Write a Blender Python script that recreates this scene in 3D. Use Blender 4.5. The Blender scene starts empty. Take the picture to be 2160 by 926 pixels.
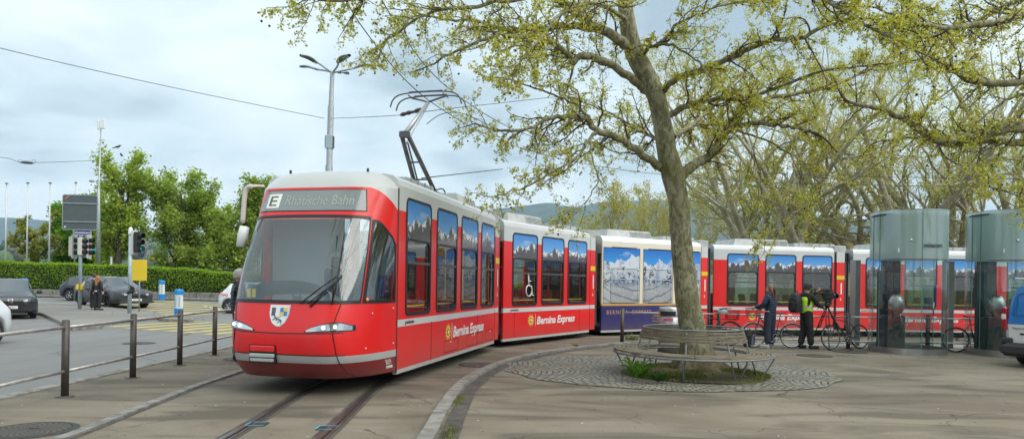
import bpy, math, random
import numpy as np
from mathutils import Vector, Matrix, Euler
R = math.radians
C = bpy.context.scene.collection
scene = bpy.context.scene
random.seed(7)
rng = np.random.default_rng(7)
# ---------------------------------------------------------------- camera geometry (measured from the photograph)
PX, PY, FL, ROLL, CH = 1080.0, 598.0, 1440.0, 0.015, 1.70
def ray(x, y):
    dx, dy = x-PX, PY-y
    c, s = math.cos(ROLL), math.sin(ROLL)
    return ((dx*c-dy*s)/FL, (dx*s+dy*c)/FL)
def at(x, y, Y):
    """world point at depth Y seen at measured pixel x, y"""
    a, b = ray(x, y)
    return Vector((a*Y, Y, CH+b*Y))
def grd(x, y, z=0.0):
    a, b = ray(x, y)
    Y = (z-CH)/b
    return Vector((a*Y, Y, z))
def S(t):
    t = max(0.0, min(1.0, t)); return t*t*(3-2*t)
def gz(X, Y):
    """gentle relief of the site"""
    z = -0.20*S((X-2)/8)*S((Y-19.9)/4)
    z += 0.018*max(0, min(Y, 64)-30)*S((-X-6)/6)
    return z
# ---------------------------------------------------------------- materials
_m = {}
def M(name, col, rough=.55, metal=0., var=0., vscale=6., bump=0., bscale=40., coat=0., spec=.5, col2=None, emis=None, estr=0., detail=4., aniso=None, rvar=0.):
    if name in _m: return _m[name]
    m = bpy.data.materials.new(name); m.use_nodes = True
    nt = m.node_tree; b = nt.nodes['Principled BSDF']
    b.inputs['Base Color'].default_value = (*col, 1); b.inputs['Roughness'].default_value = rough
    b.inputs['Metallic'].default_value = metal; b.inputs['Coat Weight'].default_value = coat
    b.inputs['Coat Roughness'].default_value = .05
    b.inputs['Specular IOR Level'].default_value = spec
    if emis: b.inputs['Emission Color'].default_value = (*emis, 1); b.inputs['Emission Strength'].default_value = estr
    if var or col2 or bump or rvar:
        tc = nt.nodes.new('ShaderNodeTexCoord')
        mp = nt.nodes.new('ShaderNodeMapping'); nt.links.new(tc.outputs['Object'], mp.inputs[0])
        if aniso: mp.inputs['Scale'].default_value = aniso
    if var or col2:
        n = nt.nodes.new('ShaderNodeTexNoise'); n.inputs['Scale'].default_value = vscale; n.inputs['Detail'].default_value = detail
        nt.links.new(mp.outputs[0], n.inputs['Vector'])
        r = nt.nodes.new('ShaderNodeValToRGB'); nt.links.new(n.outputs['Fac'], r.inputs[0])
        r.color_ramp.elements[0].position = .35; r.color_ramp.elements[1].position = .65
        if col2: c0, c1 = col, col2
        else: c0 = tuple(c*(1-var) for c in col); c1 = tuple(min(1, c*(1+var)) for c in col)
        r.color_ramp.elements[0].color = (*c0, 1); r.color_ramp.elements[1].color = (*c1, 1)
        nt.links.new(r.outputs[0], b.inputs['Base Color'])
        if rvar:
            mr = nt.nodes.new('ShaderNodeMapRange'); nt.links.new(n.outputs['Fac'], mr.inputs[0])
            mr.inputs['To Min'].default_value = rough-rvar; mr.inputs['To Max'].default_value = rough+rvar
            nt.links.new(mr.outputs[0], b.inputs['Roughness'])
    if bump:
        n2 = nt.nodes.new('ShaderNodeTexNoise'); n2.inputs['Scale'].default_value = bscale; n2.inputs['Detail'].default_value = 5
        nt.links.new(mp.outputs[0], n2.inputs['Vector'])
        bp = nt.nodes.new('ShaderNodeBump'); bp.inputs['Strength'].default_value = bump; bp.inputs['Distance'].default_value = .02
        nt.links.new(n2.outputs['Fac'], bp.inputs['Height']); nt.links.new(bp.outputs[0], b.inputs['Normal'])
    _m[name] = m; return m
def glass(name, tint=(.6, .7, .7), base=.06, rough=.02, gain=1.0, gcol=(1, 1, 1), frost=None):
    if name in _m: return _m[name]
    m = bpy.data.materials.new(name); m.use_nodes = True; nt = m.node_tree; nt.nodes.clear()
    o = nt.nodes.new('ShaderNodeOutputMaterial'); mx = nt.nodes.new('ShaderNodeMixShader')
    t = nt.nodes.new('ShaderNodeBsdfTransparent'); t.inputs[0].default_value = (*tint, 1)
    g = nt.nodes.new('ShaderNodeBsdfGlossy'); g.inputs['Roughness'].default_value = rough; g.inputs[0].default_value = (*gcol, 1)
    f = nt.nodes.new('ShaderNodeLayerWeight'); f.inputs[0].default_value = .5
    pw_ = nt.nodes.new('ShaderNodeMath'); pw_.operation = 'POWER'; nt.links.new(f.outputs['Facing'], pw_.inputs[0]); pw_.inputs[1].default_value = 4.5
    ma = nt.nodes.new('ShaderNodeMath'); ma.operation = 'MULTIPLY_ADD'; ma.use_clamp = True
    nt.links.new(pw_.outputs[0], ma.inputs[0]); ma.inputs[1].default_value = gain; ma.inputs[2].default_value = base+.045
    nt.links.new(ma.outputs[0], mx.inputs[0]); nt.links.new(g.outputs[0], mx.inputs[2])
    src = t.outputs[0]
    if frost:
        d = nt.nodes.new('ShaderNodeBsdfTranslucent'); d.inputs[0].default_value = (*frost[0], 1)
        d2 = nt.nodes.new('ShaderNodeBsdfDiffuse'); d2.inputs[0].default_value = (*frost[0], 1)
        m2 = nt.nodes.new('ShaderNodeMixShader'); m2.inputs[0].default_value = .5
        nt.links.new(d.outputs[0], m2.inputs[1]); nt.links.new(d2.outputs[0], m2.inputs[2])
        m3 = nt.nodes.new('ShaderNodeMixShader'); m3.inputs[0].default_value = frost[1]
        nt.links.new(t.outputs[0], m3.inputs[1]); nt.links.new(m2.outputs[0], m3.inputs[2]); src = m3.outputs[0]
    nt.links.new(src, mx.inputs[1]); nt.links.new(mx.outputs[0], o.inputs[0])
    _m[name] = m; return m
class NT:
    """tiny helper for hand written shader graphs"""
    def __init__(s, name):
        s.m = bpy.data.materials.new(name); s.m.use_nodes = True; s.nt = s.m.node_tree
        s.b = s.nt.nodes['Principled BSDF']; _m[name] = s.m
        s.tc = s.nt.nodes.new('ShaderNodeTexCoord')
        s.sep = s.nt.nodes.new('ShaderNodeSeparateXYZ'); s.nt.links.new(s.tc.outputs['Object'], s.sep.inputs[0])
        s.x, s.y, s.z = s.sep.outputs
        s.obj = s.tc.outputs['Object']
    def put(s, inp, v):
        if isinstance(v, (int, float)): inp.default_value = v
        elif isinstance(v, tuple): inp.default_value = (*v, 1) if len(v) == 3 and inp.type == 'RGBA' else v
        else: s.nt.links.new(v, inp)
    def math(s, op, a, b=0., c=None, clamp=False):
        n = s.nt.nodes.new('ShaderNodeMath'); n.operation = op; n.use_clamp = clamp
        s.put(n.inputs[0], a); s.put(n.inputs[1], b)
        if c is not None: s.put(n.inputs[2], c)
        return n.outputs[0]
    def step(s, v, lo, hi):
        n = s.nt.nodes.new('ShaderNodeMapRange'); n.clamp = True
        s.put(n.inputs[0], v); s.put(n.inputs[1], lo); s.put(n.inputs[2], hi); return n.outputs[0]
    def mix(s, f, a, b, mode='MIX'):
        n = s.nt.nodes.new('ShaderNodeMix'); n.data_type = 'RGBA'; n.blend_type = mode
        s.put(n.inputs['Factor'], f); s.put(n.inputs[6], a); s.put(n.inputs[7], b); return n.outputs[2]
    def noise(s, scale, detail=4., vec=None, dist=0., rough=.5, col=False):
        n = s.nt.nodes.new('ShaderNodeTexNoise'); n.inputs['Scale'].default_value = scale; n.inputs['Detail'].default_value = detail
        n.inputs['Distortion'].default_value = dist; n.inputs['Roughness'].default_value = rough
        s.nt.links.new(vec or s.obj, n.inputs['Vector']); return n.outputs['Color' if col else 'Fac']
    def vor(s, scale, feat='F1', vec=None, out='Distance'):
        n = s.nt.nodes.new('ShaderNodeTexVoronoi'); n.feature = feat; n.inputs['Scale'].default_value = scale
        s.nt.links.new(vec or s.obj, n.inputs['Vector']); return n.outputs[out]
    def comb(s, x, y, z):
        n = s.nt.nodes.new('ShaderNodeCombineXYZ'); s.put(n.inputs[0], x); s.put(n.inputs[1], y); s.put(n.inputs[2], z); return n.outputs[0]
    def bump(s, h, st=.5, d=.02):
        n = s.nt.nodes.new('ShaderNodeBump'); n.inputs['Strength'].default_value = st; n.inputs['Distance'].default_value = d
        s.nt.links.new(h, n.inputs['Height']); s.nt.links.new(n.outputs[0], s.b.inputs['Normal'])
    def color(s, v): s.put(s.b.inputs['Base Color'], v)
    def set(s, **k):
        for a, v in k.items(): s.put(s.b.inputs[a.replace('_', ' ')], v)
# ---------------------------------------------------------------- objects
def tag(o, label=None, cat=None, group=None, kind=None):
    if label: o['label'] = label
    if cat: o['category'] = cat
    if group: o['group'] = group
    if kind: o['kind'] = kind
    return o
def empty(name, loc=(0, 0, 0), rz=0., label=None, cat=None, group=None, parent=None):
    o = bpy.data.objects.new(name, None); C.objects.link(o); o.empty_display_size = .2
    o.location = loc; o.rotation_euler = (0, 0, rz)
    if parent: o.parent = parent
    return tag(o, label, cat, group)
def copy_tree(o, parent=None):
    c = o.copy(); C.objects.link(c)
    if parent: c.parent = parent
    for ch in list(o.children): copy_tree(ch, c)
    return c
class MB:
    def __init__(s): s.v = []; s.f = []; s.mi = []; s.sm = []
    def add(s, vs, fs, mi=0, sm=False):
        o = len(s.v); s.v.extend([tuple(p) for p in vs])
        for f in fs: s.f.append(tuple(i+o for i in f)); s.mi.append(mi); s.sm.append(sm)
        return s
    def box(s, c, d, rz=0., mi=0, rot=None, bev=0.):
        hx, hy, hz = d[0]/2, d[1]/2, d[2]/2
        m = rot if rot is not None else Matrix.Rotation(rz, 3, 'Z'); c = Vector(c)
        if bev <= 0:
            vs = [c+m@Vector((x*hx, y*hy, z*hz)) for z in (-1, 1) for x, y in ((-1, -1), (1, -1), (1, 1), (-1, 1))]
            return s.add(vs, [(3, 2, 1, 0), (4, 5, 6, 7), (0, 1, 5, 4), (1, 2, 6, 5), (2, 3, 7, 6), (3, 0, 4, 7)], mi)
        b = min(bev, hx*.9, hy*.9, hz*.9); vs = []
        for z, k in ((-hz, b), (-hz+b, 0), (hz-b, 0), (hz, b)):
            X, Y = hx-k, hy-k
            for x, y in ((-X, -Y+b), (-X+b, -Y), (X-b, -Y), (X, -Y+b), (X, Y-b), (X-b, Y), (-X+b, Y), (-X, Y-b)):
                vs.append(c+m@Vector((x, y, z)))
        fs = [tuple(range(7, -1, -1)), tuple(range(24, 32))]
        for k in range(3):
            for i in range(8): j = (i+1) % 8; fs.append((k*8+i, k*8+j, k*8+8+j, k*8+8+i))
        return s.add(vs, fs, mi)
    def tube(s, pts, r, n=8, mi=0, cap=True, sm=True):
        pts = [Vector(p) for p in pts]; K = len(pts)
        rs = r if isinstance(r, (list, tuple)) else [r]*K
        vs = []; up = None
        for i, p in enumerate(pts):
            d = (pts[min(i+1, K-1)]-pts[max(i-1, 0)])
            d = d.normalized() if d.length > 1e-9 else Vector((0, 0, 1))
            if up is None:
                up = d.orthogonal().normalized() if abs(d.z) > .9 else Vector((0, 0, 1)).cross(d).normalized()
            up = (up-d*up.dot(d)); up = up.normalized() if up.length > 1e-6 else d.orthogonal().normalized()
            w = d.cross(up)
            for k in range(n):
                a = 2*math.pi*k/n; vs.append(p+(up*math.cos(a)+w*math.sin(a))*rs[i])
        fs = []
        for i in range(K-1):
            for k in range(n): q = (k+1) % n; fs.append((i*n+k, i*n+q, i*n+n+q, i*n+n+k))
        s.add(vs, fs, mi, sm)
        if cap:
            o = len(s.v)-K*n
            s.f.append(tuple(o+k for k in range(n-1, -1, -1))); s.mi.append(mi); s.sm.append(False)
            s.f.append(tuple(o+(K-1)*n+k for k in range(n))); s.mi.append(mi); s.sm.append(False)
        return s
    def cyl(s, p0, p1, r, n=12, mi=0, r1=None, sm=True): return s.tube([p0, p1], [r, r if r1 is None else r1], n, mi, True, sm)
    def lathe(s, prof, n=24, c=(0, 0, 0), mi=0, sm=True, sx=1., sy=1., a0=0., a1=None, m=None):
        c = Vector(c); full = a1 is None; A = 2*math.pi if full else a1-a0; N = n if full else n+1
        vs = []
        for r, z in prof:
            for k in range(N):
                a = a0+A*k/n; p = Vector((r*math.cos(a)*sx, r*math.sin(a)*sy, z))
                vs.append(c+(m@p if m is not None else p))
        fs = []
        for i in range(len(prof)-1):
            for k in range(n):
                q = (k+1) % N; fs.append((i*N+k, i*N+q, i*N+N+q, i*N+N+k))
        return s.add(vs, fs, mi, sm)
    def sph(s, c, r, n=12, mi=0, sc=(1, 1, 1), m=None):
        K = max(5, n//2); c = Vector(c); vs = []
        for i in range(K+1):
            t = math.pi*i/K
            for k in range(n):
                a = 2*math.pi*k/n
                p = Vector((math.sin(t)*math.cos(a)*r*sc[0], math.sin(t)*math.sin(a)*r*sc[1], math.cos(t)*r*sc[2]))
                vs.append(c+(m@p if m is not None else p))
        fs = [(i*n+k, i*n+n+k, i*n+n+(k+1) % n, i*n+(k+1) % n) for i in range(K) for k in range(n)]
        return s.add(vs, fs, mi, True)
    def grid(s, fn, nu, nv, mi=0, sm=True, flip=False):
        vs = [fn(i/nu, j/nv) for i in range(nu+1) for j in range(nv+1)]
        w = nv+1
        fs = [(i*w+j, (i+1)*w+j, (i+1)*w+j+1, i*w+j+1) for i in range(nu) for j in range(nv)]
        if flip: fs = [f[::-1] for f in fs]
        return s.add(vs, fs, mi, sm)
    def prism(s, poly, t0, t1, ax='z', mi=0, m=None, c=(0, 0, 0)):
        """polygon extruded between t0 and t1 along an axis"""
        n = len(poly); c = Vector(c)
        def P(a, b, t):
            p = Vector((a, b, t)) if ax == 'z' else (Vector((t, a, b)) if ax == 'x' else Vector((a, t, b)))
            return c+(m@p if m is not None else p)
        vs = [P(a, b, t0) for a, b in poly]+[P(a, b, t1) for a, b in poly]
        fs = [tuple(range(n-1, -1, -1)), tuple(range(n, 2*n))]+[(i, (i+1) % n, n+(i+1) % n, n+i) for i in range(n)]
        return s.add(vs, fs, mi)
    def torus(s, c, r, t, n=32, k=8, m=None, mi=0, sx=1.):
        c = Vector(c); vs = []
        for i in range(n):
            a = 2*math.pi*i/n
            for j in range(k):
                b = 2*math.pi*j/k; p = Vector(((r+t*math.cos(b))*math.cos(a)*sx, (r+t*math.cos(b))*math.sin(a), t*math.sin(b)))
                vs.append(c+(m@p if m is not None else p))
        fs = [(i*k+j, ((i+1) % n)*k+j, ((i+1) % n)*k+(j+1) % k, i*k+(j+1) % k) for i in range(n) for j in range(k)]
        return s.add(vs, fs, mi, True)
    def build(s, name, mats, parent=None, label=None, cat=None, group=None, kind=None, loc=None, fixn=False):
        me = bpy.data.meshes.new(name); me.from_pydata(s.v, [], s.f)
        for m in (mats if isinstance(mats, (list, tuple)) else [mats]): me.materials.append(m)
        me.polygons.foreach_set('material_index', s.mi); me.polygons.foreach_set('use_smooth', s.sm)
        if fixn:
            import bmesh
            b = bmesh.new(); b.from_mesh(me); bmesh.ops.recalc_face_normals(b, faces=b.faces); b.to_mesh(me); b.free()
        me.update()
        o = bpy.data.objects.new(name, me); C.objects.link(o)
        if parent: o.parent = parent
        if loc is not None: o.location = loc
        return tag(o, label, cat, group, kind)
def npmesh(name, V, F, mats, mi=None, smooth=False, parent=None):
    """V (n,3); F list of (m,k) int arrays"""
    me = bpy.data.meshes.new(name)
    F = [f for f in F if len(f)]
    tot = sum(len(f) for f in F); loops = np.concatenate([f.ravel() for f in F]).astype(np.int32)
    sizes = np.concatenate([np.full(len(f), f.shape[1], np.int32) for f in F])
    starts = np.zeros(tot, np.int32); starts[1:] = np.cumsum(sizes)[:-1]
    me.vertices.add(len(V)); me.vertices.foreach_set('co', np.asarray(V, np.float32).ravel())
    me.loops.add(len(loops)); me.loops.foreach_set('vertex_index', loops)
    me.polygons.add(tot); me.polygons.foreach_set('loop_start', starts)
    for m in mats: me.materials.append(m)
    if mi is not None: me.polygons.foreach_set('material_index', np.asarray(mi, np.int32))
    me.polygons.foreach_set('use_smooth', np.full(tot, smooth, bool) if isinstance(smooth, bool) else smooth)
    me.update(calc_edges=True); me.validate()
    o = bpy.data.objects.new(name, me); C.objects.link(o)
    if parent: o.parent = parent
    return o
def text(body, size, mat, parent, loc, rot, name='lettering', shear=0., bold=0., ext=.001, sx=1., align='LEFT', space=1., width=None):
    cu = bpy.data.curves.new('tmp', 'FONT'); cu.body = body; cu.size = size; cu.shear = shear; cu.offset = bold
    cu.extrude = ext; cu.align_x = align; cu.resolution_u = 3; cu.space_character = space
    t = bpy.data.objects.new('tmp', cu); C.objects.link(t); bpy.context.view_layer.update()
    me = bpy.data.meshes.new_from_object(t.evaluated_get(bpy.context.evaluated_depsgraph_get())); bpy.data.objects.remove(t); bpy.data.curves.remove(cu)
    me.name = name; me.materials.clear(); me.materials.append(mat)
    if width: xs = [v.co.x for v in me.vertices]; sx = width/(max(xs)-min(xs))
    o = bpy.data.objects.new(name, me); C.objects.link(o)
    o.parent = parent; o.location = loc; o.rotation_euler = rot; o.scale = (sx, 1, 1)
    return o
# ---------------------------------------------------------------- shared materials
steel = M('brushed_steel', (.42, .43, .43), .32, .9, var=.1, vscale=4)
galv = M('galvanised_steel', (.36, .39, .41), .45, .6, var=.12, vscale=9, bump=.1, bscale=60)
dark = M('dark_rubber', (.02, .02, .021), .7, var=.3, vscale=8)
black = M('black_plastic', (.018, .018, .02), .45, var=.2, vscale=5)
blackgl = M('black_gloss', (.012, .012, .014), .12, coat=.5)
white = M('white_paint', (.74, .76, .76), .4, var=.05, vscale=4)
chrome = M('chrome_trim', (.7, .71, .72), .15, 1.)
redlens = M('red_lens', (.4, .01, .01), .15, coat=.6)
orange = M('amber_lens', (.75, .22, .02), .2, coat=.6)
lamplens = glass('headlamp_glass', (.85, .88, .9), .12)
skin = M('skin', (.55, .33, .24), .5, var=.08, vscale=12)
# ================================================================ camera, light, sky
cam = bpy.data.cameras.new('camera'); co = bpy.data.objects.new('camera', cam); C.objects.link(co)
cam.sensor_width = 36; cam.lens = 36*FL/2160; cam.shift_y = (PY-463)/2160; cam.clip_end = 20000; cam.clip_start = .05
co.matrix_world = Matrix.Translation((0, 0, CH))@Matrix.Rotation(R(90), 4, 'X')@Matrix.Rotation(ROLL, 4, 'Z')
scene.camera = co
scene.view_settings.view_transform = 'Standard'; scene.view_settings.look = 'None'
scene.view_settings.gamma = 1; scene.view_settings.exposure = 0.66; scene.view_settings.use_curve_mapping = False
scene.cycles.max_bounces = 8; scene.cycles.transparent_max_bounces = 24; scene.cycles.diffuse_bounces = 3
scene.cycles.volume_bounces = 0; scene.cycles.caustics_reflective = False; scene.cycles.caustics_refractive = False
scene.cycles.use_denoising = True; scene.cycles.sample_clamp_indirect = 6
EL, AZ = R(52), R(118)     # sun behind the camera and a little to the left, veiled by cloud
sd = Vector((math.sin(AZ)*math.cos(EL), math.cos(AZ)*math.cos(EL), math.sin(EL)))
sun = bpy.data.lights.new('sun', 'SUN'); so = bpy.data.objects.new('sun', sun); C.objects.link(so)
sun.energy = 2.1; sun.angle = R(70); sun.color = (1, .95, .88)
so.rotation_euler = (-sd).to_track_quat('-Z', 'Y').to_euler()
W = bpy.data.worlds.new('World'); scene.world = W; W.use_nodes = True
nt = W.node_tree; bg = nt.nodes['Background']
sky = nt.nodes.new('ShaderNodeTexSky'); sky.sky_type = 'NISHITA'; sky.sun_disc = False
sky.sun_elevation = EL; sky.sun_rotation = AZ; sky.dust_density = 3; sky.air_density = 1.2
tc = nt.nodes.new('ShaderNodeTexCoord'); sp = nt.nodes.new('ShaderNodeSeparateXYZ'); nt.links.new(tc.outputs['Generated'], sp.inputs[0])
def wm(op, a, b, c=None, cl=False):
    n = nt.nodes.new('ShaderNodeMath'); n.operation = op; n.use_clamp = cl
    for i, v in enumerate((a, b, c)):
        if v is None: continue
        if isinstance(v, (int, float)): n.inputs[i].default_value = v
        else: nt.links.new(v, n.inputs[i])
    return n.outputs[0]
# cloud layer: directions projected on a flat ceiling of cloud
zz = wm('ADD', wm('MAXIMUM', sp.outputs[2], 0.0), .16)
cx, cy = wm('DIVIDE', sp.outputs[0], zz), wm('DIVIDE', sp.outputs[1], zz)
cb = nt.nodes.new('ShaderNodeCombineXYZ'); nt.links.new(cx, cb.inputs[0]); nt.links.new(cy, cb.inputs[1]); cb.inputs[2].default_value = 3.7
n1 = nt.nodes.new('ShaderNodeTexNoise'); n1.inputs['Scale'].default_value = .62; n1.inputs['Detail'].default_value = 7; n1.inputs['Roughness'].default_value = .48; n1.inputs['Distortion'].default_value = .35
nt.links.new(cb.outputs[0], n1.inputs[0])
n2 = nt.nodes.new('ShaderNodeTexNoise'); n2.inputs['Scale'].default_value = 1.9; n2.inputs['Detail'].default_value = 6; n2.inputs['Distortion'].default_value = .3
nt.links.new(cb.outputs[0], n2.inputs[0])
f = wm('ADD', wm('MULTIPLY', n1.outputs['Fac'], .72), wm('MULTIPLY', n2.outputs['Fac'], .28))
rp = nt.nodes.new('ShaderNodeValToRGB'); nt.links.new(f, rp.inputs[0]); e = rp.color_ramp.elements
e[0].position = .395; e[0].color = (3.15, 4.05, 4.6, 1)
e[1].position = .555; e[1].color = (7.0, 7.8, 7.95, 1)
k = e.new(.47); k.color = (5.3, 6.35, 6.8, 1)
mx = nt.nodes.new('ShaderNodeMix'); mx.data_type = 'RGBA'; mx.inputs['Factor'].default_value = .93
nt.links.new(sky.outputs[0], mx.inputs[6]); nt.links.new(rp.outputs[0], mx.inputs[7])
nt.links.new(mx.outputs[2], bg.inputs[0]); bg.inputs[1].default_value = .1

# ================================================================ ground
def plaza_mat():
    g = NT('plaza_asphalt')
    n1 = g.noise(.35, 5, dist=.6); n2 = g.noise(1.6, 6, rough=.65); n3 = g.noise(130, 2); n4 = g.noise(14, 5, rough=.7)
    str_ = g.noise(1.0, 5, vec=g.comb(g.math('MULTIPLY', g.x, .35), g.math('MULTIPLY', g.y, 1.1), 0.), dist=1.2)
    c = g.mix(g.step(n1, .35, .65), (.148, .124, .090), (.235, .205, .155))
    c = g.mix(g.math('MULTIPLY', g.step(str_, .50, .62), .7), c, (.075, .066, .052))
    c = g.mix(g.math('MULTIPLY', g.step(str_, .44, .32), .45), c, (.27, .252, .21))
    c = g.mix(g.math('MULTIPLY', g.step(n2, .5, .75), .4), c, (.10, .088, .066))
    c = g.mix(g.math('MULTIPLY', g.step(n4, .62, .72), .5), c, (.055, .05, .04))
    c = g.mix(g.math('MULTIPLY', g.step(n3, .56, .66), .5), c, (.34, .31, .25))
    c = g.mix(g.math('MULTIPLY', g.step(g.noise(75, 3), .44, .36), .5), c, (.05, .045, .036))
    sp_ = g.vor(2.3, 'F1'); spm = g.math('LESS_THAN', sp_, .032)
    c = g.mix(g.math('MULTIPLY', spm, .75), c, (.5, .5, .47))
    sp2 = g.math('LESS_THAN', g.vor(1.7, 'F1', vec=g.comb(g.math('ADD', g.x, 5.), g.math('ADD', g.y, 3.), 0.)), .03)
    c = g.mix(g.math('MULTIPLY', sp2, .8), c, (.035, .033, .03))
    nz = g.noise(2.2, 4, col=True)
    wv = g.nt.nodes.new('ShaderNodeVectorMath'); wv.operation = 'MULTIPLY_ADD'; g.nt.links.new(nz, wv.inputs[0]); wv.inputs[1].default_value = (.7, .7, 0); g.nt.links.new(g.obj, wv.inputs[2])
    crk = g.vor(.42, 'DISTANCE_TO_EDGE', vec=wv.outputs[0]); ck = g.math('MULTIPLY', g.math('LESS_THAN', crk, .0045), g.step(g.noise(.5, 3), .45, .6))
    c = g.mix(g.math('MULTIPLY', ck, .75), c, (.05, .045, .035))
    pt = g.vor(.16, 'F1', out='Color', vec=wv.outputs[0]); sp3 = g.nt.nodes.new('ShaderNodeSeparateColor'); g.nt.links.new(pt, sp3.inputs[0])
    c = g.mix(g.math('MULTIPLY', g.math('GREATER_THAN', sp3.outputs[0], .62), .28), c, (.09, .082, .066))
    g.color(c); g.set(Roughness=.85, Specular_IOR_Level=.3)
    g.bump(g.math('ADD', g.noise(90, 3), g.math('MULTIPLY', n2, .8)), .35, .008)
    return g.m
def road_mat(name, a, b):
    g = NT(name)
    n1 = g.noise(.25, 4); n3 = g.noise(120, 2); lane = g.noise(1, 5, vec=g.comb(g.math('MULTIPLY', g.x, 1.2), g.math('MULTIPLY', g.y, .12), 0.))
    c = g.mix(g.step(n1, .35, .65), a, b)
    c = g.mix(g.math('MULTIPLY', g.step(lane, .45, .7), .3), c, tuple(x*.72 for x in a))
    c = g.mix(g.math('MULTIPLY', g.step(n3, .58, .68), .25), c, tuple(min(1, x*1.6) for x in b))
    crk = g.vor(.28, 'DISTANCE_TO_EDGE', vec=g.noise(1.2, 3, col=True) if False else g.obj)
    c = g.mix(g.math('MULTIPLY', g.math('LESS_THAN', crk, .0035), .5), c, (.04, .04, .042))
    g.color(c); g.set(Roughness=.8, Specular_IOR_Level=.35); g.bump(g.noise(90, 3), .3, .006); return g.m
plaza_m = plaza_mat(); road_m = road_mat('road_asphalt', (.165, .168, .165), (.205, .208, .202))
path_m = road_mat('path_asphalt', (.19, .185, .17), (.24, .235, .215))
grass_m = M('grass_green', (.055, .10, .015), .9, col2=(.11, .15, .03), vscale=3, bump=.5, bscale=30)
water_m = M('lake_water', (.045, .085, .10), .12, var=.1, vscale=.02, bump=.3, bscale=.7)
granite = M('kerb_granite', (.21, .205, .185), .8, var=.3, vscale=5, bump=.3, bscale=70)
tar = M('tar_joint', (.075, .066, .058), .75, var=.35, vscale=4, bump=.3, bscale=40)
def sheet(name, x0, x1, y0, y1, dz, m, step=1., edge=0.1, mask=None):
    nx, ny = max(1, int((x1-x0)/step)), max(1, int((y1-y0)/step)); b = MB()
    def fn(u, v):
        x, y = x0+(x1-x0)*u, y0+(y1-y0)*v; return (x, y, gz(x, y)+dz)
    b.grid(fn, nx, ny, sm=True)
    if edge:
        b.grid(lambda u, v: (x0, y0+(y1-y0)*u, gz(x0, y0+(y1-y0)*u)+dz-edge*v), ny, 1, sm=False)
        b.grid(lambda u, v: (x1, y0+(y1-y0)*u, gz(x1, y0+(y1-y0)*u)+dz-edge*v), ny, 1, sm=False, flip=True)
        b.grid(lambda u, v: (x0+(x1-x0)*u, y0, gz(x0+(x1-x0)*u, y0)+dz-edge*v), nx, 1, sm=False, flip=True)
    return b.build(name, m, kind='structure')
sheet('road', -90, 60, -25, 66, -.085, road_m, 1.5, 0)
KX = -7.0
sheet('plaza', KX, 45, -12, 66, 0, plaza_m, .6, .2)
sheet('lawn', -95, 60, 51.5, 78, .06, grass_m, 2., .4)
b = MB(); b.grid(lambda u, v: (-6000+12000*u, 79+6500*v, -1.9), 4, 4); b.build('lake', water_m, kind='structure')
b = MB(); b.grid(lambda u, v: (-95+300*u, 76+4*v, .1-3*v+gz(-95+300*u, 76)), 30, 2); b.build('lake_shore', granite, kind='structure')
b = MB(); b.grid(lambda u, v: (8+300*u, 60+240*v, -.3-.0*v), 6, 6); b.build('park_ground', grass_m, kind='structure')
b = MB(); b.add([(-9000, -9000, -4), (9000, -9000, -4), (9000, 9000, -4), (-9000, 9000, -4)], [(0, 1, 2, 3)]); b.build('terrain', grass_m, kind='structure')

def smooth_path(P, n=8):
    P = [Vector(p) for p in P]; out = []
    for i in range(len(P)-1):
        p0, p1, p2, p3 = P[max(i-1, 0)], P[i], P[i+1], P[min(i+2, len(P)-1)]
        for k in range(n):
            t = k/n; out.append(.5*((2*p1)+(-p0+p2)*t+(2*p0-5*p1+4*p2-p3)*t*t+(-p0+3*p1-3*p2+p3)*t**3))
    out.append(P[-1]); return out
def normals2(path):
    ns = []
    for i in range(len(path)):
        d = (path[min(i+1, len(path)-1)]-path[max(i-1, 0)]); d = Vector((d[0], d[1])).normalized(); ns.append(Vector((d.y, -d.x)))
    return ns
def ribbon(b, path, o0, o1, z0, z1=None, mi=0):
    z1 = z0 if z1 is None else z1; ns = normals2(path); vs = []
    for p, n in zip(path, ns):
        for o, z in ((o0, z0), (o1, z1)):
            x, y = p[0]+n.x*o, p[1]+n.y*o; vs.append((x, y, gz(x, y)+z))
    b.add(vs, [(2*i, 2*i+1, 2*i+3, 2*i+2) for i in range(len(path)-1)], mi, True)
# kerb between road and plaza
b = MB()
y = -10.
while y < 64:
    L = 1.0; xx = KX-.08
    b.box((xx, y+L/2, gz(xx, y+L/2)-.045), (.2, L-.015, .14), bev=.012); y += L
b.build('kerb', granite, kind='structure')
# low granite lip left of the track
lp = smooth_path([(-4.4, -3, 0), (-4.62, 4, 0), (-4.69, 7.16, 0), (-4.82, 8.87, 0), (-4.96, 10.8, 0), (-4.98, 12.7, 0), (-4.9, 16, 0), (-4.2, 20.5, 0), (-2.4, 25.3, 0), (1.5, 29.5, 0)], 10)
def stones(b, path, w, L, z, gap=.012, h=.12):
    acc = [0.]
    for i in range(1, len(path)): acc.append(acc[-1]+(path[i]-path[i-1]).length)
    def pt(s):
        for i in range(1, len(path)):
            if acc[i] >= s:
                t = (s-acc[i-1])/max(1e-6, acc[i]-acc[i-1]); return path[i-1].lerp(path[i], t), (path[i]-path[i-1]).normalized()
        return path[-1], (path[-1]-path[-2]).normalized()
    s = 0.
    while s+L < acc[-1]:
        a, _ = pt(s+gap); c, _ = pt(s+L-gap); d = (c-a); n = Vector((d.y, -d.x, 0)).normalized()*w/2
        m = (a+c)/2; zz_ = gz(m.x, m.y)+z+random.uniform(-.003, .003)
        q = [a-n, a+n, c+n, c-n]
        b.add([(p.x, p.y, zz_-h) for p in q]+[(p.x, p.y, zz_) for p in q], [(4, 5, 6, 7), (0, 1, 5, 4), (1, 2, 6, 5), (2, 3, 7, 6), (3, 0, 4, 7)])
        s += L
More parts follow.
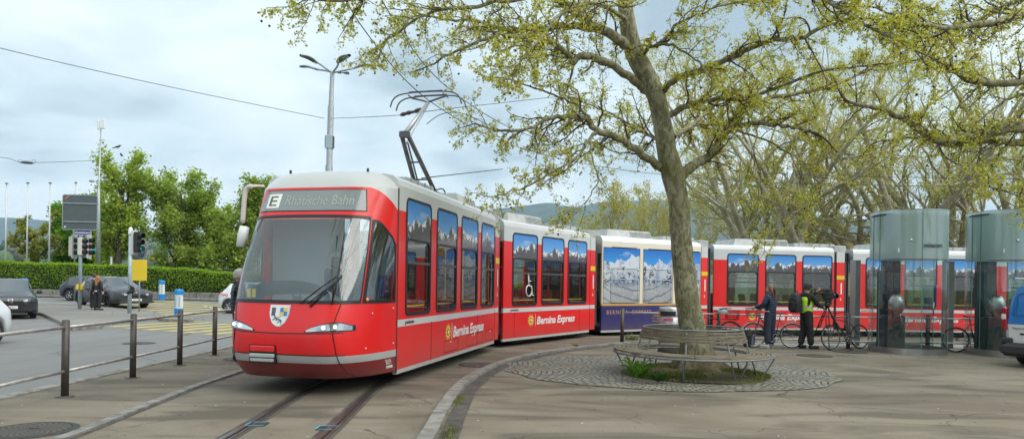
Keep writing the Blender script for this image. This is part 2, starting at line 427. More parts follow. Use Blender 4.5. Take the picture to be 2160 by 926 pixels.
b = MB(); stones(b, lp, .13, .42, .03); b.build('kerb', granite, kind='structure')
b = MB(); ribbon(b, lp, .065, .12, .005); ribbon(b, lp, -.09, -.065, .005); b.build('path_joint', tar, kind='structure')
# sweeping kerb on the right of the track
rp_ = smooth_path([(-.95, -3, 0), (-.93, 3, 0), (-.90, 7.4, 0), (-.90, 9, 0), (-.80, 11.5, 0), (-.3, 14.2, 0), (.85, 16.9, 0), (3.1, 19.7, 0), (6.2, 21.9, 0), (10.5, 23.4, 0), (17, 24.1, 0), (40, 24.3, 0)], 10)
b = MB(); stones(b, rp_, .175, .9, .045, .008); b.build('kerb', granite, kind='structure')
b = MB(); ribbon(b, rp_, .12, .34, .006); b.build('path_joint', tar, kind='structure')
# light tarmac path beyond the plaza fence, up to the track kerb
b = MB(); vs = []; fs = []
pp = [p for p in rp_ if p.y > 19.7]
for i, p in enumerate(pp):
    y0 = 20.0 if p.x < 9 else 20.0
    for j in range(6):
        yy = y0+(p.y-.15-y0)*j/5; vs.append((p.x+.1, yy, gz(p.x+.1, yy)+.008))
fs = [(i*6+j, i*6+j+6, i*6+j+7, i*6+j+1)[::-1] for i in range(len(pp)-1) for j in range(5)]
b.add(vs, [f[::-1] for f in fs], 0, True); b.build('path', path_m, kind='structure')
# tram rails
TR = [(-2.35, -4, 0), (-2.48, 3, 0), (-2.53, 7.3, 0), (-2.62, 11.8, 0), (-1.95, 16.6, 0), (.15, 21.6, 0), (3.9, 25.4, 0), (9.0, 27.6, 0), (13, 28.2, 0), (20, 28.4, 0), (45, 28.4, 0)]
track = smooth_path([Vector(p) for p in TR], 12)
railtop = M('worn_rail_steel', (.23, .21, .19), .38, .85, var=.25, vscale=3, aniso=(4, .4, 1))
groove = M('rail_groove_dark', (.022, .018, .014), .9, var=.4, vscale=10)  # near-black colour for the shallow groove strip beside the rail head
for sgn, lb in ((-1, 'left worn steel groove rail running under the red tram'), (1, 'right worn steel groove rail running under the red tram')):
    b = MB(); o = sgn*.5
    ribbon(b, track, o-.115, o+.115, .004, mi=2)
    ribbon(b, track, o-.06, o, .010, .012, mi=0); ribbon(b, track, o, o+.04, .006, mi=1); ribbon(b, track, o+.04, o+.062, .011, mi=0)
    b.build('tram_rail', [railtop, groove, tar], label=lb, cat='rail', group='tram rails', kind='thing')
hatch_m = M('hatch_iron', (.05, .048, .045), .6, .3, var=.3, vscale=20, bump=.4, bscale=60)
bluepaint = M('blue_marking', (.10, .42, .62), .6, var=.2, vscale=20)
for px, py, lb, f in ((543, 895, 'small iron track hatch edged in light blue beside the left rail', -1), (690, 903, 'small iron track hatch edged in light blue between the rails by the right one', 1)):
    p = grd(px, py); b = MB(); b.box((0, 0, .006), (.22, .2, .008), mi=0)
    s_ = -f
    b.box((.11*s_*-1 if f < 0 else -.11, 0, .011), (.012, .2, .003), mi=1)
    b.box((0, .1 if f > 0 else -.1, .0115), (.22, .012, .003), mi=1); b.box((0, -.1 if f > 0 else .1, .0118), (.16, .012, .003), mi=1)
    b.build('track_hatch', [hatch_m, bluepaint], label=lb, cat='hatch', loc=(p.x, p.y, 0))
# yellow zebra crossings on the road
yel = M('yellow_marking', (.50, .40, .09), .75, col2=(.36, .31, .14), vscale=2.5, detail=8)
whm = M('white_marking', (.55, .56, .55), .75, col2=(.38, .39, .38), vscale=3, detail=8)
b = MB()
def stripe(b, x, y, dx, dy, w, z=-.078, mi=0):
    L = math.hypot(dx, dy); n = (dy/L*w/2, -dx/L*w/2); K = max(1, int(L/1.5)); vs = []
    for i in range(K+1):
        for s_ in (-1, 1):
            X, Y = x+dx*i/K+n[0]*s_, y+dy*i/K+n[1]*s_; vs.append((X, Y, gz(X, Y)+z))
    b.add(vs, [(2*i, 2*i+1, 2*i+3, 2*i+2) for i in range(K)], mi)
for x, y in ((-14.5, 24.7), (-13.55, 24.1), (-12.55, 23.4), (-11.6, 23.0), (-10.7, 22.5), (-9.76, 21.9), (-8.8, 21.4)): stripe(b, x, y, 1.25, 4.0, .5)
for i in range(9): stripe(b, -15.6-i*1.15, 31.5+i*.9, 2.2, 7.5, .5)
for i in range(5): stripe(b, -22.5-i*1.1, 26.2+i*.5, 1.4, 4.2, .5)
b.build('road_marking', yel, kind='structure')
b = MB()
for P in (((-40, 9.3), (-7.9, 9.55)),): pass
stripe(b, -8.6, 2.5, -.1, 8.0, .12, mi=0)
stripe(b, -10.2, -2, 0.05, 9.5, .14)
for (x0, y0, x1, y1) in ((60, 612, 130, 616), (270, 640, 60, 632), (430, 640, 500, 650), (345, 620, 480, 630), (70, 622, 120, 623)):
    p, q = grd(x0, y0, .25), grd(x1, y1, .25)
    stripe(b, p.x, p.y, q.x-p.x, q.y-p.y, .16)
b.build('road_marking', whm, kind='structure')
# traffic islands
def island(pts, z, name='pavement'):
    q = [grd(x, y, 0.03) for x, y in pts]; n = len(q); b = MB()
    top = [(p.x, p.y, gz(p.x, p.y)+z) for p in q]; bot = [(p.x, p.y, gz(p.x, p.y)-.12) for p in q]
    b.add(top+bot, [tuple(range(n))]+[(i, i+n, (i+1) % n+n, (i+1) % n) for i in range(n)], 0)
    k = MB()
    for i in range(n):
        a, c = Vector(top[i]), Vector(top[(i+1) % n]); d = c-a; L = d.length; m = max(1, int(L/1.0))
        for j in range(m):
            u, v = a+d*(j+.01)/m, a+d*(j+.99)/m; ce = (u+v)/2; k.box((ce.x, ce.y, ce.z-.05), ((v-u).length, .16, .14), math.atan2(d.y, d.x), bev=.01)
    b.build(name, path_m, kind='structure', fixn=True); k.build('kerb', granite, kind='structure')
island([(20, 650), (95, 662), (128, 676), (150, 690), (208, 686), (213, 680), (330, 668), (330, 660), (175, 649)], .03)
island([(338, 667), (405, 670), (403, 674), (342, 672)], .03)
# cobbled circle round the plane tree and the moss bed inside it
TC = Vector((3.55, 13.25, 0))
g = NT('granite_setts')
rr = g.math('SQRT', g.math('ADD', g.math('MULTIPLY', g.x, g.x), g.math('MULTIPLY', g.y, g.y)))
an = g.math('ARCTAN2', g.y, g.x)
w_ = g.math('MULTIPLY', g.math('SUBTRACT', g.noise(3.5, 3), .5), .10)
br = g.nt.nodes.new('ShaderNodeTexBrick'); br.inputs['Scale'].default_value = 1.0; br.inputs['Brick Width'].default_value = .155; br.inputs['Row Height'].default_value = .115
br.inputs['Mortar Size'].default_value = .016; br.inputs['Mortar Smooth'].default_value = .3; br.inputs['Bias'].default_value = 0
g.nt.links.new(g.comb(g.math('ADD', g.math('MULTIPLY', an, 2.15), w_), g.math('ADD', rr, g.math('ADD', w_, g.math('MULTIPLY', g.math('ABSOLUTE', g.math('SINE', g.math('MULTIPLY', an, 9.))), .16))), 0.), br.inputs['Vector'])
br.inputs['Color1'].default_value = (.30, .285, .235, 1); br.inputs['Color2'].default_value = (.175, .17, .145, 1); br.inputs['Mortar'].default_value = (.03, .027, .018, 1)
c = g.mix(g.math('MULTIPLY', g.step(g.noise(.9, 4), .45, .65), .4), br.outputs['Color'], (.13, .12, .09))
g.color(c); g.set(Roughness=.75); g.bump(g.math('SUBTRACT', g.noise(30, 3), g.math('MULTIPLY', br.outputs['Fac'], 2.5)), .6, .012)
b = MB(); n = 72
b.add([(0, 0, .012)]+[(3.25*math.cos(2*math.pi*i/n)*(1+.02*math.sin(5*i)), 2.75*math.sin(2*math.pi*i/n)*(1+.02*math.cos(7*i)), .012) for i in range(n)], [(0, 1+i, 1+(i+1) % n) for i in range(n)])
b.build('cobbled_pavement', g.m, kind='structure', loc=(3.15, 13.75, 0))
soil = M('mossy_soil', (.045, .045, .012), .95, col2=(.10, .085, .035), vscale=5, bump=.8, bscale=18, detail=8)
b = MB()
def bed(u, v):
    a = 2*math.pi*u; r = 1.42*v*(1+.03*math.sin(4*a)); return (r*math.cos(a), r*math.sin(a)*.98, .02+.09*(1-v*v)+.012*math.sin(9*r+3*a))
b.grid(bed, 48, 8, flip=True); b.build('soil_bed', soil, kind='structure', loc=(TC.x, TC.y-.05, 0))
# moss and short grass tufts on the bed and in the kerb joint
def tufts(name, pts, h, m, lab, w=.012):
    N = len(pts); V = np.zeros((N, 3, 3)); a = rng.uniform(0, 2*np.pi, N); P = np.array(pts)
    d = np.stack([np.cos(a), np.sin(a), np.zeros(N)], 1)*w; hh = h*rng.uniform(.4, 1.2, N)
    V[:, 0] = P-d; V[:, 1] = P+d; V[:, 2] = P+np.stack([rng.normal(0, .4, N)*hh, rng.normal(0, .4, N)*hh, hh], 1)
    F = np.arange(N*3).reshape(N, 3); o = npmesh(name, V.reshape(-1, 3), [F], [m]); return tag(o, lab, 'grass', kind='stuff')
moss = M('moss_blades', (.10, .13, .02), .9, col2=(.17, .17, .04), vscale=2)
pts = []
for _ in range(9000):
    a, r = random.uniform(0, 6.283), 1.4*math.sqrt(random.random())
    if math.sin(3*a+r*2)+random.uniform(-.8, .8) > .1: pts.append((TC.x+r*math.cos(a), TC.y-.05+r*math.sin(a), .03+.08*(1-(r/1.42)**2)))
tufts('moss_grass', pts, .045, moss, 'short moss and grass on the soil round the trunk', .01)
pts = []
for px, py, n_ in ((965, 845, 350), (948, 915, 300), (1215, 770 if False else 729, 200), (1330, 715, 300)):
    p = grd(px, py)
    for _ in range(n_): pts.append((p.x+random.gauss(0, .05), p.y+random.gauss(0, .22), .005))
tufts('weed_grass', pts, .035, moss, 'small weeds growing in the tarred joint of the kerb', .006)
# manhole covers
iron = NT('cast_iron_cover'); rr = iron.math('SQRT', iron.math('ADD', iron.math('MULTIPLY', iron.x, iron.x), iron.math('MULTIPLY', iron.y, iron.y)))
an = iron.math('ARCTAN2', iron.y, iron.x)
st = iron.math('MULTIPLY', iron.math('SINE', iron.math('MULTIPLY', an, 26.)), iron.math('SINE', iron.math('MULTIPLY', rr, 70.)))
iron.color(iron.mix(iron.step(st, -.2, .3), (.045, .038, .03), (.115, .10, .082))); iron.set(Roughness=.6, Metallic=.3); iron.bump(st, .6, .01)
for px, py, r, lb in ((66, 907, .43, 'large cast iron manhole cover in the pavement at the photo corner'), (293, 724, .38, 'dark manhole cover out on the grey road beyond the railing'),
                      (515, 757, .40, 'worn manhole cover close to the tram bumper by the railing'), (1012, 769, .42, 'manhole cover between tram and sweeping kerb'),
                      (1718, 750, .40, 'manhole cover on the plaza in front of the cameraman'), (1792, 742, .42, 'manhole cover by the fence post near the tripod')):
    p = grd(px, py, gz(-8, 20)-.085 if px == 293 else 0.); b = MB(); n = 40
    b.lathe([(0, .012), (r*.88, .012)], n, mi=0, sm=False); b.lathe([(r*.9, .012), (r, .010), (r+.03, .004)], n, mi=1, sm=False)
    b.box((0, r*.1, .014), (r*.25, .03, .006), mi=1)
    b.build('manhole_cover', [iron.m, hatch_m], label=lb, cat='manhole cover', group='manhole covers', loc=(p.x, p.y, p.z+.001), kind='thing')
# small litter specks on the tarmac
litter_m = M('litter_paper', (.6, .6, .56), .8)
b = MB()
for _ in range(160):
    x, y = random.uniform(-6.5, 12), random.uniform(6.5, 19); r = random.uniform(.006, .02)
    b.add([(x-r, y, .016), (x, y-r*.6, .018), (x+r, y+r*.3, .016), (x, y+r*.6, .02)], [(0, 1, 2, 3)])
b.build('litter', litter_m, label='tiny pale scraps and blossom scattered over the plaza tarmac', cat='litter', kind='stuff')
twig_m = M('fallen_twigs', (.06, .045, .03), .9); b = MB()
for _ in range(420):
    x, y = random.uniform(-4.5, 12), random.uniform(6.2, 19); a = random.uniform(0, 3.14); L = random.uniform(.01, .05)
    b.add([(x, y, .014), (x+L*math.cos(a), y+L*math.sin(a), .02), (x+L*math.cos(a)+.006, y+L*math.sin(a)+.006, .014)], [(0, 1, 2)])
b.build('fallen_twigs', twig_m, label='bits of twig and seed husk lying on the plaza tarmac', cat='twigs', kind='stuff')

# ================================================================ far shore, hills, haze
def hill(name, prof, Y, base, m, seed, jag, front=.35, n=260, x0=-900, x1=3100):
    rg = np.random.default_rng(seed); b = MB(); K = 14; xs = [p[0] for p in prof]; ys = [p[1] for p in prof]; ph = rg.uniform(0, 6, 8)
    jit = rg.normal(0, 1, n+1)
    def fn(u, v):
        px = x0+(x1-x0)*u; py = float(np.interp(px, xs, ys)); i = int(round(u*n))
        top = CH+(PY-py-(px-PX)*-.0)*0
        a, e = ray(px, py); e += jag*(jit[i]*.5+math.sin(u*90+ph[0])*.8+math.sin(u*220+ph[1])*.6)
        z = CH+e*Y; t = v; yy = Y*(1-front*(1-t)); prof_ = math.sin(t*math.pi/2)**1.15
        bumpy = (math.sin(u*60+t*5+ph[2])+math.sin(u*131+t*9+ph[3]))*.02*z*t*(1-t)*2
        return (a*Y*(1-.0*t), yy, base+(z-base)*prof_+bumpy)
    b.grid(fn, n, K, sm=True); return b.build(name, m, kind='structure')
forest_far = M('far_forest', (.028, .05, .028), .95, col2=(.075, .10, .055), vscale=.006, detail=9, bump=1., bscale=.02)
forest_near = M('shore_slope', (.05, .085, .035), .95, col2=(.14, .14, .08), vscale=.012, detail=9)
hill('hills', [(-900, 470), (0, 463), (60, 461), (130, 468), (250, 482), (400, 500), (560, 508), (800, 490), (950, 465), (1040, 447), (1090, 441), (1140, 434), (1200, 438), (1260, 430), (1340, 424), (1450, 430), (1560, 450), (1700, 462), (1850, 470), (2160, 480), (3100, 470)], 5200, -4, forest_far, 3, .0011)
hill('far_bank', [(-900, 500), (0, 512), (60, 520), (140, 528), (250, 535), (340, 545), (450, 548), (560, 545), (900, 560), (1400, 560), (2160, 560), (3100, 560)], 1900, -4, forest_near, 5, .0008, front=.45)
# trees of the far bank: one mass of crowns
def blobs(name, n, xr, yr, m, r0, r1, lab, seed):
    rg = np.random.default_rng(seed); V = []; F = []; base = MB(); base.sph((0, 0, 0), 1, 8); bv = np.array(base.v); bf = np.array([f for f in base.f])
    for i in range(n):
        px = rg.uniform(*xr); py = rg.uniform(*yr); D = rg.uniform(850, 1500); r = rg.uniform(r0, r1)
        p = at(px, py+ (D-850)*-.01, D); q = bv*(1+rg.normal(0, .13, (len(bv), 1)))*np.array([r*rg.uniform(.7, 1.3), r, r*rg.uniform(.8, 1.5)])+np.array(p)
        V.append(q); F.append(bf+i*len(bv))
    o = npmesh(name, np.concatenate(V), [np.concatenate(F)], m, mi=np.repeat(rg.integers(0, len(m), n), len(bf)), smooth=True); return tag(o, lab, 'woods', kind='stuff')
fw = [M('far_crown_green', (.07, .13, .045), .95, col2=(.12, .18, .06), vscale=.3), M('far_crown_dark', (.03, .075, .045), .95, var=.3, vscale=.3), M('far_crown_brown', (.17, .14, .10), .95, var=.2, vscale=.3), M('far_crown_grey', (.14, .15, .13), .95, var=.2, vscale=.3)]
blobs('far_woods', 900, (-160, 620), (548, 574), fw, 5, 13, 'mass of grey green trees along the far lake shore', 11)
blobs('far_woods', 260, (-160, 620), (522, 550), fw, 5, 10, 'scattered trees among the houses on the slope above the lake', 12)
# houses on the slope across the lake
hw = [M('house_cream', (.62, .58, .48), .8), M('house_white', (.72, .72, .70), .8), M('house_ochre', (.5, .40, .26), .8)]
hr = [M('roof_slate', (.10, .13, .2), .8), M('roof_tile', (.27, .12, .08), .8)]; hwin = M('house_window', (.05, .07, .1), .3)
protos = []
for k in range(4):
    w, d, h = [(14, 10, 9), (10, 9, 7), (20, 11, 12), (12, 12, 10)][k]
    b = MB(); b.box((0, 0, h/2), (w, d, h), mi=0)
    b.prism([(-w/2-.6, h), (w/2+.6, h), (w/2*.1*(k % 2)+.1, h+4)], -d/2-.6, d/2+.6, ax='y', mi=1)
    for i in range(4):
        for j in range(max(1, int(h/3.2))): b.box((-w/2+w*(i+.5)/4, -d/2-.02, 1.8+j*3), (1.3, .1, 1.5), mi=2)
    protos.append(b.build('house', [hw[k % 3], hr[(k+k//2) % 2], hwin]))
hp = [(int(random.uniform(-60, 560)), random.uniform(512, 550), random.uniform(1000, 1500)) for _ in range(62)]
hues = ['cream house', 'white house', 'long ochre house', 'square cream house']
for i, (px, py, D) in enumerate(hp):
    k = i % 4; o = protos[k] if i < 4 else copy_tree(protos[k])
    p = at(px, py+10, D); o.location = p; o.rotation_euler.z = random.uniform(-.6, .6)
    tag(o, ['small cream house', 'small white house', 'long ochre apartment house', 'square cream house'][k]+' on the wooded slope across the lake', 'house', 'houses on the far lake slope: '+hues[k])
# glass lakeside pavilion beyond the hedge
p = at(337, 578, 420); r_ = empty('lakeside_building', (p.x, p.y, -1.5), label='long low blue glass building with white frames on the lake shore', cat='building')
b = MB(); b.box((0, 0, 3.4), (17, 10, 6.0)); b.build('wall', M('blue_glazing', (.03, .09, .25), .2, coat=.4), r_)
b = MB()
for i in range(9): b.box((-8.5+17*i/8, -5.1, 3.4), (.35, .3, 6.2))
for z in (.5, 3.4, 6.5): b.box((0, -5.15, z), (17.4, .4, .4))
b.build('window_frame', white, r_)
b = MB(); b.box((3, 0, 7.3), (7, 6, 1.6)); b.box((0, 0, 6.75), (18, 11, .3)); b.build('roof', M('pale_metal', (.5, .54, .56), .5), r_)
p = at(400, 580, 300); r_ = empty('boathouse', (p.x, p.y, -1.5), label='low pale boathouse with grey roof right of the blue glass building', cat='building')
b = MB(); b.box((0, 0, 1.6), (16, 7, 3.2)); b.build('wall', white, r_)
b = MB(); b.prism([(-8.6, 3.2), (8.6, 3.2), (7.5, 4.4), (-7.5, 4.4)], -4, 4, 'y'); b.build('roof', M('grey_roof', (.25, .27, .28), .7), r_)
b = MB()
for i in range(7): b.box((-7+2.3*i, -3.52, 1.7), (1.3, .1, 1.2))
b.build('window', hwin, r_)
# moored sailing boats
sb = empty('sailing_boat'); b = MB()
def hull(u, v):
    x = -3.2+6.4*u; w = 1.05*math.sin(math.pi*min(1, u*.92+.08))**.6; a = math.pi*v; return (x, -w*math.cos(a), .55-.75*math.sin(a)+.15*u)
b.grid(hull, 10, 8); b.box((-.3, 0, .8), (2.4, 1.1, .4), bev=.1); b.build('hull', white, sb)
b = MB(); b.cyl((.3, 0, .6), (.3, 0, 9.5), .07, 6); b.cyl((.3, 0, 1.7), (-2.6, 0, 1.7), .06, 6); b.build('mast', M('mast_alu', (.6, .62, .62), .4, .3), sb)
b = MB(); b.tube([(.2, 0, 1.85), (-1, 0, 1.9), (-2.5, 0, 1.8)], [.13, .17, .1], 8); b.build('furled_sail', M('blue_canvas', (.04, .16, .45), .7), sb)
for i in range(11):
    o = sb if i == 0 else copy_tree(sb); p = grd([478, 486, 494, 503, 511, 520, 527, 534, 540, 546, 470][i], 588, -1.9) if False else at([478, 486, 494, 503, 511, 520, 527, 534, 540, 546, 470][i], 585, 150+i % 4*9)
    o.location = (p.x, p.y, -1.75); o.rotation_euler.z = random.uniform(0, 3)
    tag(o, 'white sailing boat with bare mast moored beyond the hedge', 'sailboat', 'moored sailing boats')
# air: even haze round everything, sky outside
hz = bpy.data.materials.new('haze_air'); hz.use_nodes = True; hz.node_tree.nodes.clear()
o_ = hz.node_tree.nodes.new('ShaderNodeOutputMaterial'); v_ = hz.node_tree.nodes.new('ShaderNodeVolumePrincipled')
v_.inputs['Color'].default_value = (.50, .74, 1.0, 1); v_.inputs['Density'].default_value = .00010; v_.inputs['Anisotropy'].default_value = 0.
hz.node_tree.links.new(v_.outputs[0], o_.inputs['Volume'])
b = MB(); b.box((0, 2560, 320), (11000, 5600, 650)); hb = b.build('haze', hz, kind='stuff')
# ================================================================ the tram
RED, DRED, LGR = (.74, .012, .014), (.20, .006, .012), (.56, .585, .585)
def livery(name, kind):
    g = NT(name); z = g.z
    if kind == 'red':
        c = g.mix(g.math('GREATER_THAN', z, .27), LGR, RED); c = g.mix(g.math('GREATER_THAN', z, .965), c, LGR)
        c = g.mix(g.math('GREATER_THAN', z, 1.08), c, RED); c = g.mix(g.math('GREATER_THAN', z, 2.87), c, LGR)
    elif kind == 'blue':
        c = g.mix(g.math('GREATER_THAN', z, .27), LGR, (.022, .018, .13)); c = g.mix(g.math('GREATER_THAN', z, 1.09), c, (.55, .30, .06))
        c = g.mix(g.math('GREATER_THAN', z, 1.16), c, (.74, .66, .50)); c = g.mix(g.step(z, 3.02, 3.3), c, (.74, .73, .68))
    else:
        v = g.math('MULTIPLY', g.x, -1.)
        c = g.mix(g.math('GREATER_THAN', z, .50), DRED, (.42, .43, .43)); c = g.mix(g.math('GREATER_THAN', z, .61), c, RED)
        zb = g.math('MULTIPLY_ADD', g.math('SMOOTH_MIN', g.step(v, .02, .42), 1., .2), .33, 2.86)
        c = g.mix(g.math('GREATER_THAN', g.math('SUBTRACT', z, zb), 0.), c, LGR)
    d = g.noise(1.7, 5); c = g.mix(g.math('MULTIPLY', g.step(d, .5, .75), .10), c, (.25, .16, .14))
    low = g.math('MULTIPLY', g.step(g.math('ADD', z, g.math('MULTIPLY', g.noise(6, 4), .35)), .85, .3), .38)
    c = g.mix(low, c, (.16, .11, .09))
    g.color(c); g.set(Roughness=.28, Coat_Weight=.25, Coat_Roughness=.08); g.bump(g.noise(1.1, 2), .12, .05); return g.m
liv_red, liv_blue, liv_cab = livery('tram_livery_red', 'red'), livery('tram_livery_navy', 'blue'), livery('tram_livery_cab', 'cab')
def picture(name, glacier):
    """printed mountain panorama, laid out along the side of the car"""
    g = NT(name); x, z = g.x, g.z
    vx = g.comb(g.math('MULTIPLY', x, 1.0), 0., 0.)
    r1 = g.noise(1.05, 9, vec=vx, rough=.55)
    base = 2.30 if not glacier else 2.15
    ridge = g.math('MULTIPLY_ADD', g.math('SUBTRACT', r1, .42), 1.3 if not glacier else 1.7, base+.34 if not glacier else base+.35)
    sky = g.mix(g.step(z, 2.35, 3.1), (.22, .50, .80), (.015, .20, .62)) if not glacier else g.mix(g.step(z, 2.3, 3.1), (.05, .36, .78), (.003, .12, .52))
    cl = g.noise(2.2, 6, vec=g.comb(g.math('MULTIPLY', x, .6), 0., g.math('MULTIPLY', z, 2.)))
    sky = g.mix(g.math('MULTIPLY', g.step(cl, .62, .85), .45), sky, (.75, .82, .9))
    rk = g.noise(4.5, 9, vec=g.comb(x, g.math('MULTIPLY', z, .35), g.math('MULTIPLY', z, .8)), rough=.72, dist=1.2)
    if glacier:
        snowy = g.math('ADD', rk, g.math('MULTIPLY', g.math('SUBTRACT', z, 1.9), .16))
        rock = g.mix(g.step(snowy, .47, .53), (.04, .045, .06), (.58, .63, .71))
        rock = g.mix(g.math('MULTIPLY', g.step(g.noise(1.4, 3), .52, .62), .5), rock, (.05, .13, .34))
        flow = g.math('SINE', g.math('MULTIPLY', g.math('ADD', g.math('ADD', z, g.math('MULTIPLY', g.math('ABSOLUTE', g.math('SINE', g.math('MULTIPLY', x, .9))), .5)), g.math('MULTIPLY', g.noise(1.5, 3), .35)), 17.))
        gl = g.mix(g.step(flow, .7, .95), (.50, .52, .55), (.26, .28, .31))
        rock = g.mix(g.math('MULTIPLY', g.step(g.math('SUBTRACT', 1.95, z), .0, .25), .8), rock, gl)
        c = g.mix(g.math('LESS_THAN', z, ridge), sky, rock)
    else:
        snow = g.step(g.math('ADD', rk, g.math('MULTIPLY', g.math('SUBTRACT', z, ridge), .9)), .42, .47)
        rock = g.mix(snow, (.075, .07, .08), (.68, .71, .76))
        c = g.mix(g.math('LESS_THAN', z, ridge), sky, rock)
        c = g.mix(g.step(g.math('ADD', z, g.math('MULTIPLY', g.noise(2., 3), .2)), 2.60, 2.40), c, (.04, .04, .045))
    g.color(c); g.set(Roughness=.25, Coat_Weight=.4, Coat_Roughness=.05)
    return g.m
film_m = picture('alpine_print', False); glac_m = picture('glacier_print', True)
frame_m = M('window_seal', (.012, .012, .014), .35)
bar_m = M('window_bar', (.10, .11, .12), .4, .4)
tglass = glass('tram_window_glass', (.62, .70, .68), .05, .015, .9)
wshield = glass('windscreen_glass', (.78, .84, .86), .085, .01, 1.1, (.95, 1, 1))
under = M('undercarriage', (.03, .028, .026), .8, var=.4, vscale=3)
roofgr = M('roof_equipment_grey', (.40, .42, .42), .55, var=.15, vscale=2.5)
louv = M('roof_louvre', (.50, .52, .51), .5, var=.1)
bellow = M('bellows_rubber', (.028, .029, .031), .65, var=.2)
seatr = M('seat_fabric', (.30, .03, .025), .8, var=.3, vscale=20)
seatd = M('seat_shell', (.05, .06, .09), .6)
polem = M('yellow_handrail', (.85, .62, .02), .35)
inner = M('interior_panel', (.30, .31, .31), .6)
floorm = M('interior_floor', (.06, .06, .065), .8)
yelp = M('yellow_band', (.72, .50, .02), .4); whit = M('white_lettering', (.74, .74, .74), .45)
T0 = Vector((-3.03, 11.36, 0)); D1 = Vector((.232, .9727, 0))
tram = empty('tram', T0, 0, 'long red articulated tram with alpine scenery prints crossing the square', 'tram')
def rrect(x0, x1, z0, z1, r, k=5):
    P = []
    for cx, cz, a0 in ((x1-r, z1-r, 0), (x0+r, z1-r, 90), (x0+r, z0+r, 180), (x1-r, z0+r, 270)):
        for i in range(k+1):
            a = R(a0+90*i/k); P.append((cx+r*math.cos(a), cz+r*math.sin(a)))
    return P
def ring(b, A, B, y, mi=0, y2=None):
    n = len(A); b.add([(p[0], y, p[1]) for p in A]+[(p[0], y if y2 is None else y2, p[1]) for p in B], [(i, (i+1) % n, n+(i+1) % n, n+i)[::-1] for i in range(n)], mi)
def flat(b, P, y, mi=0): b.add([(p[0], y, p[1]) for p in P], [tuple(range(len(P)))[::-1]], mi)
ZB, ZT = 1.13, 3.12
def window(car, x0, x1, wheelchair=False):
    b = MB(); A = rrect(x0, x1, ZB, ZT, .12); B = rrect(x0+.04, x1-.04, ZB+.04, ZT-.04, .085)
    ring(b, A, B, -.012, 0); ring(b, rrect(x0-.004, x1+.004, ZB-.004, ZT+.004, .124), A, -.001, 0, -.012); ring(b, B, B, -.012, 0, .03)
    zi = 2.40; Cc = rrect(x0+.07, x1-.07, ZB+.06, zi, .11); 
    ring(b, rrect(x0+.03, x1-.03, ZB+.03, zi+.04, .12), Cc, -.006, 0); ring(b, Cc, Cc, -.006, 0, .03)
    b.box(((x0+x1)/2, -.004, 2.03), (x1-x0-.14, .02, .045), mi=2)
    flat(b, [(x0+.03, zi+.0), (x0+.03, ZT-.09), (x0+.09, ZT-.03), (x1-.09, ZT-.03), (x1-.03, ZT-.09), (x1-.03, zi+.0)][::-1], -.004, 1)
    o = b.build('window', [frame_m, film_m, bar_m], car)
    g_ = MB(); flat(g_, Cc, .012); g_.build('window_glass', tglass, car)
    return o
def sec_roof(b, x0, x1, mi=0):
    P = [(0, 3.12), (0, 3.27), (.03, 3.37), (.10, 3.43), (.25, 3.46), (1.2, 3.49), (2.15, 3.46), (2.30, 3.43), (2.37, 3.37), (2.4, 3.27), (2.4, 3.12)]
    for i in range(len(P)-1):
        (a, c), (d, e) = P[i], P[i+1]; b.add([(x0, a, c), (x1, a, c), (x1, d, e), (x0, d, e)], [(0, 1, 2, 3)], mi, i not in (0, 9))
    b.add([(x0, p[0], p[1]) for p in P], [tuple(range(len(P)))[::-1]], mi); b.add([(x1, p[0], p[1]) for p in P], [tuple(range(len(P)))], mi)
def seat(b, x, y, f):
    b.box((x, y, .92), (.42, .44, .07), mi=0, bev=.02); m = Matrix.Rotation(-.15*f, 3, 'Y')
    b.box((x-f*.21, y, 1.25), (.06, .44, .62), mi=0, rot=m, bev=.02); b.box((x-f*.22, y, 1.24), (.03, .46, .66), mi=1, rot=m); b.box((x, y, .68), (.12, .12, .46), mi=1)
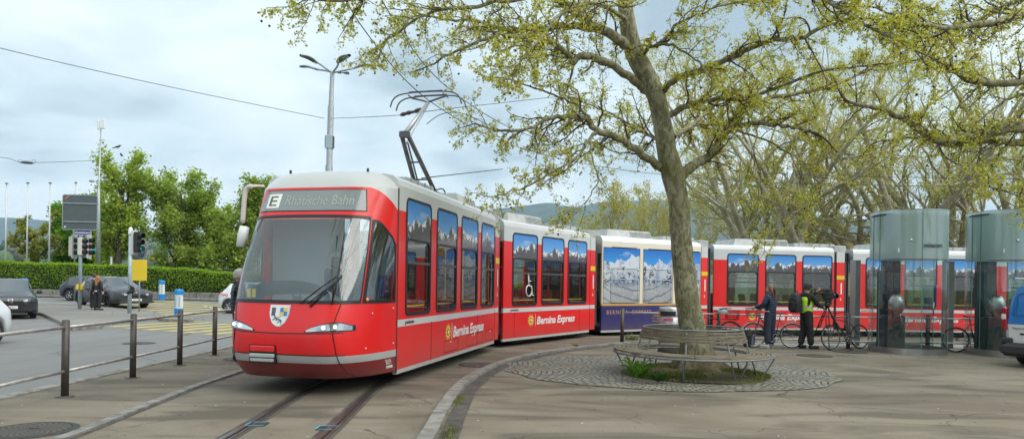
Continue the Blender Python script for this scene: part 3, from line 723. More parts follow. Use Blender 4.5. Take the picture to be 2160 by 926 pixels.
def carriage(name, p0, head, L, wins, kind='red', strip=True, gap=.035, sw=.35, dz=0., label=None, first=False):
    """p0: near-side start of the car body, head: heading in degrees from the view axis"""
    d = Vector((math.sin(R(head)), math.cos(R(head)), 0)); rz = math.atan2(d.y, d.x)
    e = MB(); liv = liv_red if kind == 'red' else liv_blue
    Lb = L-(gap+sw if strip else 0)
    e.box((Lb/2, .03, (.2+ZB)/2), (Lb, .06, ZB-.2)); e.box((Lb/2, 2.37, (.2+ZB)/2), (Lb, .06, ZB-.2))
    edges = [0]+[v for w in wins for v in (w[0]+.035, w[1]-.035)]+[Lb]
    for i in range(0, len(edges), 2):
        a, c = edges[i], edges[i+1]
        for y in (.03, 2.37): e.box(((a+c)/2, y, (ZB+ZT)/2), (c-a, .06, ZT-ZB))
    for a, c in wins:
        for y in (.03, 2.37):
            e.box(((a+c)/2, y, ZB+.0175), (c-a-.07, .06, .035)); e.box(((a+c)/2, y, ZT-.0175), (c-a-.07, .06, .035))
    sec_roof(e, 0, Lb)
    e.box((.03, 1.2, 3.0), (.06, 2.28, .3), mi=1) if not first else None
    car = e.build('carriage', [liv, roofgr], tram, loc=(p0[0]-T0.x, p0[1]-T0.y, dz)); car.rotation_euler.z = rz
    if label: car['label'] = label
    # interior
    b = MB(); b.box((Lb/2, 1.2, .40), (Lb-.02, 2.26, .08)); b.build('floor_panel', floorm, car)
    b = MB(); b.box((Lb/2, 1.2, 3.10), (Lb-.02, 2.26, .04)); b.build('ceiling_panel', inner, car)
    k = 0; x = .7
    while x < Lb-.5:
        for y in (.40, 2.0): bs = MB(); seat(bs, x, y, 1 if k % 2 else -1); bs.build('seat', [seatr, seatd], car)
        x += .95; k += 1
    for x in (wins[0][0]+.25, (wins[0][1]+wins[-1][0])/2+.2, wins[-1][1]-.3):
        bp = MB(); bp.tube([(x, .75, .45), (x, .75, 3.05)], .026, 8); bp.build('handrail', polem, car)
    bp = MB(); bp.tube([(.3, .62, 2.2), (Lb-.3, .62, 2.2)], .017, 8); bp.tube([(.3, .12, 1.28), (Lb-.3, .12, 1.28)], .02, 8); bp.build('handrail', polem, car)
    for w in wins:
        if kind == 'red': window(car, *w)
        bb = MB(); flat(bb, [(w[0], ZB), (w[1], ZB), (w[1], ZT), (w[0], ZT)], 2.39); bb.build('far_window_glass', tglass, car)
    # underside
    b = MB(); b.box((Lb/2, 1.2, .30), (Lb-.1, 2.2, .14)); b.box((Lb*.3, 1.2, .2), (Lb*.35, 2.05, .2), bev=.03); b.box((Lb*.75, 1.2, .19), (Lb*.3, 2.05, .18), bev=.03)
    b.build('undercarriage', under, car)
    for xx in (Lb+.1,):
        for s in (.45, 1.95):
            b = MB(); b.cyl((xx-.35, s-.05, .31), (xx-.35, s+.08, .31), .3, 20); b.build('wheel', under, car)
    # end portal strip
    if strip:
        b = MB(); x0 = Lb+gap; b.box((x0+sw/2, 1.2, 1.78), (sw, 2.4, 3.0), mi=0); b.box((x0+sw/2, 1.2, 3.4), (sw+.2, 2.3, .25), mi=1, bev=.02)
        b.box((x0-gap/2, 1.2, 1.75), (gap+.01, 2.3, 2.9), mi=2)
        b.box((x0+sw/2, -.004, 2.27), (sw, .006, .15), mi=3)
        b.box((x0+sw/2, -.006, 1.42), (.05, .008, .09), mi=4); b.box((x0+sw/2-.01, -.010, 1.44), (.03, .006, .04), mi=5)
        po = b.build('portal_frame', [liv_red, roofgr, bellow, yelp, whit, orange], car)
        text('1', .72 if False else .62, whit, car, (x0+sw/2-.09, -.008, 1.62), (R(90), 0, 0), bold=.008, sx=.75)
        b = MB()
        for i in range(7): b.box((x0+sw+.02+i*.04, 1.2, 1.75), (.022, 2.16+(.06 if i % 2 else 0), 3.0))
        b.box((x0+sw+.14, 1.2, .28), (.3, 1.6, .2)); b.build('bellows', bellow, car)
        b = MB(); b.box((x0+sw+.05, .02, 1.65), (.03, .04, 2.5)); b.box((x0+sw+.2, .06, 1.65), (.03, .04, 2.5)); b.build('gap_guard', M('gap_guard', (.09, .095, .10), .5), car)
    return car, Lb
def roof_unit(car, x0, x1, h=.28, lv=True):
    b = MB(); b.add([(x0, .35, 3.44), (x1, .35, 3.44), (x1, 2.05, 3.44), (x0, 2.05, 3.44), (x0+.12, .45, 3.44+h), (x1-.1, .45, 3.44+h), (x1-.1, 1.95, 3.44+h), (x0+.12, 1.95, 3.44+h)], [(0, 1, 5, 4), (1, 2, 6, 5), (2, 3, 7, 6), (3, 0, 4, 7), (4, 5, 6, 7)])
    b.build('roof_unit', roofgr, car)
    if lv:
        b = MB(); a, c = x0+(x1-x0)*.52, x1-.08
        for i in range(6):
            t = (i+.7)/7; b.box(((a+c)/2, .35+.1*t-.02, 3.44+h*t), (c-a, .03, .018), mi=0)
        for j in range(4): b.box((a+(c-a)*j/3, .40-.01, 3.44+h*.5), (.02, .03, h*.9), rot=Matrix.Rotation(-.34, 3, 'X'), mi=0)
        b.build('louvre', louv, car)
def roof_bits(car, x0, x1):
    b = MB(); b.box(((x0+x1)/2, 1.1, 3.53), (x1-x0, 1.5, .14), bev=.01); 
    for i in range(4): b.box((x0+(x1-x0)*(i+.5)/4, .34, 3.56), (.02, .04, .1))
    b.build('roof_box', roofgr, car)
def brand(car, x, z=.60, size=.30, L=2.28):
    """yellow sun badge and white italic lettering on the red panel"""
    b = MB(); P = []; Q = []
    for i in range(24):
        a = 2*math.pi*i/24; r = .185 if i % 2 == 0 else .10; P.append((x+r*math.cos(a), z+.12+r*math.sin(a)))
    b.add([(x, -.004, z+.12)]+[(p[0], -.004, p[1]) for p in P], [(0, 1+(i+1) % 24, 1+i) for i in range(24)], 0)
    for rr, yy, mi in ((.075, -.006, 1), (.05, -.008, 0), (.03, -.010, 2)):
        b.add([(x+rr*math.cos(2*math.pi*i/16), yy, z+.12+rr*math.sin(2*math.pi*i/16)) for i in range(16)], [tuple(range(16))[::-1]], mi)
    b.build('sun_badge', [M('sun_yellow', (.85, .60, .08), .5), M('badge_black', (.03, .03, .03), .5), whit], car)
    b = MB(); b.box((x+.24, -.004, z+.12), (.012, .006, .34)); b.build('badge_rule', whit, car)
    t = text('Bernina Express', size, whit, car, (x+.30, -.005, z), (R(90), 0, 0), shear=.22, bold=.009, width=L)
    g_ = text('graub\u00fcnden', .085, M('dark_lettering', (.04, .04, .045), .6), car, (.35, -.004, 1.0), (R(90), 0, 0), bold=.001)
def hd(a, b_): return math.degrees(math.atan2(a, b_))
car1, L1 = carriage('c', (-1.86, 11.08), hd(.232, .9727), 6.55, [(.336, 1.54), (1.85, 3.08), (3.37, 4.61), (4.89, 6.08)], first=True, label='front carriage behind the cab with four tall windows and pantograph')
brand(car1, 2.58)
seamm = M('panel_gap', (.12, .01, .012), .6)
for c_, rects in ((car1, ((2.35, 3.25, .32, .56), (3.85, 5.15, .32, .58), (5.35, 6.0, .32, .58))),):
    for a_, d_, e_, f_ in rects:
        b = MB(); ring(b, rrect(a_, d_, e_, f_, .03), rrect(a_+.012, d_-.012, e_+.012, f_-.012, .025), -.003); b.build('hatch_outline', seamm, c_)
        b = MB(); b.sph((a_+.4, -.004, f_-.05), .014, 8); b.build('hatch_lock', whit, c_)
for x in (1.62, 4.65): b = MB(); b.box((x, -.001, .62), (.010, .006, .72)); b.build('panel_seam', seamm, car1)
car2, L2 = carriage('c', (-.225, 18.03), hd(.5507, .8347), 5.38, [(.41, 1.71), (1.94, 3.26), (3.5, 4.77)], dz=-.04, label='second red carriage with wheelchair sign in its first window')
brand(car2, 1.40)
for c_, x in ((car2, .55), (car2, 4.3)): b = MB(); b.box((x, -.001, .62), (.008, .006, .70)); b.build('panel_seam', seamm, c_)
car3, L3 = carriage('c', (3.0, 22.8), hd(.829, .5586), 5.27, [(.38, 1.62), (2.1, 3.3), (3.75, 4.85)], 'blue', dz=-.09, label='navy and cream carriage covered with a snowy glacier print')
car4, L4 = carriage('c', (7.66, 25.95), 79, 5.60, [(.55, 1.87), (2.155, 3.475), (3.74, 5.05)], dz=-.14, gap=.12, label='red carriage behind the standing people and bicycles')
brand(car4, 1.62)
for c_, x in ((car4, .5), (car4, 4.6)): b = MB(); b.box((x, -.001, .62), (.008, .006, .70)); b.build('panel_seam', seamm, c_)
car5, L5 = carriage('c', (13.5, 27.02), 88, 5.6, [(.5, 1.8), (2.08, 3.38), (3.66, 4.96)], dz=-.18, label='red carriage seen through the glass phone booths')
brand(car5, 1.7)
car6, L6 = carriage('c', (19.35, 27.25), 90, 5.4, [(.4, 1.7), (1.98, 3.28), (3.56, 4.86)], strip=False, dz=-.19, label='last visible red carriage beyond the right booth')
for c_, a, d_ in ((car1, 4.2, 5.7), (car2, .7, 2.6), (car3, .5, 2.7), (car4, 1.0, 3.4), (car5, 1.0, 3.3), (car6, 1, 3)): roof_unit(c_, a, d_)
for c_, a, d_ in ((car1, 1.2, 2.6), (car1, 5.85, 6.3), (car2, 3.1, 5.0), (car3, 3.2, 4.9), (car4, 3.6, 5.4), (car5, 3.6, 5.4)): roof_bits(c_, a, d_)
# wheelchair sign in the second carriage
b = MB(); y = -.001; wc = []
b.torus((1.28, .005, 1.55), .155, .018, 24, 6, m=Matrix.Rotation(R(90), 3, 'X')); b.sph((1.25, .005, 2.0), .045, 10, sc=(1, .2, 1))
b.tube([(1.25, .005, 1.95), (1.26, .005, 1.68), (1.40, .005, 1.68), (1.46, .005, 1.42), (1.53, .005, 1.42)], .02, 6); b.tube([(1.25, .005, 1.82), (1.38, .005, 1.82)], .016, 6)
b.build('wheelchair_sign', whit, car2)
# printed panels of the navy carriage
def print_panel(car, x0, x1, w0, w1):
    b = MB(); z0, z1 = 1.18, 3.06; zi = 2.36
    flat(b, [(x0, z0), (w0, z0), (w0, z1), (x0, z1)][::1], -.003, 0); flat(b, [(w1, z0), (x1, z0), (x1, z1), (w1, z1)], -.003, 0)
    flat(b, [(w0, zi), (w1, zi), (w1, z1), (w0, z1)], -.003, 0)
    ring(b, rrect(w0, w1, z0+.0, zi, .10), rrect(w0+.012, w1-.012, z0+.012, zi-.012, .09), -.008, 1); b.box(((w0+w1)/2, -.006, 2.0), (w1-w0, .014, .025), mi=2)
    ring(b, rrect(x0, x1, z0-.0, z1, .01), rrect(x0+.015, x1-.015, z0+.015, z1-.015, .01), -.007, 1)
    b.build('window', [glac_m, frame_m, M('pale_bar', (.45, .48, .5), .4)], car)
    g_ = MB(); flat(g_, [(w0, z0), (w1, z0), (w1, zi), (w0, zi)], -.002); g_.build('printed_window_glass', perf_m, car)
perf_m = glac_m.copy(); perf_m.name = 'perforated_print'; nt_ = perf_m.node_tree
om = [n for n in nt_.nodes if n.type == 'OUTPUT_MATERIAL'][0]; pb = [n for n in nt_.nodes if n.type == 'BSDF_PRINCIPLED'][0]
ms = nt_.nodes.new('ShaderNodeMixShader'); tr = nt_.nodes.new('ShaderNodeBsdfTransparent'); tr.inputs[0].default_value = (.6, .75, .75, 1); ms.inputs[0].default_value = .20
nt_.links.new(pb.outputs[0], ms.inputs[1]); nt_.links.new(tr.outputs[0], ms.inputs[2]); nt_.links.new(ms.outputs[0], om.inputs[0])
print_panel(car3, .05, 1.74, .38, 1.66); print_panel(car3, 1.90, 3.38, 1.98, 3.3); print_panel(car3, 3.54, 4.86, 3.6, 4.6)
gold = M('gold_lettering', (.46, .27, .10), .5)
for x in (.22, 3.05):
    t = text('BERNINA  EXPRESS', .19, gold, car3, (x, -.004, .81), (R(90), 0, 0), bold=.002, space=1.35, width=2.08 if x < 1 else 1.78)
b = MB()   # crest: crown, shield and two supporters as gold line work
cx0, cz0 = 2.62, .70
def ln(P, r=.008): b.tube([(cx0+p[0], -.004, cz0+p[1]) for p in P], r, 5)
ln([(-.07, .06), (.07, .06), (.07, -.03), (0, -.11), (-.07, -.03), (-.07, .06)]); ln([(0, .06), (0, -.11)], .005); ln([(-.07, 0), (.07, 0)], .005)
ln([(-.06, .10), (-.07, .17), (-.03, .13), (0, .19), (.03, .13), (.07, .17), (.06, .10), (-.06, .10)])
for s in (-1, 1):
    ln([(s*.1, -.12), (s*.13, -.02), (s*.11, .08), (s*.15, .13), (s*.19, .10), (s*.17, .03), (s*.2, -.05), (s*.17, -.13)]); ln([(s*.2, .02), (s*.27, .08), (s*.24, .14), (s*.3, .17)]); ln([(s*.19, -.06), (s*.27, -.08), (s*.29, -.02)])
ln([(-.27, -.17), (-.1, -.15), (0, -.18), (.1, -.15), (.27, -.17)], .010); b.sph((cx0, -.006, cz0), .012, 8)
b.build('crest', gold, car3)
b = MB(); b.box((0, 0, 0), (.01, .75 if False else .012, .38)); 
# brown paper notice on the cream band
b = MB(); b.box((3.95, -.008, 2.98), (.62, .006, .36), bev=.002); b.build('brown_panel', M('brown_notice', (.38, .19, .07), .6), car3)
text('REV', .13, M('brown_ink', (.22, .10, .03), .6), car3, (3.80, -.013, 2.98), (R(90), 0, 0))

# ---------------------------------------------------------------- cab: lofted nose
ZP = [.26, .36, .50, .62, .85, 1.05, 1.35, 1.7, 2.1, 2.67, 3.0, 3.2]
VP = [1.24, 1.34, 1.43, 1.47, 1.49, 1.47, 1.40, 1.29, 1.12, .80, .63, .52]
WP = [1.06, 1.12, 1.17, 1.195, 1.2, 1.2, 1.2, 1.19, 1.17, 1.12, 1.09, 1.07]
def smooth_interp(z, X, Y):
    # monotone cubic through the table
    i = max(0, min(len(X)-2, int(np.searchsorted(X, z)-1))); h = X[i+1]-X[i]; t = max(0, min(1, (z-X[i])/h))
    def m(k):
        if k <= 0: return (Y[1]-Y[0])/(X[1]-X[0])
        if k >= len(X)-1: return (Y[-1]-Y[-2])/(X[-1]-X[-2])
        return (Y[k+1]-Y[k-1])/(X[k+1]-X[k-1])
    t2, t3 = t*t, t*t*t
    return (2*t3-3*t2+1)*Y[i]+(t3-2*t2+t)*h*m(i)+(-2*t3+3*t2)*Y[i+1]+(t3-t2)*h*m(i+1)
_oc = {}
def outline(z):
    kz = round(z, 3)
    if kz in _oc: return _oc[kz]
    vm, Wd = smooth_interp(z, ZP, VP), smooth_interp(z, ZP, WP); k = Wd/1.2
    t = np.linspace(0, 1, 400); th = (t**1.0)*np.pi/2; th = np.concatenate([np.linspace(0, .02, 60), np.linspace(.02, np.pi/2, 340)])
    us = np.abs(np.sin(th))**(2/5.); v = np.cos(th)*vm; u = 1.2*us*(k+(1-k)*(1-v/vm))
    s = np.concatenate([[0], np.cumsum(np.hypot(np.diff(u), np.diff(v)))]); s[1] = max(s[1], 1e-9)
    _oc[kz] = (s/s[-1], u, v, s[-1]); return _oc[kz]
def surf(a, z, off=0.):
    """point on the nose in carriage coordinates; a in -1..1 runs across the front, off pushes outwards"""
    zc = min(z, 3.2); s, u, v, L = outline(zc); A = min(1, abs(a)); uu = float(np.interp(A, s, u)); vv = float(np.interp(A, s, v))
    sg = 1 if a >= 0 else -1
    P = Vector((-vv, 1.2-sg*uu, z))
    if off:
        e = .01; q = lambda aa, zz: surf(aa, zz)
        da = q(max(-1, min(1, a+e)), z)-q(max(-1, min(1, a-e)), z); dzv = q(a, min(3.2, z+.02))-q(a, z-.02); n = da.cross(dzv).normalized()
        if n.dot(Vector((-1, 1-1*uu*0-1+0, 0))+Vector((-.5, -sg*.5, 0))) < 0: n = -n
        P += n*off
    return P
def aof(u, z):
    s, uu, v, L = outline(z); return math.copysign(float(np.interp(abs(u), uu, s)), u)
def alen(z): return outline(z)[3]
AW0, AW1 = .545, .635        # edge of the windscreen
def aw(z): return AW0+(AW1-AW0)*(z-1.37)/(2.70-1.37)
WZ0, WZ1 = 1.37, 2.70
def sideq(s, t):      # side window patch: s front->rear, t bottom->top
    a0 = lambda z: aw(z)+.012
    zt = 2.66-.26*S((s-.1)/.9)-.10*S((s-.75)/.25)*s; z = WZ0+(zt-WZ0)*t; return a0(z)+(.965-a0(z))*s, z
def inglass(a, z):
    A = abs(a)
    if WZ0+.03 < z < WZ1-.03 and A < aw(z)-.01: return True
    if A > aw(z)+.03 and A < .945:
        s = (A-aw(z)-.012)/(.965-aw(z)-.012); zt = 2.66-.26*S((s-.1)/.9)-.10*S((s-.75)/.25)*s
        if WZ0+.03 < z < zt-.04: return True
    return False
b = MB(); NA = 120; zs = list(np.linspace(.26, 1.40, 24))+list(np.linspace(1.45, 3.2, 36))
vs = [surf(-1+2*i/NA, z) for z in zs for i in range(NA+1)]; fs = []
for j in range(len(zs)-1):
    for i in range(NA):
        if not inglass(-1+2*(i+.5)/NA, (zs[j]+zs[j+1])/2): fs.append((j*(NA+1)+i, j*(NA+1)+i+1, (j+1)*(NA+1)+i+1, (j+1)*(NA+1)+i))
K = 14
def dome(i, k):
    p = surf(-1+2*i/NA, 3.2); s = k/K; q = (1-s); return (p.x*q, 1.2+(p.y-1.2)*q, 3.2+.30*(1-q**(3.4+3.2*S(1+p.x/.5))))
o_ = len(vs); vs += [dome(i, k) for k in range(K+1) for i in range(NA+1)]
fs += [(o_+k*(NA+1)+i, o_+k*(NA+1)+i+1, o_+(k+1)*(NA+1)+i+1, o_+(k+1)*(NA+1)+i) for k in range(K) for i in range(NA)]
b.add(vs, fs, 0, True); b.add([surf(-1+2*i/NA, .26) for i in range(NA+1)], [tuple(range(NA+1))], 0)
cab = b.build('driver_cab', liv_cab, tram, loc=car1.location-Vector((0, 0, 0))); cab.rotation_euler.z = car1.rotation_euler.z
cab['label'] = 'rounded red nose of the tram with large windscreen'
def patch(name, f, mats, ns=24, nt=12, ring_=None, off=.006, parent=None):
    """f(s,t)->(a,z)"""
    b = MB(); G = lambda s, t: surf(*f(s, t), off)
    if ring_ is None: b.grid(G, ns, nt)
    else:
        r1, r2 = ring_
        for (sa, sb, ta, tb, n1, n2) in ((0, 1, 0, r2, ns, 1), (0, 1, 1-r2, 1, ns, 1), (0, r1, r2, 1-r2, 1, nt), (1-r1, 1, r2, 1-r2, 1, nt)):
            b.grid(lambda u, v: G(sa+(sb-sa)*u, ta+(tb-ta)*v), n1, n2)
    return b.build(name, mats, parent or cab)
wf = lambda s, t: ((-1+2*s)*aw(WZ0+(WZ1-WZ0)*t), WZ0+(WZ1-WZ0)*t+.03*(1-(2*s-1)**2)*(t-.3))
patch('windscreen_seal', wf, frame_m, 60, 16, (.012, .035), .008)
patch('windscreen', wf, wshield, 60, 16, None, .004)
for sg, nm in ((1, 's'), (-1, 'p')):
    f_ = lambda s, t, sg=sg: (sg*sideq(s, t)[0], sideq(s, t)[1])
    patch('side_window_seal', f_, frame_m, 14, 14, (.07, .04), .008); patch('side_window', f_, glass('cab_side_glass', (.30, .34, .35), .10, .01, 1.2), 14, 14, None, .003)
# destination display
dglass = M('display_glass', (.20, .23, .235), .12, coat=.8); dw = .585
patch('display_seal', lambda s, t: ((-1+2*s)*(dw+.012), 2.775+.365*t), frame_m, 40, 6, None, .004)
patch('destination_display', lambda s, t: ((-1+2*s)*dw, 2.79+.335*t), dglass, 40, 6, None, .007)
ux = lambda u, z: aof(u, z)
patch('display_number_field', lambda s, t: ((-.50+.165*s)*alen(2.87)/alen(round(2.835+.235*t, 2)), 2.835+.235*t), M('display_white', (.66, .68, .62), .5, emis=(.8, .85, .75), estr=.12), 8, 4, None, .009)
def surf_text(body, h, a0, z0, mat, off=.011, width=None, shear=0., bold=0., name='lettering', space=1.):
    cu = bpy.data.curves.new('tmp', 'FONT'); cu.body = body; cu.size = 1; cu.shear = shear; cu.offset = bold; cu.space_character = space; cu.resolution_u = 3
    o = bpy.data.objects.new('tmp', cu); C.objects.link(o); bpy.context.view_layer.update()
    me = bpy.data.meshes.new_from_object(o.evaluated_get(bpy.context.evaluated_depsgraph_get())); bpy.data.objects.remove(o); bpy.data.curves.remove(cu)
    xs = [v.co.x for v in me.vertices]; x0, x1 = min(xs), max(xs); L = alen(min(3.2, z0)); sc = (width/(x1-x0)) if width else h/.72
    for v in me.vertices:
        zq = z0+v.co.y*h/.72; v.co = surf((a0*L+(v.co.x-x0)*sc)/alen(round(min(3.2, zq), 2)), zq, off)
    me.name = name; me.materials.append(mat); o = bpy.data.objects.new(name, me); C.objects.link(o); o.parent = cab; return o
surf_text('E', .17, -.465, 2.870, M('display_ink', (.10, .12, .13), .6), .012, .15, bold=.01)
surf_text('Rh\u00e4tische Bahn', .17, -.27, 2.875, M('display_pixels', (.36, .41, .36), .6), .011, 1.16)
# seams and bands on the nose
def seam(pts, w=.009, mat=frame_m, n=40, name='panel_seam', off=.004):
    P = [surf(a, z, off) for a, z in pts]; b = MB(); b.tube(smooth_path(P, 6), w/2, 4, cap=False); return b.build(name, mat, cab)
for sg in (-1, 1): seam([(sg*ux(.86, 1.37), 1.37), (sg*ux(.80, 1.0), 1.05), (sg*ux(.82, .8), .8), (sg*ux(.86, .5), .5), (sg*ux(.95, .3), .27)], .014)
seam([(-.42+.84*i/14, .93+.02*abs(i-7)/7) for i in range(15)], .012)
seam([(-.43+.86*i/14, .625) for i in range(15)], .014)
b = MB(); b.box((-.002, -.003, 1.72), (.03, .012, 3.0)); b.build('panel_seam', M('joint_seal', (.06, .045, .04), .6), cab)
# headlamps
hl = glass('headlamp_lens', (.8, .84, .86), .22, .02, .9); hin = M('lamp_reflector', (.66, .68, .70), .12, .9); 
for sg in (-1, 1):
    def lampf(s, t, sg=sg):
        u = .40+.62*s; zl = .955+.02*s; zh = .965+.14*math.sin(min(1, s*1.25)*math.pi/2)**.8-.05*S((s-.75)/.25); return sg*ux(min(u, 1.16), 1.0), zl+(zh-zl)*t
    patch('headlight_housing', lampf, frame_m, 16, 5, None, .005)
    patch('headlight', lambda s, t, sg=sg: lampf(.05+.9*s, .12+.76*t, sg), hin, 16, 5, None, .010)
    patch('headlight_lens', lambda s, t, sg=sg: lampf(.05+.9*s, .12+.76*t, sg), hl, 16, 5, None, .022)
    for q in (.45, .68): b = MB(); b.sph(surf(*lampf(q, .5, sg), .012), .028, 10); b.build('lamp_bulb', M('lamp_bulb', (.8, .8, .8), .1, emis=(1, 1, .95), estr=1.2), cab)
# shield with coat of arms
sx0, sz0 = ux(.0, 1.15)-.012, 1.035
def shp(P, mat, off, name='coat_of_arms'):
    L = alen(1.15); b = MB(); V = [surf(sx0+(x*.155)/L, sz0+y*.29, off) for x, y in P]; b.add(V, [tuple(range(len(V)))]); return (b, V)
def shield_poly(k=1.): return [(-1*k, .5+.5*k), (1*k, .5+.5*k), (.97*k, .62), (.85*k, .40), (.6*k, .5-.34*k), (.25*k, .5-.47*k), (0, .5-.5*k), (-.25*k, .5-.47*k), (-.6*k, .5-.34*k), (-.85*k, .40), (-.97*k, .62)]
b = MB(); L = alen(1.15)
def sadd(P, mi, off): b.add([surf(sx0+(x*.155)/L, sz0+y*.29, off) for x, y in P], [tuple(range(len(P)))[::-1]], mi)
sadd(shield_poly(1.08), 3, .005); sadd(shield_poly(1.0), 0, .007)
sadd([(-.82, .5), (-.42, .5), (-.42, .9), (-.86, .9)], 1, .009)
for (x0, y0, mi) in ((.05, .72, 2), (.47, .72, 4), (.05, .50, 4), (.47, .50, 2)): sadd([(x0, y0), (x0+.36, y0), (x0+.36, y0+.18), (x0, y0+.18)], mi, .009)
sadd([(.42, .5), (.46, .5), (.46, .9), (.42, .9)], 4, .010); sadd([(.05, .685), (.83, .685), (.83, .715), (.05, .715)], 2, .010)
b.build('coat_of_arms', [white, M('shield_grey', (.10, .10, .12), .5), M('shield_blue', (.05, .22, .55), .4), chrome, M('shield_yellow', (.75, .55, .10), .4)], cab)
b = MB()   # leaping ibex
def ib(P, r): b.tube([surf(sx0+(x*.155)/L, sz0+y*.29, .010) for x, y in P], r, 5)
ib([(-.35, .40), (-.1, .33), (.2, .30), (.32, .22)], .009); ib([(-.35, .40), (-.45, .44)], .008); ib([(-.42, .44), (-.3, .47), (-.5, .47)], .003); ib([(-.2, .36), (-.1, .45), (.05, .42), (.2, .46)], .003)
ib([(-.3, .36), (-.5, .33), (-.62, .28)], .004); ib([(.3, .24), (.25, .14), (.35, .1)], .004); ib([(.2, .28), (.05, .2), (-.1, .14)], .004); ib([(-.1, .34), (-.25, .26)], .004)
b.build('ibex_emblem', M('shield_grey', (.1, .1, .1), .5), cab)
# coupler cover
fl = aof(-.10, .62)
p = surf(-.115, .62, .0); b = MB(); rr_ = Matrix.Rotation(.0, 3, 'Z')
b.box((p.x-.015, p.y, .70), (.07, .40, .085), mi=0, bev=.012); b.box((p.x-.02, p.y, .60), (.085, .40, .055), mi=1, bev=.01); b.box((p.x-.015, p.y, .535), (.08, .38, .05), mi=1, bev=.01); b.box((p.x, p.y, .62), (.05, .43, .27), mi=2)
b.build('coupler_cover', [M('tram_red', RED, .28, coat=.4), M('stripe_grey', (.42, .43, .43), .4), frame_m], cab)
# wipers
def pixsurf(px, py, off=.03):
    best = None
    for a in np.linspace(-.95, .98, 110):
        for z in np.linspace(.3, 3.1, 70):
            P = surf(float(a), float(z)); w = cabM@P; X, Y, Z = w; x0 = X/Y*FL; y0 = (Z-CH)/Y*FL; c, s = math.cos(ROLL), math.sin(ROLL)
            qx, qy = PX+(x0*c+y0*s), PY-(-x0*s+y0*c); d = (qx-px)**2+(qy-py)**2
            if best is None or d < best[0]: best = (d, float(a), float(z))
    return surf(best[1], best[2], off)
cabM = Matrix.Translation(T0+Vector(cab.location))@Matrix.Rotation(cab.rotation_euler.z, 4, 'Z')
for P, r in ((((703, 645, .02), (708, 600, .05), (722, 520, .04)), .010), (((655, 648, .02), (690, 610, .05), (722, 585, .05)), .012), (((635, 640, .035), (712, 586, .035)), .008), (((652, 640, .035), (708, 598, .035)), .008), (((700, 640, .03), (714, 500, .03)), .008)):
    b = MB(); b.tube([pixsurf(*q) for q in P], r, 6); b.build('wiper', black, cab)
# fleet number and side details on the dark skirt
surf_text('3019', .085, .845, .395, whit, .006, .17, bold=.01); b = MB()
L = alen(.35); patch('operator_badge', lambda s, t: (.845+.09*s, .335+.04*t), whit, 6, 2, None, .006)
surf_text('VBZ Z\u00fcri-Linie', .022, .85, .345, M('dark_lettering', (.04, .04, .045), .6), .009, .15)
b = MB(); q = surf(aw(1.43)+.05, 1.425, .012); b.sph(q, .042, 12, sc=(1, .6, .8)); b.build('indicator_lamp', orange, cab)
for a, z in ((.66, 1.22), (.60, .70), (.93, 1.28), (.94, .72), (-.4, 1.2)): b = MB(); b.sph(surf(a, z, .004), .012, 8); b.build('screw_cap', white, cab)
# inside the cab
b = MB(); b.add([(-1.22, .3, 1.36), (-1.22, 2.1, 1.36), (-.35, 2.1, 1.36), (-.35, .3, 1.36)], [(0, 1, 2, 3)]); b.box((-.7, 1.2, 1.1), (.9, 1.9, .5)); b.build('dashboard', M('dashboard_grey', (.19, .21, .22), .6), cab)
b = MB()
b.grid(lambda u, v: (-.62-.42*math.sin(math.pi*v), 1.35+.72*math.cos(math.pi*u)*1.0, 1.36+.34*math.sin(math.pi*u)**.6*math.sin(math.pi*(.12+.76*v))), 20, 10); b.build('instrument_hood', M('dashboard_grey2', (.24, .265, .275), .6), cab)
b = MB(); b.torus((-1.0, 1.22, 1.47), .055, .014, 20, 8, m=Matrix.Rotation(R(80), 3, 'Y')); b.box((-.98, 1.22, 1.41), (.05, .13, .1)); b.build('dashboard_speaker', M('dark_grey', (.06, .07, .075), .6), cab)
b = MB(); b.box((.02, 1.62, 2.0), (.05, 1.3, 2.2)); b.box((.02, .28, 2.0), (.05, .36, 2.2)); b.box((.02, .72, 1.2), (.05, .5, 1.3)); b.build('cab_partition', M('partition_grey', (.36, .40, .41), .5), cab)
b = MB(); b.box((-.12, .98, 1.5), (.12, .5, .8), bev=.04); b.box((-.1, .98, 2.0), (.1, .28, .2), bev=.03); b.build('driver_seat', seatd, cab)
b = MB(); b.box((-.15, 1.2, 3.0), (.26, 1.8, .04)); b.build('cab_ceiling', inner, cab)
b = MB(); b.box((-.16, 1.2, 2.93), (.2, 1.5, .3)); b.build('display_box', M('display_box', (.03, .03, .03), .6), cab)
for k in (0, 1): b = MB(); b.box((-1.13, 1.95-.085*k, 1.50), (.01, .06, .13)); b.build('yellow_card', yelp, cab)
b = MB(); b.box((-.2, .13, 1.62), (.42, .06, .36), bev=.04); b.build('first_aid_bag', M('blue_bag', (.02, .13, .50), .5), cab)
b = MB(); b.box((-.21, .095, 1.68), (.03, .01, .10)); b.box((-.21, .093, 1.68), (.10, .01, .03)); b.box((-.19, .095, 1.55), (.14, .01, .03)); b.build('white_cross', whit, cab)
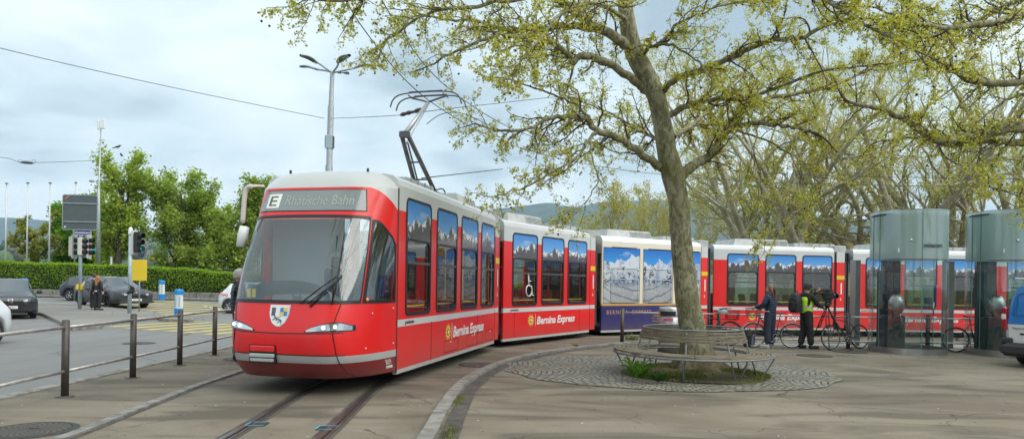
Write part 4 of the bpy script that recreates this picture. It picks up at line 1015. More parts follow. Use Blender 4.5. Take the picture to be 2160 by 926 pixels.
# mirror on its arm
b = MB(); inv = cabM.inverted(); mY = 10.95
def lp_(px, py, Y=mY): return inv@at(px, py, Y)
b.tube(smooth_path([lp_(556, 393, 11.2), lp_(535, 393), lp_(521, 397), lp_(516, 415), lp_(512, 470)], 5), [.022]*6+[.038]*15, 10); b.build('mirror_arm', [M('arm_white', (.66, .60, .58), .4)], cab)
b = MB(); c0, c1 = lp_(516, 478), lp_(508, 520); b.tube([c0+(c0-c1)*.02, c0, (c0+c1)/2, c1, c1-(c0-c1)*.03], [.05, .072, .08, .072, .045], 14); b.tube([lp_(514, 515), lp_(535, 520, 11.2)], .015, 6, mi=1)
b.build('wing_mirror', [white, black], cab)
for dz_, x_ in ((0, 1.9), (0, .5)): b = MB(); b.cyl((-.1, x_, 3.48), (-.1, x_, 3.535), .02, 8); b.build('roof_lamp', black, cab)
# ---------------------------------------------------------------- pantograph
pg = empty('pantograph', (0, 0, 0), parent=car1)
pm = M('pantograph_steel', (.13, .13, .135), .45, .5, var=.2, vscale=5); pl = M('pantograph_alu', (.42, .43, .43), .4, .6); ins = M('insulator_brown', (.05, .03, .025), .4)
cx_, cy_ = 4.15, 1.2
b = MB()
for dx in (-.5, .5):
    for dy in (-.35, .35): b.cyl((cx_+dx*.7, cy_+dy, 3.49), (cx_+dx*.7, cy_+dy, 3.66), .05, 10)
b.build('insulator', ins, pg)
b = MB(); b.box((cx_, cy_-.35, 3.70), (1.1, .06, .06)); b.box((cx_, cy_+.35, 3.70), (1.1, .06, .06)); b.box((cx_+.3, cy_, 3.70), (.08, .8, .07)); b.box((cx_-.4, cy_, 3.70), (.08, .8, .06)); b.build('base_frame', pm, pg)
el = Vector((cx_-1.05, cy_, 4.80)); b = MB(); b.tube([(cx_+.3, cy_-.22, 3.74), (el.x, cy_-.07, el.z)], .05, 8); b.tube([(cx_+.3, cy_+.22, 3.74), (el.x, cy_+.07, el.z)], .05, 8)
for t in (.25, .55): q0 = Vector((cx_+.3, cy_-.22, 3.74)).lerp(Vector((el.x, cy_-.07, el.z)), t); b.cyl(q0, (q0.x, 2*cy_-q0.y, q0.z), .02, 6)
b.box(el, (.12, .22, .14), bev=.02); b.tube([(cx_-.1, cy_, 3.74), (el.x+.18, cy_, el.z-.14)], .02, 6); b.build('lower_arm', pm, pg)
hd_ = Vector((cx_+.32, cy_, 5.90)); b = MB(); b.tube([el, hd_-Vector((0, 0, .06))], [.055, .035], 10); b.build('upper_arm', pl, pg)
b = MB(); b.tube([el+Vector((.2, .05, -.16)), hd_+Vector((.22, .05, -.02))], .012, 6); b.build('control_rod', pl, pg)
b = MB()
for dx in (-.17, .17):
    b.tube(smooth_path([(hd_.x+dx, cy_+s_*y_, hd_.z+zz_) for s_, y_, zz_ in ((-1, .86, -.18), (-1, .80, -.02), (-1, .66, .08), (-1, .4, .12), (1, 0, .13), (1, .4, .12), (1, .66, .08), (1, .80, -.02), (1, .86, -.18))], 4), .018, 6)
    b.box((hd_.x+dx, cy_, hd_.z+.14), (.04, .8, .02))
for s_ in (-1, 1):
    b.tube([hd_-Vector((0, 0, .06)), (hd_.x, cy_+s_*.42, hd_.z+.06)], .022, 6); b.cyl((hd_.x-.18, cy_+s_*.42, hd_.z+.07), (hd_.x+.18, cy_+s_*.42, hd_.z+.07), .015, 6)
b.build('contact_bow', pm, pg)
b = MB(); b.tube(smooth_path([(cx_+.3, cy_-.2, 3.8), (cx_+.45, cy_-.35, 3.85), (cx_+.6, cy_-.4, 3.6), (cx_+.6, cy_-.4, 3.5)], 5), .015, 6); b.build('power_cable', black, pg)
# ================================================================ trees
def nrm(a): return a/np.maximum(1e-9, np.linalg.norm(a, axis=-1, keepdims=True))
def grow(P, D, L, R0, k, wig, trop, rg, rend=.35):
    N = len(P); pts = np.zeros((N, k+1, 3)); pts[:, 0] = P; d = nrm(D); st = (L/k)[:, None]
    for i in range(k):
        d = nrm(d+rg.normal(0, wig, (N, 3))+np.array([0, 0, 1.])*trop); pts[:, i+1] = pts[:, i]+d*st
    rad = R0[:, None]*np.linspace(1, rend, k+1)[None]; return pts, rad
def kids(pts, rad, n, t0, t1, a0, a1, rg, lf, rf, flat=0., tip=True):
    """n children on each branch -> start, direction, length, radius"""
    N, K, _ = pts.shape; idx = np.repeat(np.arange(N), n)
    t = np.tile(np.linspace(t0, t1, n) if n > 1 else np.array([t0]), N)+rg.uniform(-.5, .5, N*n)*(t1-t0)/max(1, n); t = np.clip(t, 0, .999)
    s = t*(K-1); i = s.astype(int); f = (s-i)[:, None]
    p = pts[idx, i]*(1-f)+pts[idx, i+1]*f; d = nrm(pts[idx, i+1]-pts[idx, i]); r = rad[idx, i]*(1-f[:, 0])+rad[idx, i+1]*f[:, 0]
    rv = nrm(rg.normal(0, 1, (N*n, 3))*np.array([1, 1, 1-flat])); side = nrm(np.cross(d, rv)); a = rg.uniform(a0, a1, N*n)[:, None]
    D = d*np.cos(a)+side*np.sin(a)
    if flat: D[:, 2] *= (1-flat*.5)
    Lp = np.linalg.norm(pts[:, -1]-pts[:, 0], axis=1)[idx]
    return p, nrm(D), Lp*lf*rg.uniform(.6, 1.25, N*n)*(1-.45*t), np.maximum(.0025, r*rf), t
def tubes(sets):
    """sets: list of (pts[N,K,3], rad[N,K], sides)"""
    V = []; F = []; off = 0
    for pts, rad, n in sets:
        N, K, _ = pts.shape
        tg = np.empty_like(pts); tg[:, 1:-1] = pts[:, 2:]-pts[:, :-2]; tg[:, 0] = pts[:, 1]-pts[:, 0]; tg[:, -1] = pts[:, -1]-pts[:, -2]; tg = nrm(tg)
        ref = nrm(np.cross(tg[:, 0], np.array([.3, .5, .81]))); u = nrm(ref[:, None]-tg*np.sum(ref[:, None]*tg, -1, keepdims=True)); w = np.cross(tg, u)
        a = 2*np.pi*np.arange(n)/n
        ringv = pts[:, :, None]+(u[:, :, None]*np.cos(a)[None, None, :, None]+w[:, :, None]*np.sin(a)[None, None, :, None])*rad[:, :, None, None]
        V.append(ringv.reshape(-1, 3))
        b = (np.arange(N)*K*n)[:, None, None]+(np.arange(K-1)*n)[None, :, None]; k = np.arange(n)[None, None]; k2 = (k+1) % n
        f = np.stack([b+k, b+k2, b+n+k2, b+n+k], -1).reshape(-1, 4)+off; F.append(f); off += N*K*n
    return np.concatenate(V), np.concatenate(F)
LEAF = np.array([(0, -.5), (.28, -.30), (.55, -.12), (.30, .05), (.38, .38), (.10, .25), (0, .6), (-.10, .25), (-.38, .38), (-.30, .05), (-.55, -.12), (-.28, -.30)])
LEAFS = np.array([(0, -.5), (.42, -.1), (.25, .35), (0, .55), (-.3, .3), (-.4, -.1)])
def leaves(P, size, rg, shape=LEAFS, droop=.3):
    N = len(P); n = nrm(rg.normal(0, 1, (N, 3))+np.array([0, 0, .9])); u = nrm(np.cross(n, rg.normal(0, 1, (N, 3)))); v = np.cross(n, u)
    s = size*rg.uniform(.5, 1.25, N)[:, None, None]; K = len(shape)
    q = P[:, None]+(u[:, None]*shape[None, :, 0:1]+v[:, None]*shape[None, :, 1:2])*s
    q += n[:, None]*s*(np.abs(shape[None, :, 0:1])*rg.uniform(-.5, .5, N)[:, None, None])
    return q.reshape(-1, 3), np.arange(N*K).reshape(N, K)
def leafmat(name, a, b_, tr=.45):
    m = bpy.data.materials.new(name); m.use_nodes = True; nt = m.node_tree; nt.nodes.clear()
    o = nt.nodes.new('ShaderNodeOutputMaterial'); g = nt.nodes.new('ShaderNodeNewGeometry'); r = nt.nodes.new('ShaderNodeValToRGB')
    nt.links.new(g.outputs['Random Per Island'], r.inputs[0]); r.color_ramp.elements[0].color = (*a, 1); r.color_ramp.elements[1].color = (*b_, 1)
    d = nt.nodes.new('ShaderNodeBsdfDiffuse'); t = nt.nodes.new('ShaderNodeBsdfTranslucent'); x = nt.nodes.new('ShaderNodeMixShader'); x.inputs[0].default_value = tr
    nt.links.new(r.outputs[0], d.inputs[0]); nt.links.new(r.outputs[0], t.inputs[0]); nt.links.new(d.outputs[0], x.inputs[1]); nt.links.new(t.outputs[0], x.inputs[2]); nt.links.new(x.outputs[0], o.inputs[0]); return m
def bark(name, c1, c2, c3, sc=3.):
    g = NT(name); v = g.comb(g.math('MULTIPLY', g.x, 1.6), g.math('MULTIPLY', g.y, 1.6), g.math('MULTIPLY', g.z, .8))
    n1 = g.noise(sc*2.2, 6, vec=v, rough=.6, dist=.8); n2 = g.noise(sc*4.2, 4, vec=v, dist=.6); n3 = g.noise(sc*.5, 3)
    c = g.mix(g.step(n1, .44, .55), c1, c2); c = g.mix(g.math('MULTIPLY', g.step(n2, .59, .66), .75), c, c3)
    c = g.mix(g.math('MULTIPLY', g.step(n3, .48, .66), .5), c, (.13, .13, .035))
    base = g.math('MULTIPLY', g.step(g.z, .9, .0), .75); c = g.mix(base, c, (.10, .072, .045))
    g.color(c); g.set(Roughness=.9, Specular_IOR_Level=.2); g.bump(g.math('ADD', n1, g.math('MULTIPLY', g.noise(60, 3), .3)), .5, .02); return g.m
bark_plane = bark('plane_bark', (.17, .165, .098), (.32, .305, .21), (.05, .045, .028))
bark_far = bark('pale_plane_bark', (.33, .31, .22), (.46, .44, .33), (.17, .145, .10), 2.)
bark_dark = M('dark_bark', (.05, .042, .03), .9, col2=(.12, .10, .075), vscale=6, bump=.5, bscale=20)
twigm = M('twig_bark', (.085, .06, .045), .9, col2=(.13, .10, .07), vscale=2)
twigf = M('far_twig_bark', (.20, .165, .12), .9, col2=(.27, .23, .17), vscale=2)
ballm = M('seed_ball', (.07, .035, .02), .95, var=.4, vscale=30)
lf_near = leafmat('plane_leaf', (.36, .41, .04), (.78, .73, .17), .5)
lf_far = leafmat('plane_leaf_far', (.40, .44, .10), (.70, .68, .24), .5)
lf_gold = leafmat('plane_leaf_golden', (.36, .33, .06), (.62, .55, .15), .5)
lf_green = leafmat('chestnut_leaf', (.19, .31, .05), (.52, .62, .14), .55)
lf_mid = leafmat('lime_leaf', (.24, .37, .03), (.55, .64, .13), .55)
lf_dark = leafmat('dense_leaf', (.09, .26, .03), (.28, .48, .06), .5)
lf_yel = leafmat('pollard_leaf', (.2, .24, .03), (.42, .42, .09), .4)
def balls(P, r, rg):
    base = MB(); base.sph((0, 0, 0), 1, 6); bv = np.array(base.v); bf = np.array(base.f); N = len(P)
    V = (P[:, None]+bv[None]*r*rg.uniform(.75, 1.2, (N, 1, 1))).reshape(-1, 3); return V, (bf[None]+(np.arange(N)*len(bv))[:, None, None]).reshape(-1, 4)
def crown(name, root, sets, LP, size, lm, rg, shape=LEAFS, BP=None, twm=None, br=.02):
    V, F = tubes(sets); LV, LFc = leaves(LP, size, rg, shape); Vs = [V, LV]; Fs = [F, LFc+len(V)]; mi = [np.zeros(len(F)), np.ones(len(LFc))]
    o = len(V)+len(LV)
    sm = [np.ones(len(F), bool), np.zeros(len(LFc), bool)]
    if BP is not None and len(BP):
        BV, BF = balls(BP, br, rg); Vs.append(BV); Fs.append(BF+o); mi.append(np.full(len(BF), 2)); sm.append(np.ones(len(BF), bool))
    return npmesh(name, np.concatenate(Vs), Fs, [twm or twigm, lm, ballm], np.concatenate(mi), np.concatenate(sm), root)
def make_tree(H, r0, rg, crownR, hc=.6, hh=.45, lean=(0, 0), n1=14, n2=9, n3=7, nl=7, leaf=.12, lm=lf_green, bm=bark_dark, fork=.25, up=(.5, 1.1), trop=.06, wig=.14, stems=0, topr=.25, jit=.12, n4=0, name='tree', leafspread=.12, ball=0):
    root = empty(name)
    k = 8; P = np.array([[0, 0, -.1]]); D = np.array([[lean[0], lean[1], 1.]])
    if stems:
        th = H*fork; tp, tr = grow(P, D, np.array([th]), np.array([r0]), k, .03, .02, rg, .85)
        a = np.arange(stems)*2*np.pi/stems+rg.uniform(-.4, .4, stems); el = rg.uniform(up[0], up[1], stems)
        sd_ = np.stack([np.cos(a)*np.cos(el), np.sin(a)*np.cos(el), np.sin(el)], 1); sp_ = np.repeat(tp[:, -1], stems, 0)-np.array([0, 0, 1])*rg.uniform(0, .25, (stems, 1))*th
        s_pts, s_rad = grow(sp_, sd_, rg.uniform(.75, 1.1, stems)*(H-th), np.full(stems, r0*.55), 12, .10, .03, rg, .12)
        n1_ = max(1, n1)
        p1, d1, l1, rr1, t1 = kids(s_pts, s_rad, n1_, .12, .98, .5, 1.2, rg, .42, .55)
        trunkset = [(tp, tr, 12), (s_pts, s_rad, 8)]
    else:
        tp, tr = grow(P, D, np.array([H*.92]), np.array([r0]), 12, .05, .03, rg, topr)
        p1, d1, l1, rr1, t1 = kids(tp, tr, n1, fork, .99, up[0], up[1], rg, .5, .5)
        h = p1[:, 2]/H; l1 = crownR*np.sqrt(np.clip(1-((h-hc)/hh)**2, .08, 1))*rg.uniform(.75, 1.15, len(h)); trunkset = [(tp, tr, 12)]
    b1, r1 = grow(p1, d1, l1, rr1, 7, wig, trop, rg, .25); trunkset.append((b1, r1, 6))
    p2, d2, l2, rr2, _ = kids(b1, r1, n2, .2, .99, .5, 1.15, rg, .42, .5); b2, r2 = grow(p2, d2, l2, rr2, 5, wig*1.4, trop*.5, rg, .3); trunkset.append((b2, r2, 4))
    p3, d3, l3, rr3, _ = kids(b2, r2, n3, .15, .99, .4, 1.1, rg, .45, .5); b3, r3 = grow(p3, d3, l3, rr3, 3, .25, 0., rg, .4)
    V, F = tubes(trunkset); npmesh('trunk', V, [F], [bm], None, True, root)
    src, sr = (b3, r3); sets = [(b3, r3, 3)]
    if n4: p4, d4, l4, rr4, _ = kids(b3, r3, n4, .2, .99, .4, 1.1, rg, .6, .6); b4, r4 = grow(p4, d4, l4, rr4, 2, .25, 0., rg, .5); sets.append((b4, r4, 3)); src = b4
    N, K, _ = src.shape; idx = np.repeat(np.arange(N), nl); t = rg.uniform(.2, 1, N*nl)*(K-1); i = np.minimum(t.astype(int), K-2); f = (t-i)[:, None]
    LP = src[idx, i]*(1-f)+src[idx, i+1]*f+rg.normal(0, leafspread, (N*nl, 3))
    BP = None
    if ball: q = rg.integers(0, N, ball); BP = src[q, -1]-np.array([0, 0, .12])
    crown('crown', root, sets, LP, leaf, lm, rg, BP=BP, twm=twigf if bm is bark_far else None); return root
# ---------------------------------------------------------------- the big plane tree in the bench
rg = np.random.default_rng(42)
def limb(pts, r0, r1, Ys=None, n=5):
    P = [at(*p) for p in pts]; Q = smooth_path(P, n); K = len(Q)
    arr = np.array([tuple(q) for q in Q]); t = np.linspace(0, 1, K); rad = r0+(r1-r0)*t**.9
    arr[1:-1] += rg.normal(0, .012, (K-2, 3)); return arr[None], rad[None]
root = empty('plane_tree', (3.62, 13.4, 0), label='big mottled plane tree with sparse new leaves rising out of the round slatted bench', cat='tree')
def loc_(a, o): return a-np.array(o)
MT = (3.62, 13.4, 0)
tp = [(1471, 792, 13.4), (1467, 740, 13.4), (1461, 696, 13.4), (1452, 640, 13.38), (1445, 593, 13.35), (1437, 506, 13.3), (1430, 420, 13.22), (1419, 365, 13.18), (1406, 317, 13.15), (1391, 227, 13.1), (1374, 181, 13.05), (1339, 113, 13.0), (1323, 45, 12.95), (1317, 0, 12.9), (1308, -90, 12.8), (1290, -190, 12.7), (1275, -300, 12.6)]
tr_ = [.44, .32, .28, .255, .245, .22, .215, .24, .205, .19, .20, .20, .165, .145, .12, .085, .05]
Q = smooth_path([at(*p) for p in tp], 4); K = len(Q); arr = np.array([tuple(q) for q in Q])[None]; rad = np.interp(np.linspace(0, len(tr_)-1, K), range(len(tr_)), tr_)[None]
rad = rad*.9; V, F = tubes([(arr, rad, 24)])
# root flare and lumpy bark
nv = 24; ang = np.tile(np.arange(nv)*2*np.pi/nv, K); hgt = np.repeat(arr[0, :, 2], nv); cen = np.repeat(arr[0], nv, 0)
fl_ = 1+np.clip(.75-hgt, 0, .75)**2*1.1*(1+.85*np.sin(ang*5+1.2))+.035*np.sin(ang*3+hgt*5)+.03*np.sin(ang*7-hgt*9)
V = cen+(V-cen)*fl_[:, None]; trunkV, trunkF = V, F
LB = [  # traced limbs: (px, py, depth) ..., start radius, end radius, twig density
 ([(1338, 112, 13), (1324, 98, 12.9), (1288, 73, 12.7), (1243, 50, 12.5), (1197, 14, 12.3), (1165, -8, 12.1), (1120, -50, 11.9), (1040, -80, 11.6)], .15, .05),
 ([(1360, 190, 13.1), (1347, 177, 13), (1315, 154, 12.8), (1279, 131, 12.6), (1229, 118, 12.4), (1206, 133, 12.3), (1197, 113, 12.2), (1161, 88, 12.1), (1134, 79, 12.0), (1093, 77, 11.8), (1048, 75, 11.6), (985, 98, 11.4), (930, 125, 11.3)], .115, .022),
 ([(1250, 60, 12.5), (1197, 54, 12.5), (1152, 61, 12.6), (1107, 63, 12.7), (1075, 66, 12.8), (1048, 60, 12.9), (1000, 45, 13.0), (930, 40, 13.2), (860, 20, 13.4)], .085, .02),
 ([(1400, 358, 13.2), (1388, 349, 13.1), (1361, 331, 12.9), (1324, 304, 12.7), (1288, 286, 12.5), (1252, 272, 12.3), (1234, 249, 12.2), (1197, 248, 12.1), (1152, 252, 11.9), (1125, 268, 11.8), (1080, 277, 11.7), (1039, 272, 11.6), (1005, 262, 11.5)], .115, .016),
 ([(1252, 272, 12.3), (1240, 245, 12.2), (1216, 222, 12.1), (1170, 200, 12.0), (1116, 181, 11.9), (1060, 165, 11.8)], .045, .012),
 ([(1258, 278, 12.3), (1238, 300, 12.1), (1228, 322, 12.0), (1197, 345, 11.8), (1165, 365, 11.7), (1110, 392, 11.5), (1045, 415, 11.4)], .045, .01),
 ([(1245, 300, 12.2), (1250, 340, 12.1), (1262, 380, 12.0), (1240, 420, 11.9), (1215, 450, 11.9)], .025, .008),
 ([(1435, 370, 13.2), (1455, 355, 13.2), (1470, 345, 13.3), (1497, 327, 13.4), (1524, 287, 13.5), (1552, 247, 13.6), (1595, 219, 13.7), (1633, 204, 13.8), (1704, 195, 13.9), (1760, 180, 14), (1830, 150, 14.1)], .145, .025),
 ([(1412, 246, 13.1), (1428, 232, 13), (1451, 222, 12.9), (1483, 213, 12.7), (1520, 209, 12.5), (1560, 208, 12.3), (1610, 196, 12.1), (1670, 172, 11.9), (1740, 150, 11.7), (1820, 140, 11.5)], .09, .02),
 ([(1392, 200, 13.1), (1402, 188, 13), (1424, 168, 12.8), (1470, 150, 12.5), (1520, 131, 12.2), (1557, 114, 12), (1633, 85, 11.6), (1690, 81, 11.4), (1737, 57, 11.2), (1785, 48, 11.0), (1832, 36, 10.8), (1900, 60, 10.6)], .095, .022),
 ([(1350, 125, 13), (1362, 106, 12.8), (1379, 97, 12.7), (1411, 95, 12.4), (1442, 109, 12.2), (1475, 130, 12), (1500, 165, 11.8)], .06, .012),
 ([(1385, 100, 12.7), (1401, 84, 12.5), (1424, 54, 12.2), (1451, 41, 12), (1500, 20, 11.7), (1560, 5, 11.4)], .045, .012),
 ([(1530, 280, 13.5), (1547, 266, 13.5), (1585, 260, 13.3), (1625, 262, 13.1), (1668, 268, 13), (1714, 280, 12.9)], .075, .045),
 ([(1540, 270, 13.5), (1600, 290, 13.2), (1660, 320, 13), (1700, 350, 12.9), (1720, 400, 12.8), (1700, 450, 12.8)], .03, .008),
 ([(1600, 265, 13.2), (1590, 320, 13), (1606, 370, 13), (1600, 430, 12.9), (1612, 500, 12.9)], .02, .007),
 ([(1312, -40, 12.8), (1230, -110, 12.2), (1100, -130, 11.4), (960, -95, 10.7), (830, -40, 10.2), (740, 0, 9.9), (650, 0, 9.7)], .10, .014),
 ([(1165, -8, 12.1), (1080, 0, 11.7), (990, 15, 11.4), (900, 30, 11.1), (830, 75, 10.9), (800, 100, 10.8)], .06, .012),
 ([(1316, -10, 12.9), (1340, -60, 12.5), (1450, -90, 11.5), (1600, -60, 10.5), (1720, -10, 9.9), (1840, 60, 9.4), (1960, 120, 9.0)], .10, .015),
 ([(1308, -90, 12.8), (1400, -180, 13.5), (1600, -150, 14.5), (1780, -60, 15), (1950, 20, 15.3)], .10, .02),
 ([(1320, 30, 12.9), (1340, -10, 13.2), (1390, -60, 13.8), (1460, -70, 14.5), (1560, -20, 15)], .09, .02),
 ([(1405, 300, 13.1), (1380, 290, 13.8), (1340, 270, 14.8), (1290, 240, 15.8), (1230, 215, 16.6)], .07, .015),
 ([(1420, 290, 13.1), (1450, 270, 14), (1500, 230, 15.2), (1570, 150, 16.3), (1660, 90, 17)], .08, .015),
 ([(1323, 45, 12.9), (1270, 10, 11.8), (1200, 20, 10.6), (1130, 90, 9.9), (1090, 140, 9.6)], .06, .012)]
sets0 = [limb(p, a*.76, c*.85) for p, a, c in LB]
V2, F2 = tubes([(a, r, 10) for a, r in sets0])
L1p, L1d, L1l, L1r = [], [], [], []
for (a, r), (_, _a, _c) in zip(sets0, LB):
    seg = np.linalg.norm(np.diff(a[0], axis=0), axis=1).sum(); n = max(4, int(seg/.17))
    p, d, l, rr, t = kids(a, r, n, .2, .99, .5, 1.25, rg, 1, .5, flat=.3); L1p.append(p); L1d.append(d); L1l.append(rg.uniform(.5, 1.35, len(p))*(1-.45*t)); L1r.append(np.clip(rr, .006, .022))
    # leader at the tip
    L1p.append(a[:, -1]); L1d.append(nrm(a[:, -1]-a[:, -3])); L1l.append(np.array([.6])); L1r.append(r[:, -1])
p1, d1, l1, r1 = map(np.concatenate, (L1p, L1d, L1l, L1r))
b1, q1 = grow(p1, d1, l1, r1, 8, .20, -.02, rg, .3)
p, d, l, r, _ = kids(b1, q1, 7, .12, .99, .5, 1.2, rg, .45, .6); b2, q2 = grow(p, d, np.clip(l, .12, .8), np.clip(r, .003, .01), 5, .28, -.02, rg, .4)
p, d, l, r, _ = kids(b2, q2, 4, .15, .99, .4, 1.2, rg, .5, .6); b3, q3 = grow(p, d, np.clip(l, .05, .35), np.clip(r, .0018, .005), 3, .3, 0., rg, .5)
V = np.concatenate([trunkV, V2]); F = np.concatenate([trunkF, F2+len(trunkV)])
npmesh('trunk', loc_(V, MT), [F], [bark_plane], None, True, root)
def tips(src, n, lo, rg, spread):
    N, K, _ = src.shape; idx = np.repeat(np.arange(N), n); t = rg.uniform(lo, 1, N*n)*(K-1); i = np.minimum(t.astype(int), K-2); f = (t-i)[:, None]
    return src[idx, i]*(1-f)+src[idx, i+1]*f+rg.normal(0, spread, (N*n, 3))
LP = np.concatenate([tips(b3, 5, .3, rg, .022), tips(b2, 3, .3, rg, .03)])
sel = rg.random(len(LP)) < .85; LP = LP[sel]
BPi = rg.integers(0, len(b2), 420); BP = b2[BPi, -1]+np.stack([rg.normal(0, .02, 420), rg.normal(0, .02, 420), -rg.uniform(.05, .18, 420)], 1)
crown('crown', root, [(loc_(b1, MT), q1, 4), (loc_(b2, MT), q2, 3), (loc_(b3, MT), q3, 3)], loc_(LP, MT), .038, lf_near, rg, LEAF, loc_(BP, MT), br=.016)
# ---------------------------------------------------------------- neighbour plane tree whose branches reach in from outside the frame
NT2 = (16.2, 13.6, 0)
root = empty('plane_tree', NT2, label='plane tree whose long pale limbs reach in from the right edge above the booths', cat='tree')
tk = [((16.2, 13.6, -.1)), (16.1, 13.6, 2), (15.9, 13.5, 4), (15.7, 13.4, 6), (15.6, 13.3, 8), (15.5, 13, 11)]
Q = smooth_path(tk, 4); arr = np.array([tuple(q) for q in Q])[None]; rad = np.interp(np.linspace(0, 5, len(Q)), range(6), [.5, .34, .3, .26, .2, .1])[None]
LB2 = [([(2560, 420, 13.5), (2400, 330, 13.5), (2250, 278, 13.4), (2160, 266, 13.3), (2070, 282, 13.1), (1990, 299, 12.9), (1945, 275, 12.8), (1870, 235, 12.6), (1790, 215, 12.5)], .20, .025),
 ([(2400, 330, 13.5), (2250, 305, 14), (2160, 301, 14.2), (2090, 297, 14.4), (2010, 304, 14.6), (1930, 290, 14.8), (1850, 300, 15)], .13, .02),
 ([(2500, 200, 13.5), (2350, 150, 13.2), (2230, 150, 13), (2160, 170, 12.8), (2070, 175, 12.6), (2010, 150, 12.4), (1960, 110, 12.2), (1890, 90, 12)], .12, .02),
 ([(2500, 60, 13.5), (2350, 20, 12.6), (2200, 20, 11.8), (2080, 50, 11.2), (1980, 60, 10.8), (1880, 30, 10.5)], .12, .02),
 ([(2160, 200, 13), (2120, 212, 13), (2070, 250, 13), (2040, 290, 13)], .03, .01),
 ([(2500, 0, 14), (2300, -40, 15), (2150, 0, 16), (2030, 60, 16.5), (1930, 100, 17)], .10, .02),
 ([(2400, 330, 13.5), (2300, 400, 12.8), (2200, 420, 12.4), (2100, 400, 12.2)], .05, .01)]
sets0 = [limb(p, a, c) for p, a, c in LB2]; V, F = tubes([(arr, rad, 16)]+[(a, r, 10) for a, r in sets0])
npmesh('trunk', loc_(V, NT2), [F], [bark_plane], None, True, root)
L1p, L1d, L1l, L1r = [], [], [], []
for a, r in sets0:
    seg = np.linalg.norm(np.diff(a[0], axis=0), axis=1).sum(); p, d, l, rr, t = kids(a, r, max(4, int(seg/.26)), .3, .99, .5, 1.25, rg, 1, .5, flat=.3)
    L1p.append(p); L1d.append(d); L1l.append(rg.uniform(.5, 1.4, len(p))*(1-.4*t)); L1r.append(np.clip(rr, .006, .022)); L1p.append(a[:, -1]); L1d.append(nrm(a[:, -1]-a[:, -3])); L1l.append(np.array([.6])); L1r.append(r[:, -1])
p1, d1, l1, r1 = map(np.concatenate, (L1p, L1d, L1l, L1r)); b1, q1 = grow(p1, d1, l1, r1, 8, .2, .0, rg, .3)
p, d, l, r, _ = kids(b1, q1, 7, .12, .99, .5, 1.2, rg, .45, .6); b2, q2 = grow(p, d, np.clip(l, .12, .8), np.clip(r, .003, .01), 5, .28, 0, rg, .4)
p, d, l, r, _ = kids(b2, q2, 4, .15, .99, .4, 1.2, rg, .5, .6); b3, q3 = grow(p, d, np.clip(l, .05, .35), np.clip(r, .0018, .005), 3, .3, 0., rg, .5)
LP = np.concatenate([tips(b3, 4, .3, rg, .022), tips(b2, 2, .3, rg, .03)]); BPi = rg.integers(0, len(b2), 260); BP = b2[BPi, -1]-np.array([0, 0, .1])
crown('crown', root, [(loc_(b1, NT2), q1, 4), (loc_(b2, NT2), q2, 3), (loc_(b3, NT2), q3, 3)], loc_(LP, NT2), .039, lf_near, rg, LEAF, loc_(BP, NT2), br=.016)
# ---------------------------------------------------------------- park planes behind the tram
protos = [make_tree(19, .42, np.random.default_rng(100+i), 6, stems=[5, 6, 4, 5][i], fork=[.2, .13, .26, .18][i], up=[(.75, 1.35), (.55, 1.3), (.8, 1.4), (.5, 1.2)][i], n1=8, n2=6, n3=5, nl=6, n4=2, leaf=.085, leafspread=.10,
          lm=[lf_far, lf_far, lf_gold, lf_far][i], bm=bark_far, name='plane_tree', trop=.02, wig=.2, ball=60) for i in range(4)]
places = [(1594, 41, 0, 'second from the big foreground trunk, forking into many pale stems', 1., .3), (1648, 45, 1, 'with upright split trunk right above the standing woman', 1.05, 1.2), (1700, 39, 2, 'leaning stems behind the cameraman', .95, 2.2),
 (1832, 43, 3, 'just left of the left phone booth', 1., .6), (1920, 40, 0, 'rising behind the left phone booth', 1.05, 3.4), (1990, 44, 1, 'in the gap between the two phone booths', 1.1, 4.4), (2085, 41, 3, 'behind the right phone booth', 1.0, 5.1),
 (2170, 45, 2, 'at the far right behind the blue van', 1.1, 2.9), (1536, 48, 2, 'with dark straight trunk close behind the big foreground trunk', 1.05, 4.9)]
used = set()
places += [(None, (.9, -1.4), 3, 'standing behind the viewer and mirrored in the windscreen', 1.0, 1.0), (None, (6.5, -6.5), 1, 'standing behind the viewer on the right', .8, 2.0)]
for i, (px, Y, k, lb, sc, rz) in enumerate(places):
    o = protos[k] if k not in used else copy_tree(protos[k]); used.add(k); a = ray(px, 520)[0] if px else 0
    o.location = (a*Y, Y, -.25) if px else (*Y, 0); o.rotation_euler.z = rz; o.scale = (sc,)*3; tag(o, 'park plane tree '+lb, 'tree', 'plane trees in the park behind the tram')
gp = [make_tree(9.5, .25, np.random.default_rng(140+i), 4.5, hc=.55, hh=.5, n1=16, n2=8, n3=7, nl=8, leaf=.13, lm=lf_gold, bm=bark_far, name='plane_tree', fork=.2, leafspread=.16) for i in range(2)]
for i, (px, Y, k, sc, lb) in enumerate(((1310, 62, 0, .98, 'low golden green tree above the cream carriage'), (1400, 58, 1, .9, 'golden green tree just left of the big trunk'), (1460, 66, 0, 1.1, 'golden green tree hidden partly by the big trunk'), (1262, 74, 1, .86, 'smallest golden tree at the left end of the row'), (1360, 74, 1, 1.1, 'golden green tree rising behind the others above the navy carriage'))):
    o = gp[k] if i < 2 else copy_tree(gp[k]); a, _ = ray(px, 500); o.location = (a*Y, Y, -.3); o.rotation_euler.z = i*1.3; o.scale = (sc,)*3; tag(o, lb, 'tree', 'golden trees behind the tram')
